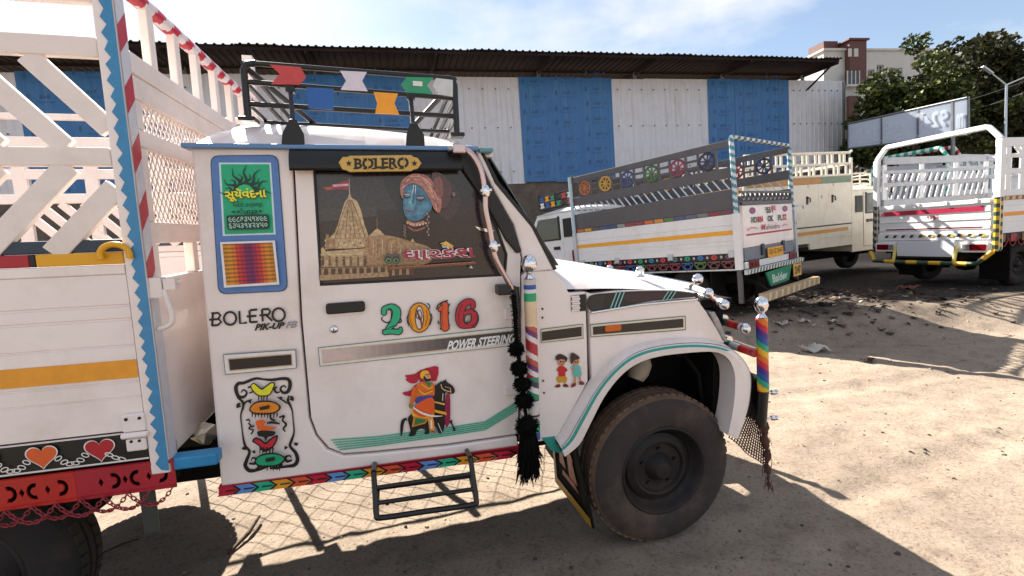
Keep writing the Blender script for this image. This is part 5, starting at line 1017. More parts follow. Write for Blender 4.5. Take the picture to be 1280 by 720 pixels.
# --- pompom tassel, hangs free
tp_ = thing('tassel', 'hanging string of black yarn pompoms beside the striped corner post', 'tassel', FR); rnd = random.Random(8)
def pompom(c, r, name='pompom', n=420):
    mb = MB()
    for _ in range(n):
        d_ = Vector((rnd.gauss(0, 1), rnd.gauss(0, 1), rnd.gauss(0, 1))).normalized(); t_ = d_.orthogonal().normalized() * .0022; e = c + d_ * r * rnd.uniform(.82, 1.12) + Vector((0, 0, -r * .12 * rnd.random())); mb.add([c + d_ * r * .3 + t_, c + d_ * r * .3 - t_, e - t_ * .7, e + t_ * .7], [(0, 1, 2, 3)])
    mb.ball(c, r * .78, 0, 12); mb.build(name, 'foam', tp_, smooth='keep')
for x, y, r in ((645, 436, .036), (649, 460, .038), (652.5, 480, .039), (655, 501, .042), (659, 532, .052)): pompom(s_(x, y, -.11), r)
mb = MB(); mb.tube([s_(641, 368, -.09), s_(644, 400, -.1), s_(646, 430, -.11), s_(655, 500, -.11), s_(660, 540, -.11)], .008, 8)
for k in range(200):
    t = rnd.random(); a = s_(641, 368, -.09).lerp(s_(646, 430, -.11), t); d_ = Vector((rnd.gauss(0, 1), rnd.gauss(0, 1), rnd.gauss(0, .6))).normalized(); mb.beam(a, a + d_ * .017, .002, .002)
mb.build('cord', 'foam', tp_)
mb = MB(); c0 = s_(660, 545, -.11)
for _ in range(420):
    a = 6.28 * rnd.random(); r = .05 * rnd.random() ** .5; b_ = c0 + Vector((r * math.cos(a) * .7, r * math.sin(a) * .6, rnd.uniform(-.01, .03))); L_ = rnd.uniform(.10, .215); m2 = b_ + Vector((rnd.uniform(-.012, .02), rnd.uniform(-.01, .01), -L_ * .5)); e = b_ + Vector((r * math.cos(a) * .35 + rnd.uniform(-.012, .02), rnd.uniform(-.01, .01), -L_)); mb.tube([b_, m2, e], [.0035, .003, .002], 4)
mb.build('tassel_skirt', 'foam', tp_)
# --- roof rack
ry, fy = .12, 1.43; zl = ((-1.735, 2.236, 2.170, 2.088), (-.925, 2.214, 2.136, 2.062)); rk = empty('roof_rack', tk)
for y in (ry, fy):
    mb = MB(); mb.tube([(-1.735, y, 2.03), (-1.735, y, 2.215), (-1.722, y, 2.236), (-1.69, y, 2.240)], .013, 10); mb.build('rack_post', 'blacksteel', rk, smooth=60)
    mb = MB(); mb.tube([(-.925, y, 1.985), (-.925, y, 2.19), (-.935, y, 2.214), (-.96, y, 2.218)], .013, 10); mb.build('rack_post', 'blacksteel', rk, smooth=60)
    for i in (1, 2, 3): mb = MB(); mb.tube([(-1.735 + (.03 if i == 1 else 0), y, zl[0][i] + (.003 if i == 1 else 0)), (-.925 - (.03 if i == 1 else 0), y, zl[1][i] + (.003 if i == 1 else 0))], .0105, 8); mb.build('rack_rail', 'blacksteel', rk, smooth=60)
for x, z in zip((-1.735, -.925), (zl[0], zl[1])):
    for i in (1, 2, 3): mb = MB(); mb.tube([(x, ry, z[i]), (x, fy, z[i])], .0105, 8); mb.build('rack_rail', 'blacksteel', rk, smooth=60)
    zq = 2.025 if x < -1.5 else 1.98
    for y0_ in (ry - .03, fy - .05): mb = MB(); mb.box(x - .03, x + .03, y0_, y0_ + .08, zq - .004, zq + .012); mb.build('rack_foot', 'black', rk, bevel=.004)
for k in (1, 2, 3, 4): y = ry + (fy - ry) * k / 5; mb = MB(); mb.tube([(-1.735, y, zl[0][3] - .012), (-.925, y, zl[1][3] - .012)], .009, 8); mb.build('rack_slat', 'blacksteel', rk, smooth=60)
for p_, q_ in (((-1.735, ry, 2.23), (-1.52, .42, 2.07)), ((-.925, ry, 2.205), (-1.12, .42, 2.05))): mb = MB(); mb.tube([p_, q_], .011, 8); mb.build('rack_brace', 'blacksteel', rk, smooth=60)
for pts, c in (([(337, 80.6), (376, 84), (382.5, 96), (374.7, 106), (339, 105), (349.7, 92.5)], (196, 66, 66)), ([(425, 88.4), (458.4, 90), (452.8, 101), (459.7, 114), (426, 112), (432.5, 101)], (214, 204, 216)), ([(509, 96), (542, 97), (534, 106.6), (541, 117), (509, 116), (501, 105.6)], (44, 146, 104)), ([(383, 109), (417, 111), (416, 124), (417, 137.5), (385.6, 135), (384, 122)], (34, 92, 164)), ([(467, 115), (497.5, 117), (493, 129), (499, 143), (469, 141.6), (471.6, 129)], (240, 158, 30)),
               ([(545, 97.5), (566, 100), (566, 121), (549, 118), (541, 107)], (196, 200, 200))):
    mb = MB(); mb.prism([T.xz(*p, .105) for p in pts], .104, .108, 0, lin(c)); mb.build('rack_plate', 'print', rk, smooth='keep')
d = Decal(T, 1, .104); d.poly([(516, 101.5), (528, 102.3), (528, 108.2), (516, 107.5)], (222, 220, 214)); d.build('plate_print', rk)
for (bx0, bx1, by, ax_, ay, tx, ty) in ((352, 381, 182.5, 366, 149, 363, 112), (507, 531, 183.5, 516.5, 154, 513.5, 121)):
    mb = MB(); mb.prism([T.xz(*p, -.02) for p in ((bx0, by), (bx1, by), (bx1 - 1, by - 15), (ax_ + 4, ay), (ax_ - 4, ay), (bx0 + 1, by - 15))], -.03, -.012); cl = mb.build('rack_clamp', 'black', rk, bevel=.005)
    mb = MB(); a = T.at(ax_, ay + 2, 1, -.015); c = T.at(tx, ty, 1, .10); mb.beam(a, c, .016, .008, (0, -1, .4)); mb.box(c.x - .016, c.x + .016, .085, .12, c.z - .012, c.z + .012); mb.build('clamp_strap', 'black', cl, bevel=.002)

wf = thing('wire_fence', 'low chain-link wire panel behind the decorated truck, casting a netted shadow beneath it', 'fence', FR)
mb = MB(); y = 1.95; pitch_ = .15
for k in range(-10, 20):
    for s_ in (-1, 1):
        x0 = -2.75 + k * pitch_; pts = []
        a = Vector((x0, y, .03)); c_ = Vector((x0 + s_ * .92, y, .95))
        if s_ == -1: a = Vector((x0 + .92, y + .004, .03)); c_ = Vector((x0, y + .004, .95))
        t0 = max(0, (-2.75 - min(a.x, c_.x)) / .92); t1 = max(0, (max(a.x, c_.x) + .35) / .92)
        if t0 + t1 >= 1: continue
        if s_ == 1: a, c_ = a.lerp(c_, t0), c_.lerp(a, t1)
        else: a, c_ = a.lerp(c_, t1), c_.lerp(a, t0)
        mb.tube([a, c_], .0027, 4)
mb.build('wire_mesh', 'steelpost', wf, kind='stuff')
for x in (-2.74, -2.24, -1.39, -.36): mb = MB(); mb.tube([(x, y, -.05), (x, y, 1.0)], .025, 10); mb.build('post', 'steelpost', wf, smooth=60)
mb = MB(); mb.tube([(-2.75, y, .95), (-.35, y, .95)], .012, 8); mb.build('top_wire', 'steelpost', wf)
# --- load bed of the decorated pickup
BY = -.12; FY2 = 1.64; BX0 = -2.095; BX1 = -4.78
zb = lambda y: T.at(0, y, 1, BY).z
def hrail(z0, z1, y0, y1, m, nm='side_rail', x0=BX0, x1=BX1, bev=.004): mb = MB(); mb.box(x1, x0, y0, y1, z0, z1); return mb.build(nm, m, tk, bevel=bev)
z1, z2, z3, z4 = zb(65), zb(39), zb(207), zb(183)
zy0, zy1, zn = zb(336), zb(320), zb(303)
for y0, y1 in ((BY, BY + .035), (FY2 - .035, FY2)):
    near = y0 < 0; wr = 'white_rail'
    hrail(z1, z2, y0, y1, wr); hrail(z3, z4, y0 - .003, y1, wr); hrail(2.325, 2.36, y0, y1, wr); hrail(zy1 + .001, zn, y0 + .004, y1, 'navy', 'side_board')
    if near:
        xs = T.at(45, 325, 1, BY).x; xs2 = T.at(37, 325, 1, BY).x; hrail(zy0, zy1, y0 - .004, y1, 'yellow', 'side_board', BX0, xs); hrail(zy0, zy1, y0 - .004, y1, 'black', 'side_board', xs - .001, xs2); hrail(zy0, zy1, y0 - .004, y1, 'red', 'side_board', xs2 - .001, BX1)
    else:
        hrail(zy0, zy1, y0, y1, wr, 'side_board')
        for x in (-2.28, -2.65, -3.02, -3.39, -3.76, -4.13, -4.5): mb = MB(); mb.box(x - .035, x + .035, y0 + .002, y1 - .004, zn, z1); mb.build('side_upright', wr, tk, bevel=.004)
        hrail(1.97, 2.03, y0 + .004, y1 - .006, wr)
    a = T.at(29, 66, 1, BY); c = T.at(89, 120, 1, BY); sl_ = (c.x - a.x) / (c.z - a.z); st_ = T.at(29, 66, 1, BY).x - T.at(-60, 66, 1, BY).x
    for k in range(0, 14):
        xt = a.x - st_ * k; xb = xt + sl_ * (z4 - z1)
        p, q = Vector((xt, 0, z1)), Vector((xb, 0, z4))
        if q.x > BX0:
            f = (BX0 - p.x) / (q.x - p.x)
            if f <= .05: continue
            q = p.lerp(q, f)
        if p.x < BX1: continue
        if not near: continue
        yy = (y0 + y1) / 2; mb = MB(); mb.beam((p.x, yy, p.z), (q.x, yy, q.z), .062, .026, (0, 1, 0)); mb.build('side_diagonal', wr, tk, bevel=.003)
    a = T.at(146, 232, 1, BY); c = T.at(65, 318, 1, BY); sl2 = (c.x - a.x) / (c.z - a.z); st2 = a.x - T.at(60, 232, 1, BY).x; xt0 = a.x + sl2 * (z3 - a.z)
    for k in range(0, 13):
        xt = xt0 - st2 * k * (1 if near else .62); xb = xt + sl2 * (zy1 - z3) * (1 if near else -1); p, q = Vector((xt, 0, z3)), Vector((xb, 0, zy1))
        if q.x > BX0: continue
        if p.x > BX0: f = (BX0 - q.x) / (p.x - q.x); p = q.lerp(p, f)
        if q.x < BX1: continue
        yy = (y0 + y1) / 2; mb = MB(); mb.beam((p.x, yy - .006, p.z), (q.x, yy - .006, q.z), .068 if near else .045, .026, (0, 1, 0)); mb.build('side_diagonal', wr, tk, bevel=.003)
# pressed steel side panel with grooves
def side_panel(y0, y1, m, ribs, x0, x1, z0, z1, parent, nm='side_panel'):
    """panel whose outer face (y0) is stepped by pressed grooves at ribs = [(z, half height, depth)]"""
    pr = [(z0, 0)]
    for z, h, dp in sorted(ribs): pr += [(z - h, 0), (z - h * .4, dp), (z + h * .4, dp), (z + h, 0)]
    pr.append((z1, 0)); s = 1 if y1 > y0 else -1
    mb = MB(); mb.strip([(x0, y0 + s * d_, z) for z, d_ in pr], [(x1, y0 + s * d_, z) for z, d_ in pr])
    mb.add([(x0, y0, z0), (x1, y0, z0), (x1, y1, z0), (x0, y1, z0), (x0, y0, z1), (x1, y0, z1), (x1, y1, z1), (x0, y1, z1)], [(0, 1, 2, 3), (4, 5, 6, 7), (3, 2, 6, 7), (0, 3, 7, 4), (1, 2, 6, 5)])
    return mb.build(nm, m, parent, smooth='keep')
rz_ = [(zb(391), .006, .006), (zb(409), .006, .006), (zb(444), .005, .005), (zb(492), .005, .005), (zb(512), .004, .004)]
sp = side_panel(BY - .002, BY + .03, 'white', rz_, BX1, BX0, zb(556), zb(350), tk); side_panel(FY2, FY2 - .03, 'white', [], BX1, BX0, zb(556), zb(350), tk)
hrail(zb(350) + .001, zy0 - .002, BY - .006, BY + .04, 'white', 'side_lip'); hrail(zb(350) + .001, zy0 - .002, FY2 - .03, FY2, 'white', 'side_lip')
d = Decal(T, 1, BY - .002, start=.002, px=False); oz0, oz1 = zb(486.5), zb(462.5); d.poly([(BX1, oz0), (BX0, oz0), (BX0, oz1), (BX1, oz1)], (232, 156, 40)); d.build('orange_band', sp)
hb = MB(); hb.box(BX1, BX0, BY, BY + .03, zb(598), zb(558)); hb = hb.build('lower_board', 'black', tk, bevel=.002)
d = Decal(T, 1, BY, start=.002, px=False); zt_, zl_ = zb(559.5), zb(596)
d.poly([(BX1, zt_ - .002), (BX0, zt_ - .002), (BX0, zt_ + .004), (BX1, zt_ + .004)], (224, 218, 214)); d.poly([(BX1, zl_), (BX0, zl_), (BX0, zl_ + .006), (BX1, zl_ + .006)], (224, 218, 214)); d.n += 1
hx1 = T.at(126, 563, 1, BY); hx2 = T.at(54, 569, 1, BY); hs = hx1.x - hx2.x; zc = (zt_ + zl_) / 2 + .006
def heart(cx, cz, s, c):
    d.poly([(cx + s * 16 * math.sin(t) ** 3 / 16, cz + s * (13 * math.cos(t) - 5 * math.cos(2 * t) - 2 * math.cos(3 * t) - math.cos(4 * t)) / 16) for t in [2 * math.pi * k / 36 for k in range(36)]], c, True)
for k in range(12):
    cx = hx1.x - hs * k
    if cx < BX1 + .1: break
    n0 = d.n; heart(cx, zc, .046, (236, 226, 220)); heart(cx, zc, .042, (176, 24, 40) if k % 2 == 0 else (220, 92, 36))
    for j in range(6):                                                # painted chain links between the hearts
        if k == 0 and j < 0: continue
        t = (j + .5) / 6; lx = cx - .036 - (hs - .072) * t; lz = zc - .006 - .034 * math.sin(math.pi * t); rot = -math.cos(math.pi * t) * .55
        lx2 = lx
        d.stroke([(lx2 + .011 * math.cos(a) * math.cos(rot) - .0065 * math.sin(a) * math.sin(rot), lz + .011 * math.cos(a) * math.sin(rot) + .0065 * math.sin(a) * math.cos(rot)) for a in [k_ * 1.047 for k_ in range(6)]], .0034, (230, 226, 222), 2, layer=(j % 2 == 0), closed=True)
for j in range(3):
    t = (j + .5) / 6; lx = hx1.x + .04 + .018 * j; lz = zc - .004 - .03 * math.sin(math.pi * t); d.stroke([(lx + .011 * math.cos(a), lz + .0065 * math.sin(a) - .004 * math.cos(a)) for a in [k_ * 1.047 for k_ in range(6)]], .0034, (230, 226, 222), 2, closed=True)
d.build('heart_print', hb)
# red pierced valance
rz0, rz1 = T.at(0, 639, 1, BY).z, T.at(0, 600, 1, BY).z; xe = T.at(219, 590, 1, BY).x; xm = T.at(95, 600, 1, BY).x
def arc(cx, cz, r, w, a0, a1, n=8):
    return [(cx + (r + w / 2) * math.cos(a0 + (a1 - a0) * i / n) * .8, cz + (r + w / 2) * math.sin(a0 + (a1 - a0) * i / n)) for i in range(n + 1)] + [(cx + (r - w / 2) * math.cos(a1 + (a0 - a1) * i / n) * .8, cz + (r - w / 2) * math.sin(a1 + (a0 - a1) * i / n)) for i in range(n + 1)]
for x0, x1, m in ((xm, xe, 'red'), (BX1, xm - .001, 'redorange')):
    hgt = rz1 - rz0; zc_ = (rz0 + rz1) / 2; x = x1 - .045; k = 0; holes = []
    while x > x0 + .045:
        if k % 2 == 0: holes.append(arc(x, zc_,   .022, .015, -1.9, 1.9))
        else: holes.append(arc(x, zc_,   .022, .015, math.pi - 1.9, math.pi + 1.9))
        holes.append([(x - .036, zc_ + .016), (x - .028, zc_), (x - .036, zc_ - .016), (x - .044, zc_)]) if x - .05 > x0 + .02 else None; x -= .072; k += 1
    fill(None, [(x0, rz0), (x1, rz0), (x1, rz1), (x0, rz1)], holes, BY - .003, BY + .003, 'pierced_valance', m, tk, 0, px=False)
    vb = MB(); vb.box(x0, x1, BY - .007, BY - .0035, rz1 - .014, rz1 - .002); vb.box(x0, x1, BY - .007, BY - .0035, rz0 + .002, rz0 + .012); vb.build('valance_rib', m, tk, kind='stuff')
mb = MB(); mb.box(BX1, -2.04, BY + .03, BY + .08, rz0 + .005, rz1 + .04); mb.build('bed_sill', 'under', tk)
# real red chains swagged below the valance
def link(mb, c, d_, r, flat):
    d_ = d_.normalized(); u = Vector((0, 1, 0)) if flat else d_.cross(Vector((0, 1, 0))).normalized()
    mb.tube([c + d_ * (.011 * math.cos(a)) + u * (.006 * math.sin(a)) for a in [k * math.pi / 4 for k in range(8)]], r, 5, closed=True)
pitch = T.at(195, 605, 1, BY).x - T.at(167, 610, 1, BY).x; x = xe - .005; k = 0; zc0 = rz0 + .01
while x > BX1 + .1 and k < 24:
    xa, xb = x, x - pitch * 2.0; mb = MB(); n = 13
    for i in range(n):
        t = (i + .5) / n; px_ = xa + (xb - xa) * t; pz = zc0 - .055 * (1 - (2 * t - 1) ** 2); dd = Vector((xb - xa, 0, .055 * 4 * (2 * t - 1))); link(mb, Vector((px_, BY - .018 - .006 * (k % 2), pz)), dd, .0022, i % 2 == 0)
    mb.build('swag_chain', 'darkred', tk, smooth=60); x -= pitch * 1.0; k += 1
# corner post with saw-tooth blue tape and red chevrons
px0, px1 = -2.093, -2.033; zp0 = .755; mb = MB(); mb.box(px0, px1, BY - .008, BY + .055, zp0, 2.75); cpst = mb.build('corner_post', 'white', tk, bevel=.006)
for x0_, x1_, y0_, y1_ in ((BX1, BX1 + .06, BY - .008, BY + .055), (BX1, BX1 + .06, FY2 - .055, FY2 + .008), (px0, px1, FY2 - .055, FY2 + .008)): mb = MB(); mb.box(x0_, x1_, y0_, y1_, zp0, 2.75); mb.build('corner_post', 'white', tk)
d = Decal(T, 1, BY - .008, start=.002, px=False); pts = [(px1 - .002, zp0 + .01), (px1 - .002, 2.74)]; z = 2.74; k = 0
while z > zp0 + .01:
    pts.append((px0 + (.020 if k % 2 == 0 else .034) + random.uniform(-.003, .003), z)); z -= .024 + random.uniform(-.004, .004); k += 1
d.poly(pts, (58, 134, 182)); d.build('sawtooth_tape', cpst)
d = Decal(T, 0, px1, 1, start=.002, px=False); d.poly([(BY - .006, zp0), (BY + .053, zp0), (BY + .053, 2.74), (BY - .006, 2.74)], (206, 206, 214)); d.n += 1; z = 2.7
while z > 1.45:
    d.poly([(BY - .006, z - .06), (BY + .053, z), (BY + .053, z - .085), (BY - .006, z - .145)], (184, 24, 50), False); z -= .19
d.build('chevron_tape', cpst)
mb = MB(); mb.box(-2.035, -1.885, BY - .002, BY + .06, .757, .803); mb.build('corner_bracket', 'bluebar', tk, bevel=.008)
# headboard behind the cab: rails, uprights, expanded metal
hx0, hx1_ = -2.072, -2.036
mb = MB(); mb.box(hx0 - .01, hx1_ + .006, BY + .056, FY2 - .056, 2.135, 2.205); mb.build('headboard_beam', 'white_rail', tk, bevel=.006)
top = MB(); top.tube([(hx1_ - .02, BY + .03, 2.43), (hx1_ - .02, FY2 - .03, 2.445)], .026, 12); tr_ = top.build('headboard_top_rail', 'white_rail', tk, smooth=60)
mb = MB(); nseg = 96
mb.tube([(hx1_ - .02, BY + .03 + (FY2 - BY - .06) * i / nseg, 2.43 + .015 * i / nseg) for i in range(nseg + 1)], .0275, 12, 0, lambda i, k: lin((182, 30, 56) if int((i + k * .6) / 4) % 2 == 0 else (222, 214, 218))); mb.build('spiral_tape', 'print', tr_, smooth=60)
for y in (.14, .37, .60, .84, 1.08, 1.32): mb = MB(); mb.box(hx0 + .004, hx1_ - .002, y - .025, y + .025, 2.206, 2.42); mb.build('headboard_upright', 'white_rail', tk, bevel=.004)
for z0, z1_ in ((2.055, 2.134), (1.895, 1.955), (1.565, 1.64)): mb = MB(); mb.box(hx0, hx1_, BY + .056, FY2 - .056, z0, z1_); mb.build('headboard_rail', 'white_rail', tk, bevel=.005)
for y in (BY + .056, .72, FY2 - .12): mb = MB(); mb.box(hx0 + .002, hx1_ - .002, y, y + .06, 1.641, 1.894); mb.box(hx0 + .002, hx1_ - .002, y, y + .06, 1.956, 2.054); mb.build('headboard_upright', 'white_rail', tk, bevel=.004)
mb = MB(); sw, lw = .036, .052
for z0, z1_ in ((1.641, 1.894), (1.956, 2.054)):
    nz_ = max(2, round((z1_ - z0) / (lw / 2))); dz = (z1_ - z0) / nz_
    for j in range(nz_):
        for i in range(int((FY2 - BY - .12) / sw)):
            y = BY + .06 + i * sw + (sw / 2 if j % 2 else 0); z = z0 + j * dz
            mb.beam((hx1_ - .02, y, z), (hx1_ - .02, y + sw / 2, z + dz), .009, .004, (1, 0, 0)); mb.beam((hx1_ - .02, y, z), (hx1_ - .02, y - sw / 2, z + dz), .009, .004, (1, 0, 0))
mb.build('expanded_mesh', 'white_rail', tk, kind='stuff')
mb = MB(); mb.box(hx0, hx1_ - .004, BY + .056, FY2 - .056, .80, 1.44); mb.build('headboard_panel', 'white', tk, bevel=.004)
for y in (-.06, .30, 1.1): mb = MB(); mb.box(hx0, hx1_, y, y + .05, 1.441, 1.564); mb.build('headboard_upright', 'white_rail', tk, bevel=.004)
mb = MB(); mb.box(BX1, hx0 - .002, BY + .04, FY2 - .04, .77, .80); mb.build('bed_floor', 'under', tk)
for x in (-2.4, -2.9, -3.4, -3.9, -4.4): mb = MB(); mb.box(x - .03, x + .03, .0, 1.55, .62, .768); mb.build('cross_member', 'under', tk)
mb = MB(); mb.box(BX1, BX1 + .03, BY + .06, FY2 - .06, .8, 1.5); mb.build('tailgate', 'white', tk)
# latch, hinge, ring
p = T.at(203, 355, 1, -.09); mb = MB(); mb.box(p.x - .035, p.x + .01, -.125, -.08, p.z - .045, p.z + .025); mb.box(p.x + .012, p.x + .05, -.12, -.075, p.z - .02, p.z + .02); mb.tube([T.at(198, 354, 1, -.1), T.at(226, 352, 1, -.1)], .007, 8); lt = mb.build('latch', 'white_rail', tk, bevel=.004)
mb = MB(); mb.tube(catmull([T.at(205, 362, 1, -.115), T.at(209, 375, 1, -.12), T.at(215, 392, 1, -.12), T.at(214, 404, 1, -.12), T.at(206, 409, 1, -.115), T.at(199, 411, 1, -.11)], 4), .009, 10); mb.build('latch_handle', 'white_rail', lt, smooth=60)
a = T.at(170, 530, 1, BY); c = T.at(173, 553, 1, BY); hg = MB(); hg.box(a.x - .036, a.x + .034, BY - .016, BY - .003, a.z - .022, a.z + .042); hg.box(c.x - .030, c.x + .030, BY - .018, BY - .004, c.z - .024, c.z + .020); hg.tube([(a.x - .04, BY - .016, (a.z + c.z) / 2), (a.x + .04, BY - .016, (a.z + c.z) / 2)], .011, 10); hg = hg.build('hinge', 'white', tk, bevel=.005)
mb = MB()
for dx, dz in ((-.02, .025), (.02, .025), (-.012, -.055), (.012, -.055)): mb.lathe([(.0001, 0), (.005, 0), (.006, .004)], (a.x + dx, BY - .0195, a.z + dz), (0, 1, 0), 8)
mb.build('hinge_rivets', 'black', hg)
mb = MB(); c = T.at(143.5, 319, 1, BY - .02); R_ = .042; mb.tube([c + Vector((R_ * math.cos(t), 0, R_ * .85 * math.sin(t))) for t in [-.35 + (math.pi + .7) * k / 16 for k in range(17)]], .010, 10); mb.build('tie_ring', 'yellow', tk, smooth=60)
mb = MB(); r2 = random.Random(2); c = T.at(254, 543, 1, .12)
vv = [c + Vector((r2.uniform(-.05, .05), r2.uniform(-.04, .04), r2.uniform(-.035, .045))) for _ in range(16)]; bm = bmesh.new()
for v in vv: bm.verts.new(v)
bmesh.ops.convex_hull(bm, input=bm.verts); me = bpy.data.meshes.new('foil_wrap'); bm.to_mesh(me); bm.free(); me.materials.append(M['foil']); o = bpy.data.objects.new('foil_wrap', me); COL.objects.link(o); o.matrix_world = FR; tag(o, 'crumpled silver wrap wedged between cab and load bed above the blue bracket', 'litter')
mb = MB(); mb.box(-1.99, -1.80, .06, .9, .70, .745); mb.build('gap_bracket', 'under', tk)
# ------------------------------------------------------------------ the other parked pickups
def simple_cab(root, xb, ya, yb, paint, out, rack=None):
    """short-nosed single cab; xb is its back, ya the side we see (outward direction out = +1 or -1 along y)"""
    s = out; side = [(0, .58), (0, 1.86), (.98, 1.86), (1.34, 1.40), (1.52, 1.27), (2.08, 1.22), (2.26, 1.10), (2.32, .80), (2.30, .62), (2.24, .60)]
    arch = [(1.9 + .44 * math.cos(a), .40 + .46 * math.sin(a)) for a in [.45 + (math.pi - .9) * k / 10 for k in range(11)]]
    low = [(1.44, .58)]; loop = [(xb + x, z) for x, z in side + arch + low]
    w = [(xb + .42, 1.38), (xb + .42, 1.78), (xb + .96, 1.78), (xb + 1.20, 1.38)]
    for y, o in ((ya, s), (yb, -s)):
        fill(None, loop, [w], y, y - o * .05, 'cab_side_panel', paint, root, .006, px=False)
        dl = [(xb + .34, .68), (xb + .34, 1.82), (xb + .98, 1.82), (xb + 1.28, 1.40), (xb + 1.30, .80), (xb + 1.16, .66)]
        d_ = fill(None, dl, [w], y + o * .012, y + o * .001, 'door', paint, root, .005, px=False)
        mb = MB(); mb.prism([(xb + .41, 1.37), (xb + .41, 1.79), (xb + .97, 1.79), (xb + 1.21, 1.37)], y - o * .012, y - o * .02); mb.build('window', 'glass2', d_)
        mb = MB(); mb.box(xb + .38, xb + .43, min(y + o * .002, y + o * .02), max(y + o * .002, y + o * .02), 1.36, 1.80); mb.box(xb + .43, xb + 1.2, min(y + o * .002, y + o * .018), max(y + o * .002, y + o * .018), 1.355, 1.385); mb.build('window_rubber', 'black', d_)
        mb = MB(); yy = sorted((y + o * .0125, y + o * .035)); mb.box(xb + .42, xb + .58, yy[0], yy[1], 1.18, 1.24); mb.build('door_handle', 'black', d_, bevel=.006)
        mb = MB(); yy = sorted((y + o * .002, y + o * .02)); mb.box(xb + .10, xb + .30, yy[0], yy[1], 1.40, 1.74); mb.build('quarter_vent', 'black', root)
        mb = MB(); A_ = [(1.9 + .44 * math.cos(a), .40 + .46 * math.sin(a)) for a in [.4 + (math.pi - .8) * k / 12 for k in range(13)]]; B2 = [(1.9 + .50 * math.cos(a), .40 + .53 * math.sin(a)) for a in [.4 + (math.pi - .8) * k / 12 for k in range(13)]]
        mb.strip([(xb + a, y + o * .05, c) for a, c in A_], [(xb + a, y + o * .002, c) for a, c in B2]); mb.strip([(xb + a, y + o * .05, c) for a, c in A_], [(xb + a, y - o * .06, c) for a, c in A_]); mb.build('arch_flare', paint, root, smooth=40)
    y0, y1 = min(ya, yb), max(ya, yb); ym = (y0 + y1) / 2; hw = (y1 - y0) / 2
    mb = MB(); rings = [[(xb + x, ym + t * (hw + .02), 1.86 + h * (1 - abs(t) ** 5)) for t in [-1 + k / 8 for k in range(17)]] for x, h in ((-.02, 0), (0, .06), (.10, .10), (.5, .12), (.85, .08), (1.0, .03), (1.02, 0))]
    for i in range(6): mb.strip(rings[i], rings[i + 1])
    mb.build('roof', paint, root, smooth=50)
    mb = MB(); rings = [[(xb + x + .08 * (1 - t * t), ym + t * hw, z0 + h * (1 - abs(t) ** 3.5)) for t in [-1 + k / 8 for k in range(17)]] for x, z0, h in ((1.32, 1.34, .05), (1.6, 1.27, .08), (2.0, 1.22, .06), (2.20, 1.12, .06), (2.26, 1.06, .02))]
    for i in range(4): mb.strip(rings[i], rings[i + 1])
    mb.build('bonnet', paint, root, smooth=50)
    mb = MB(); mb.add([(xb + 1.0, y0 + .06, 1.85), (xb + 1.0, y1 - .06, 1.85), (xb + 1.35, y1 - .05, 1.40), (xb + 1.35, y0 + .05, 1.40)], [(0, 1, 2, 3)]); mb.build('windscreen', 'glass2', root).modifiers.new('thick', 'SOLIDIFY').thickness = .006
    mb = MB(); mb.box(xb + .002, xb + .05, y0 + .052, y1 - .052, .6, 1.85); mb.build('cab_back_panel', paint, root)
    mb = MB(); mb.box(xb + 2.2, xb + 2.26, y0 + .05, y1 - .05, .66, 1.06); mb.build('grille', 'black', root); mb = MB(); mb.box(xb + 2.32, xb + 2.5, y0, y1, .50, .68); mb.build('bumper', 'black', root, bevel=.02)
    mb = MB(); mb.box(xb + .06, xb + 1.3, y0 + .06, y1 - .06, .6, .66); mb.box(xb + .2, xb + .7, y0 + .1, y1 - .1, .66, 1.15); mb.box(xb + .2, xb + .34, y0 + .1, y1 - .1, 1.15, 1.5); mb.box(xb + 1.3, xb + 1.36, y0 + .06, y1 - .06, .66, 1.35); mb.build('cab_interior', 'under', root)
    mb = MB(); mb.tube([(xb + 1.18, ya - s * .35, 1.25), (xb + 1.05, ya - s * .35, 1.42)], .02, 6); c = Vector((xb + 1.02, ya - s * .35, 1.45)); ax = Vector((-.65, 0, .75)).normalized(); u = Vector((0, 1, 0)); v = ax.cross(u); mb.tube([c + u * .18 * math.cos(t) + v * .18 * math.sin(t) for t in [k * .524 for k in range(12)]], .014, 6, closed=True); mb.build('steering_wheel', 'black', root, smooth=60)
    for y, sd in ((ya, s), (yb, -s)): wheel(root, (xb + 1.9, y - sd * .02, .352), 'tyre2', sd)
def chassis(root, x0, x1, ya, yb, rear_x, s):
    y0, y1 = min(ya, yb), max(ya, yb)
    for y in (y0 + .45, y1 - .52): mb = MB(); mb.box(x0, x1 + 2.2, y, y + .07, .46, .60); mb.build('chassis_rail', 'under', root)
    mb = MB(); mb.tube([(rear_x, y0 + .2, .35), (rear_x, y1 - .2, .35)], .055, 8); mb.lathe([(.02, -.16), (.13, -.1), (.15, 0), (.13, .1), (.02, .16)], (rear_x, (y0 + y1) / 2, .35), (0, 1, 0), 12); mb.build('axle', 'under', root, smooth=50)
    mb = MB(); mb.box(x0, x1, y0 + .03, y1 - .03, .74, .80); mb.build('bed_floor', 'under', root)
    for y, sd in ((ya, s), (yb, -s)): wheel(root, (rear_x, y - sd * .12, .352), 'tyre2', sd)
    for q0, q1 in ((y0 + .1, y0 + .38), (y1 - .38, y1 - .1)): mb = MB(); mb.box(rear_x + .35, rear_x + .40, q0, q1, .2, .7); mb.build('mud_flap', 'under', root); mb = MB(); mb.box(rear_x - .42, rear_x - .40, q0 - .06, q1 + .06, .12, .72); mb.build('mud_flap', 'under', root)
def bx(root, nm, m, x0, x1, y0, y1, z0, z1, bev=.004): mb = MB(); mb.box(min(x0, x1), max(x0, x1), min(y0, y1), max(y0, y1), z0, z1); return mb.build(nm, m, root, bevel=bev)

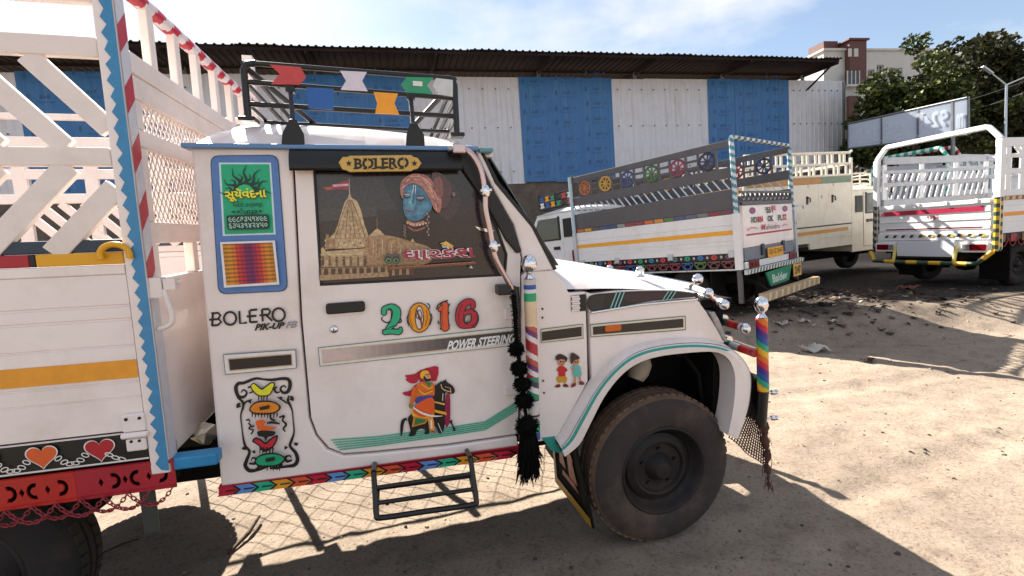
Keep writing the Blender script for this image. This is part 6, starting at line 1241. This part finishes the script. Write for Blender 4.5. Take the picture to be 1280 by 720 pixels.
# ---- pickup with the dark grey emblem rails
MT = frame(((-0.641020, -0.766764, -0.034147), (0.766816, -0.641705, 0.014406), (-0.032958, -0.016950, 0.999313)), (3.0873, 6.3772, 0.27))
t2 = thing('pickup_truck', 'pickup with dark grey side rails of round wheel emblems and pink-white tailgate, rear towards us', 'pickup truck', MT)
BL = 2.87; chassis(t2, -.02, BL, 0, -1.85, .85, 1); simple_cab(t2, 2.94, -.10, -1.75, 'white_cool', 1)
EC = [(50, 46, 74), (128, 56, 72), (70, 104, 58), (64, 76, 118), (186, 146, 58), (172, 100, 60)]
for y, s in ((0, 1), (-1.85, -1)):
    yi = y - s * .035
    bx(t2, 'side_rail', 'greysteel', 0, BL, y, yi, 2.325, 2.42); bx(t2, 'side_rail', 'greysteel', 0, BL, y, yi, 1.925, 2.065); bx(t2, 'side_board', 'greysteel', 0, BL, y + s * .003, yi, 1.51, 1.775)
    for k in range(6):
        x = .37 + .44 * k; c = Vector((x, y - s * .012, 2.196)); r = .112; col = lin(EC[k])
        for q in (-.128, .128): mb = MB(); mb.box(x + q - .014, x + q + .014, min(y, yi) + .002, max(y, yi) - .002, 2.066, 2.324); mb.build('emblem_frame', 'greysteel', t2)
        mb = MB(); mb.tube([c + Vector((r * math.cos(a), 0, r * math.sin(a))) for a in [j * .2618 for j in range(24)]], .018, 6, 0, lambda i, k_: col, True)
        for j in range(8): a = j * math.pi / 4 + .2; mb.beam(c, c + Vector((r * math.cos(a), 0, r * math.sin(a))), .020, .012, (0, 1, 0), 0, col)
        mb.lathe([(.001, -.016), (.034, -.014), (.034, .014), (.001, .016)], c, (0, 1, 0), 12, 0, lambda i, k_: col); mb.build('wheel_emblem', 'print', t2, smooth=40)
        if k < 5:
            for z in (2.13, 2.225): bx(t2, 'emblem_bar', 'greysteel', x + .142, x + .298, y - s * .006, y - s * .026, z, z + .035)
    for k in range(23):
        x = .08 + k * .122; mb = MB(); mb.beam((x, y - s * .016, 1.775), (x + .11, y - s * .016, 1.925), .010, .03, (0, 1, 0)); mb.build('rail_slat', 'silver', t2)
    side_panel(y + s * .002, y - s * .03, 'white_cool', [(1.30, .008, .008), (1.09, .006, .006), (1.03, .005, .005)], 0.02, BL, .925, 1.445, t2)
    bx(t2, 'lower_board', 'black', 0.02, BL, y + s * .001, yi, .84, .922); bx(t2, 'bed_sill', 'under', 0, BL, y - s * .01, y - s * .06, .70, .836)
    bx(t2, 'side_lip', 'greysteel', 0, BL, y + s * .002, yi, 1.447, 1.508)
    if s == 1:
        d = Decal(None, 1, y + .003, 1, start=.002, px=False); rr = random.Random(5); x = .05
        for c in [(120, 60, 74), (140, 50, 66), (116, 122, 120), (92, 96, 120), (76, 84, 128), (88, 120, 70), (206, 140, 48), (206, 104, 50), (150, 60, 56), (150, 60, 70), (140, 146, 146), (66, 76, 126), (70, 84, 130), (96, 80, 70), (206, 152, 40), (190, 110, 46)]:
            d.poly([(x, 1.452), (x + .15, 1.452), (x + .16, 1.503), (x + .01, 1.503)], c); x += .174
        d.build('colour_strip', t2)
        d = Decal(None, 1, y + .002, 1, start=.002, px=False); d.poly([(.03, 1.172), (BL, 1.172), (BL, 1.232), (.03, 1.232)], (232, 164, 34)); d.build('orange_band', t2)
        d = Decal(None, 1, y + .001, 1, start=.003, px=False); x = .15; k = 0; dc = [(110, 70, 110), (196, 50, 50), (44, 110, 170), (30, 150, 110), (80, 120, 120), (196, 50, 60), (44, 120, 160), (30, 150, 110), (196, 60, 60), (120, 80, 90), (196, 50, 50), (44, 110, 170), (30, 150, 110), (90, 110, 110)]
        while x < BL - .1:
            c = dc[k % 14]; d.poly([(x - .05, .882), (x - .02, .850), (x + .02, .85), (x + .055, .882), (x + .02, .914), (x - .02, .914)], c); d.poly([(x - .02, .882), (x, .868), (x + .022, .882), (x, .896)], tuple(q * .5 for q in c)); d.ell(x + .1, .882, .018, .02, (176, 172, 168)); x += .2; k += 1
        d.build('diamond_print', t2)
        vb = MB(); vb.box(0.0, 2.4, y - .002, y + .012, .69, .712); vb.build('lower_rail', 'silver', t2)
        for k in range(11):
            x = .16 + .2 * k; mb = MB(); c = lin([(120, 66, 70), (110, 70, 72), (84, 116, 70), (60, 84, 140), (130, 54, 74)][k % 5])
            mb.box(x - .09, x + .09, y - .002, y + .010, .806, .826, 0, c); mb.tube([Vector((x + .05 * math.cos(a), y + .004, .765 + .036 * math.sin(a))) for a in [j * .6283 for j in range(10)]], .010, 5, 0, lambda i, q: c, True); mb.beam((x - .09, y + .004, .80), (x - .04, y + .004, .72), .014, .008, (0, 1, 0), 0, c); mb.beam((x + .09, y + .004, .80), (x + .04, y + .004, .72), .014, .008, (0, 1, 0), 0, c); mb.build('pierced_valance', 'print', t2)
        for x in (1.02, 2.0, 2.75, .1): bx(t2, 'hinge', 'silver', x - .04, x + .04, y + .004, y + .03, .87, .96)
        for x in (1.42, 2.3): mb = MB(); mb.beam((x, y + .006, .69), (x - .245, y + .006, .50), .05, .01, (0, 1, 0)); mb.build('guard_strut', 'silver', t2)
for y, s in ((0, 1), (-1.85, -1)):
    for x, zt2, zlo in ((0, 2.435, .25), (BL, 2.43, .74)):
        mb = MB(); yc = y + s * .03; n = 60; cf = (lambda i, k: lin((70, 130, 150) if int((i + k * .5) / 3) % 2 else (196, 206, 212))) if x == 0 else (lambda i, k: lin((168, 186, 198) if k % 6 else (110, 160, 176)))
        mb.tube([(x, yc, 1.45 + (zt2 - 1.45) * i / n) for i in range(n + 1)], .032, 12, 0, cf); o = mb.build('corner_post', 'print', t2, smooth=60)
        if x == 0: bx(t2, 'post_base', 'white_cool' if s == 1 else 'silver', x - .045, x + .04, y + s * .001, y + s * .07, .70, 1.449); bx(t2, 'post_foot', 'greysteel', x - .03, x + .025, y + s * .008, y + s * .06, zlo, .698)
        else: bx(t2, 'post_base', 'silver', x - .03, x + .03, y + s * .004, y + s * .06, zlo, 1.449)
mb = MB(); n = 44; mb.tube([(0, .03 - 1.91 * i / n, 2.44) for i in range(n + 1)], .028, 10, 0, lambda i, k: lin((60, 74, 92) if int((i + k * .4) / 2) % 2 else (206, 210, 212))); mb.build('tail_bar', 'print', t2, smooth=60)
mb = MB(); mb.tube([(BL, .03, 2.43), (BL, -1.88, 2.43)], .026, 8); mb.build('headboard_rail', 'greysteel', t2, smooth=60)
bx(t2, 'headboard_panel', 'greysteel', BL - .03, BL, -.04, -1.81, .8, 1.75); bx(t2, 'headboard_rail', 'greysteel', BL - .03, BL, -.04, -1.81, 1.95, 2.05)
tg = bx(t2, 'tailgate', 'white', -.035, 0, -.08, -1.78, .98, 1.545)
bx(t2, 'tailgate_rail', 'greysteel', -.045, -.005, -.07, -1.80, 1.548, 1.60)
mb = MB()
for k in range(12): y = -.15 - k * .145; mb.tube([Vector((-.02, y + .055 * math.cos(a), 1.66 + .05 * math.sin(a))) for a in [j * .6283 for j in range(10)]], .012, 5, closed=True)
mb.box(-.03, -.01, -1.79, -.07, 1.715, 1.74); mb.build('tailgate_scroll', 'greysteel', t2, smooth=50)
d = Decal(None, 0, -.035, -1, start=.002, px=False); GR = (60, 96, 80); RD = (186, 40, 56)
d.poly([(-.15, 1.135), (-1.72, 1.135), (-1.72, 1.16), (-.15, 1.16)], (176, 30, 50))
for y in (-.38, -1.5): d.ell(y, 1.47, .10, .045, (110, 60, 120)); d.ell(y, 1.47, .05, .02, (176, 60, 80))
d.text('ગુરુ', ((-.78, 1.51), (-.98, 1.51), (-.98, 1.42), (-.78, 1.42)), GR, .04); d.text('કૃપા', ((-.99, 1.53), (-1.15, 1.53), (-1.15, 1.42), (-.99, 1.42)), RD, .04)
d.text('HO', ((-.32, 1.385), (-.50, 1.385), (-.50, 1.30), (-.32, 1.30)), GR, .05); d.text('RN', ((-.52, 1.385), (-.69, 1.385), (-.69, 1.30), (-.52, 1.30)), RD, .05); d.text('OK', ((-.85, 1.385), (-1.05, 1.385), (-1.05, 1.30), (-.85, 1.30)), (60, 60, 62), .05); d.text('PL', ((-1.22, 1.385), (-1.36, 1.385), (-1.36, 1.30), (-1.22, 1.30)), GR, .05); d.text('ZZ', ((-1.37, 1.385), (-1.54, 1.385), (-1.54, 1.30), (-1.37, 1.30)), RD, .05)
d.text('M', ((-.62, 1.27), (-.76, 1.27), (-.76, 1.19), (-.62, 1.19)), (190, 70, 84), .01, .2); d.text('ahindra', ((-.77, 1.26), (-1.25, 1.26), (-1.25, 1.19), (-.77, 1.19)), (96, 84, 92), .0, .2)
for y0, y1 in ((-.18, -.5), (-1.35, -1.55)): d.stroke([(y0, 1.21), ((y0 + y1) / 2, 1.24), (y1, 1.22)], .012, (206, 130, 140))
d.build('tailgate_print', tg)
bx(t2, 'tail_panel', mat('grey_blue_panel', (120, 124, 136), .5, var=.15), -.03, 0, -.10, -1.76, .80, .976)
for y in (-.58, -1.3): bx(t2, 'tailgate_hinge', 'navy', -.06, -.031, y, y - .07, .84, 1.0)
pl_ = bx(t2, 'number_plate', 'yellow', -.075, -.062, -.72, -1.25, .79, .93); d = Decal(None, 0, -.075, -1, start=.002, px=False); d.text('GJ11Z 2147', ((-.75, .905), (-1.22, .905), (-1.22, .82), (-.75, .82)), (60, 44, 20), .01); d.build('plate_lettering', pl_)
tb = bx(t2, 'tail_beam', 'white_cool', -.06, -.032, -.03, -1.86, .70, .788)
for y in (-.12, -1.48): bx(t2, 'tail_lamp', 'redlens', -.085, -.062, y, y - .28, .70, .80, .008)
d = Decal(None, 0, -.11, -1, start=.002, px=False)
cb_ = bx(t2, 'chevron_bar', 'silver', -.11, -.062, .04, -1.88, .63, .695)
for k in range(20): y = .02 - k * .095; d.poly([(y, .635), (y - .045, .635), (y - .075, .69), (y - .03, .69)], (226, 226, 220)); d.poly([(y - .045, .635), (y - .09, .635), (y - .12, .69), (y - .075, .69)], (70, 100, 90))
d.build('chevron_print', cb_)
mb = MB(); mb.add([(-.12, -.50, .60), (-.12, -1.42, .63), (-.12, -1.28, .405), (-.12, -.64, .395), (-.10, -.50, .60), (-.10, -1.42, .63), (-.10, -1.28, .405), (-.10, -.64, .395)], [(0, 1, 2, 3), (7, 6, 5, 4), (0, 4, 5, 1), (1, 5, 6, 2), (2, 6, 7, 3), (3, 7, 4, 0)]); gb = mb.build('name_board', 'green', t2)
d = Decal(None, 0, -.12, -1, start=.002, px=False); d.text('Baldev', ((-.68, .55), (-1.24, .56), (-1.2, .44), (-.7, .43)), (200, 220, 210), .03); d.build('board_lettering', gb)
yb_ = bx(t2, 'sticker_board', mat('yellow_sticker', (222, 176, 92), .5, var=.08), -.118, -.10, -1.50, -1.79, .43, .66); d = Decal(None, 0, -.118, -1, start=.002, px=False); d.text('GUJ', ((-1.55, .64), (-1.74, .64), (-1.74, .60), (-1.55, .60)), (90, 60, 30), .02); d.text('2147', ((-1.53, .585), (-1.76, .585), (-1.76, .46), (-1.53, .46)), (50, 30, 20), .04); d.build('sticker_print', yb_)
bp_ = bx(t2, 'rear_bumper', mat('tan_bumper_paint', (186, 156, 118), .6, var=.2, vscale=14, dirt=(110, 84, 60)), -.30, -.20, -.02, -2.0, .26, .375, .01)
d = Decal(None, 0, -.30, -1, start=.002, px=False)
for k in range(10): y = -.08 - k * .2; d.poly([(y, .27), (y - .07, .27), (y - .11, .365), (y - .04, .365)], (214, 200, 176))
d.build('bumper_print', bp_)['kind'] = 'stuff'
for y in (-.4, -1.5): mb = MB(); mb.beam((-.21, y, .32), (.1, y, .55), .06, .05); mb.build('bumper_bracket', 'under', t2)
mb = MB(); mb.tube([(-.05, -1.85, 1.50), (-.09, -2.0, 1.505), (-.09, -2.08, 1.50), (-.09, -2.10, 1.45)], .012, 6); mb.build('latch_handle', 'silver', t2, smooth=60)
# cab roof carrier of this truck
rk2 = empty('roof_rack', t2); cols = [(196, 66, 66), (226, 226, 226), (34, 92, 164), (240, 158, 30), (44, 146, 104), (40, 40, 44)]
for y in (-.14, -1.7):
    for z in (2.0, 2.12, 2.25): mb = MB(); mb.tube([(2.98, y, z), (3.86, y, z - .04)], .014, 6); mb.build('rack_rail', 'blacksteel', rk2)
    for x in (2.98, 3.42, 3.86): mb = MB(); mb.tube([(x, y, 1.95), (x, y, 2.26)], .014, 6); mb.build('rack_post', 'blacksteel', rk2)
for k in range(12):
    x = 2.99 + .145 * (k % 6); z = 2.02 + .115 * (k // 6) - .02; mb = MB(); mb.prism([(x, z), (x + .12, z - .005), (x + .09, z + .05), (x + .12, z + .09), (x, z + .095), (x + .03, z + .05)], -.125, -.12, 0, lin(cols[(k * 5 + k // 6) % 6])); mb.build('rack_plate', 'print', rk2)
for z in (2.0, 2.12, 2.25): mb = MB(); mb.tube([(3.86, -.14, z - .04), (3.86, -1.7, z - .04)], .014, 6); mb.build('rack_rail', 'blacksteel', rk2)
bx(t2, 'red_tassel', mat('maroon_ribbon', (150, 30, 60), .8, var=.3), 3.0, 3.03, -.07, -.03, .95, 1.15)

# ---- cream pickup standing side-on behind it
ML = frame(((0.940391, -0.339515, -0.019850), (0.339325, 0.940588, -0.012383), (0.022874, 0.004909, 0.999726)), (7.1321, 10.0, 0.27))
lt_ = thing('pickup_truck', 'cream pickup with ladder-like white rails, standing side-on between two rear-facing trucks', 'pickup truck', ML)
chassis(lt_, -2.8, .02, 0, 1.7, -1.9, -1); simple_cab(lt_, .05, .02, 1.62, 'cream', -1)
for y, s in ((0, -1), (1.7, 1)):
    yi = y - s * .04
    mb = MB(); mb.tube([(-2.8, y - s * .02, 2.625), (.0, y - s * .02, 2.625), (.06, y - s * .02, 2.66)], .024, 8); mb.build('side_rail', 'cream', lt_, smooth=60)
    bx(lt_, 'side_rail', 'cream', -2.8, .03, y, yi, 2.385, 2.43); bx(lt_, 'side_rail', 'cream', -2.8, .03, y, yi, 2.165, 2.205)
    for k in range(17):
        x = -2.74 + .172 * k
        if x < .0: bx(lt_, 'side_upright', 'cream', x - .024, x + .024, y - s * .004, yi + s * .004, 2.431 if k % 2 else 2.206, 2.60 if k % 2 else 2.384)
        if x < .0: bx(lt_, 'side_upright', 'cream', x - .02 + .05, x + .02 + .05, y - s * .004, yi + s * .004, 2.206 if k % 2 else 2.431, 2.384 if k % 2 else 2.60)
    bx(lt_, 'side_board', mat('ochre_band', (178, 130, 70), .5, var=.2), -2.8, -.85, y, yi, 2.03, 2.163); bx(lt_, 'side_board', mat('sage_band', (120, 136, 112), .5, var=.2), -.849, .02, y, yi, 2.03, 2.163)
    for x0, x1 in ((-2.8, -1.87), (-1.868, -.93), (-.928, .02)): bx(lt_, 'side_sheet', 'cream', x0, x1, y + s * .002, yi, 1.20, 2.028)
    bx(lt_, 'side_trim', 'black', -2.8, .02, y + s * .006, yi, 1.178, 1.198)
    side_panel(y + s * .002, yi, 'cream', [(.93, .008, .008), (.99, .005, .005)], -1.2, .02, .745, 1.176, lt_); side_panel(y + s * .002, yi, 'cream', [(.99, .005, .005)], -2.8, -1.202, .87, 1.176, lt_)
    d = Decal(None, 1, y + s * .002, s, start=.002, px=False); d.poly([(-2.8, 1.02), (-.1, 1.05), (-.1, 1.12), (-2.8, 1.09)], (206, 150, 80)); d.build('orange_band', lt_)
    for x in (-1.25, -.55):
        mb = MB(); mb.tube([(x, y + s * .01, 1.78), (x + .05, y + s * .03, 1.76), (x + .06, y + s * .03, 1.68)], .012, 6); mb.box(x - .02, x + .02, min(y, y + s * .014), max(y, y + s * .014), 1.64, 1.80); mb.build('hook', 'black', lt_)
    for x, z in ((-1.2, 2.0), (-.5, 2.0), (-.83, 1.78)): bx(lt_, 'bracket', 'cream', x - .025, x + .025, y + s * .003, y + s * .02, z - .03, z + .02)
    bx(lt_, 'corner_post', 'cream', -.0, .05, y + s * .006, yi, .76, 2.52); bx(lt_, 'corner_post', 'cream', -2.85, -2.802, y + s * .006, yi, .76, 2.62)
bx(lt_, 'headboard_panel', 'cream', -.03, 0, .042, 1.658, .8, 1.6); bx(lt_, 'tailgate', 'cream', -2.83, -2.802, .042, 1.658, .8, 1.5); bx(lt_, 'headboard_rail', 'cream', -.03, 0, .042, 1.658, 2.38, 2.43)
rk3 = empty('roof_rack', lt_)
for z in (1.99, 2.08, 2.20): mb = MB(); mb.tube(catmull([(.10, .1, z), (.5, .1, z), (.72, .1, z - .02), (.80, .16, z - .03)], 3), .016, 6); mb.build('rack_rail', 'cream', rk3, smooth=60)
for x in (.12, .42, .74): mb = MB(); mb.tube([(x, .1, 1.93), (x, .1, 2.2)], .016, 6); mb.build('rack_post', 'cream', rk3, smooth=60)
for z in (1.99, 2.2): mb = MB(); mb.tube([(.12, 1.5, z), (.8, 1.5, z - .03), (.8, .16, z - .03)], .016, 6); mb.build('rack_rail', 'cream', rk3, smooth=60)

# ---- pickups seen from the rear, white frame
def rear_truck(mw, label, main, hoop, hoopc, lip, detail):
    """hoop colours: list -> spiral tape; detail adds everything the photograph shows on the near one"""
    t = thing('pickup_truck', label, 'pickup truck', mw); chassis(t, .0, 2.8, 0, -1.76, .85, 1); simple_cab(t, 2.86, -.06, -1.70, main, 1)
    y0, y1 = .07, -1.80
    P = [(0, y0, .64), (0, y0, 2.28), (0, y0 - .03, 2.33), (0, y0 - .15, 2.475), (0, y0 - .19, 2.50), (0, y1 + .19, 2.515), (0, y1 + .15, 2.50), (0, y1 + .04, 2.36), (0, y1, 2.30), (0, y1, .64)]
    if hoopc:
        mb = MB(); pts = []
        for a, c in zip(P[:-1], P[1:]):
            n = max(2, int((Vector(c) - Vector(a)).length / .05)); pts += [Vector(a).lerp(Vector(c), i / n) for i in range(n)]
        pts.append(Vector(P[-1])); mb.tube(pts, .045, 8, 0, lambda i, k: lin(hoopc[int(i / 2) % len(hoopc)])); mb.build('rear_hoop', 'print', t, smooth=60)
    else:
        mb = MB()
        for a, c in zip(P[:-1], P[1:]):
            if abs(a[1] - c[1]) < 1e-6: mb.beam(a, c, .085, .085, (1, 0, 0))
        mb.tube(P[1:-1], .052, 4); mb.build('rear_hoop', hoop, t, bevel=.008)
    for y, s in ((0, 1), (-1.74, -1)):
        yi = y - s * .035
        m0 = main; main = 'rail_shaded' if s == 1 else m0  # left rails and slats take the grey that paints in their shade
        bx(t, 'side_rail', main, .04, 2.8, y, yi, 2.20, 2.33); bx(t, 'side_rail', main, .04, 2.8, y, yi, 1.79, 1.865); bx(t, 'side_rail', main, .04, 2.8, y - s * .002, yi, 2.03, 2.09)
        bx(t, 'side_rail', main, .04, 2.8, y - s * .002, yi, 1.42, 1.55)
        if s == 1:
            for k in range(17):
                x = .10 + k * .16
                for z0, z1_ in ((1.551, 1.789), (1.866, 2.029)): mb = MB(); mb.beam((x, y - .017, z0), (x + .08, y - .017, z1_), .06, .018, (0, 1, 0)); mb.build('side_slat', main, t)
        for x in ((.06, 1.0, 1.9, 2.74) if s == 1 else (.30, .62, .98, 1.5, 2.1, 2.74)): bx(t, 'side_upright', hoop, x - .05, x + .05, y - s * .004, yi + s * .004, 1.551, 2.199)
        if s == -1:
            for k in range(5): x = .45 + .5 * k; mb = MB(); mb.beam((x + .42, y - s * .017, 1.866), (x, y - s * .017, 2.2), .06, .02, (0, 1, 0)); mb.build('side_diagonal', main, t)
        main = m0
        p_ = side_panel(y + s * .002, y - s * .03, main, [(1.30, .006, .006), (1.05, .006, .006)], .04, 2.8, .88, 1.40, t)
        if s == -1:
            d = Decal(None, 1, y + s * .002, s, start=.002, px=False); d.poly([(.05, 1.14), (2.8, 1.14), (2.8, 1.20), (.05, 1.20)], (226, 148, 44)); d.build('orange_band', p_)
            lp_ = bx(t, 'side_lip', 'wood', .05, 2.8, y + s * .008, y + s * .003, 1.385, 1.45); d = Decal(None, 1, y + s * .008, s, start=.002, px=False)
            for k in range(20): x = .08 + k * .14; d.poly([(x, 1.39), (x + .08, 1.39), (x + .10, 1.445), (x + .02, 1.445)], (206, 168, 140)); 
            d.build('lip_print', lp_)
            bx(t, 'bed_sill', 'rim', .05, 2.8, y + s * .001, yi, .76, .875)
            for k in range(13):
                mb = MB(); x = .12 + .2 * k
                mb.tube([Vector((x + .1 * q / 4, y - .012, .80 - .13 * (1 - ((q - 4) / 4) ** 2))) for q in range(9)], .007, 5); mb.build('swag_chain', 'darkred', t, smooth=60)
            for k in range(10): bx(t, 'valance_plate', ('wood', 'darkred')[k % 2], .12 + .26 * k, .26 + .26 * k, y - .004, y - .010, .74, .86)
    for x in (2.74,):
        for z in (1.5, 1.85, 2.2): bx(t, 'headboard_rail', main, x, x + .04, -.04, -1.70, z, z + .07)
        for y in (-.35, -.8, -1.3): bx(t, 'headboard_upright', main, x + .003, x + .035, y, y - .06, .8, 2.2)
        bx(t, 'headboard_panel', main, x + .004, x + .03, -.04, -1.7, .8, 1.45)
    tg = side = None
    mb = MB(); pr = [(.93, 0), (.965, 0), (.975, .012), (1.01, .012), (1.02, 0), (1.11, 0), (1.12, .012), (1.14, .012), (1.15, 0), (1.23, 0), (1.24, .010), (1.33, .010), (1.34, 0), (1.36, 0)]
    A_ = [(-.03 - dd, -.02, z) for z, dd in pr]; B2 = [(-.03 - dd, -1.72, z) for z, dd in pr]; mb.strip(A_, B2); mb.add([(-.03, -.02, .93), (-.03, -1.72, .93), (.0, -1.72, .93), (0, -.02, .93), (-.03, -.02, 1.36), (-.03, -1.72, 1.36), (0, -1.72, 1.36), (0, -.02, 1.36)], [(3, 2, 6, 7), (0, 3, 7, 4), (1, 2, 6, 5), (0, 1, 2, 3), (4, 5, 6, 7)]); tg = mb.build('tailgate', main, t)
    bx(t, 'tailgate_rail', main, -.06, .01, -.01, -1.73, 1.362, 1.43, .008)
    d = Decal(None, 0, -.041, -1, start=.002, px=False); d.poly([(-.10, 1.245), (-1.64, 1.245), (-1.64, 1.325), (-.10, 1.325)], lip); d.poly([(-.04, 1.243), (-.1, 1.245), (-.1, 1.325), (-.04, 1.29)], (206, 130, 140)); d.build('red_band', tg)
    d = Decal(None, 0, -.030, -1, start=.014, px=False); d.poly([(-.14, .985), (-1.62, .985), (-1.62, 1.008), (-.14, 1.008)], (130, 26, 50))
    if detail: d.text('૧૫૬૨', ((-.83, 1.215), (-1.02, 1.215), (-1.02, 1.14), (-.83, 1.14)), (160, 24, 50), .03)
    d.build('tailgate_print', tg)
    for y in (-.25, -.68, -1.1, -1.52): bx(t, 'tailgate_hinge', main, -.075, -.061, y, y - .05, 1.37, 1.44)
    sb = bx(t, 'chevron_bar', main, -.05, 0, .0, -1.74, .80, .925); d = Decal(None, 0, -.05, -1, start=.002, px=False)
    for k in range(11): y = -.12 - k * .145; d.poly([(y, .845), (y - .055, .845), (y - .085, .895), (y - .03, .895)], (40, 60, 44) if k > 2 else (50, 44, 44)); d.poly([(y - .055, .845), (y - .095, .845), (y - .125, .895), (y - .085, .895)], [(206, 196, 150), (206, 170, 60), (206, 150, 90)][k % 3] if k > 3 else (206, 200, 196))
    d.build('chevron_print', sb)
    bx(t, 'tail_beam', main, -.03, .02, .02, -1.76, .60, .798)
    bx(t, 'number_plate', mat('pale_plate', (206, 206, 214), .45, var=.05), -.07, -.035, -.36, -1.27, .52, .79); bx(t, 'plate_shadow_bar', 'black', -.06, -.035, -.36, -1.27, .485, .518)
    for y in (.03, -1.36):
        lb = bx(t, 'tail_lamp', main, -.07, -.032, y, y - .36, .60, .76); bx(lb, 'lens', 'redlens', -.084, -.071, y - .03 if y > 0 else y - .12, y - .24 if y > 0 else y - .34, .63, .73, .006); bx(lb, 'reverse_lens', 'lens', -.082, -.071, y - .245 if y > 0 else y - .02, y - .33 if y > 0 else y - .115, .63, .73, .006)
    yb = [(206, 160, 40), (44, 66, 44)]
    mb = MB(); Pp = [(-.12, .09, .60), (-.14, .0, .43), (-.14, -.35, .42), (-.14, -1.50, .42), (-.14, -1.62, .43), (-.10, -1.80, .62)]; pts = []
    for a, c in zip(Pp[:-1], Pp[1:]):
        n = max(2, int((Vector(a) - Vector(c)).length / .045)); pts += [Vector(a).lerp(Vector(c), i / n) for i in range(n)]
    pts.append(Vector(Pp[-1])); mb.tube(pts, .036, 8, 0, lambda i, k: lin(yb[int(i / 4) % 2])); mb.build('rear_bumper', 'print', t, smooth=60)
    for y in (-.34, -1.3): mb = MB(); mb.tube([(-.13, y, .42), (-.09, y, .60), (-.08, y + .0, .70)], .026, 8, 0, lambda i, k: lin((206, 190, 110))); mb.build('bumper_strut', 'print', t)
    for y in (y0, y1):
        mb = MB(); n = 26; mb.tube([(-.004, y, .62 + .82 * i / n) for i in range(n + 1)], .054, 8, 0, lambda i, k: lin(yb[int((i + k * .5) / 2) % 2] if y < -1 else [(150, 140, 130), (44, 40, 40)][int((i + k * .7) / 2) % 2])); mb.build('post_tape', 'print', t)
    return t
MR = frame(((0.966115, -0.258102, -0.002207), (0.258066, 0.966070, -0.010479), (0.004837, 0.009554, 0.999943)), (7.0105, 9.0891, 0.30))
rear_truck(MR, 'white hoop-framed pickup with crimson-banded tailgate and yellow-black striped rear bumper', 'white_cool', 'white_cool', None, (166, 30, 64), True)
MG = frame(((0.94, -0.34, 0), (0.34, 0.94, 0), (0, 0, 1.17)), (10.95, 14.4, 0.30)); 
rear_truck(MG, 'pale pickup with green-and-white striped rear hoop, behind the white tailgate truck', 'white_cool', 'silver', [(40, 160, 136), (206, 226, 220)], (120, 40, 60), False)
MK = frame(((0.92, -0.39, 0), (0.39, 0.92, 0), (0, 0, 1.34)), (14.2, 17.6, 0.30))
rear_truck(MK, 'farthest pickup, with red-and-white striped rear hoop, under the dark trees', 'white_cool', 'silver', [(176, 40, 50), (224, 216, 216)], (120, 40, 60), False)
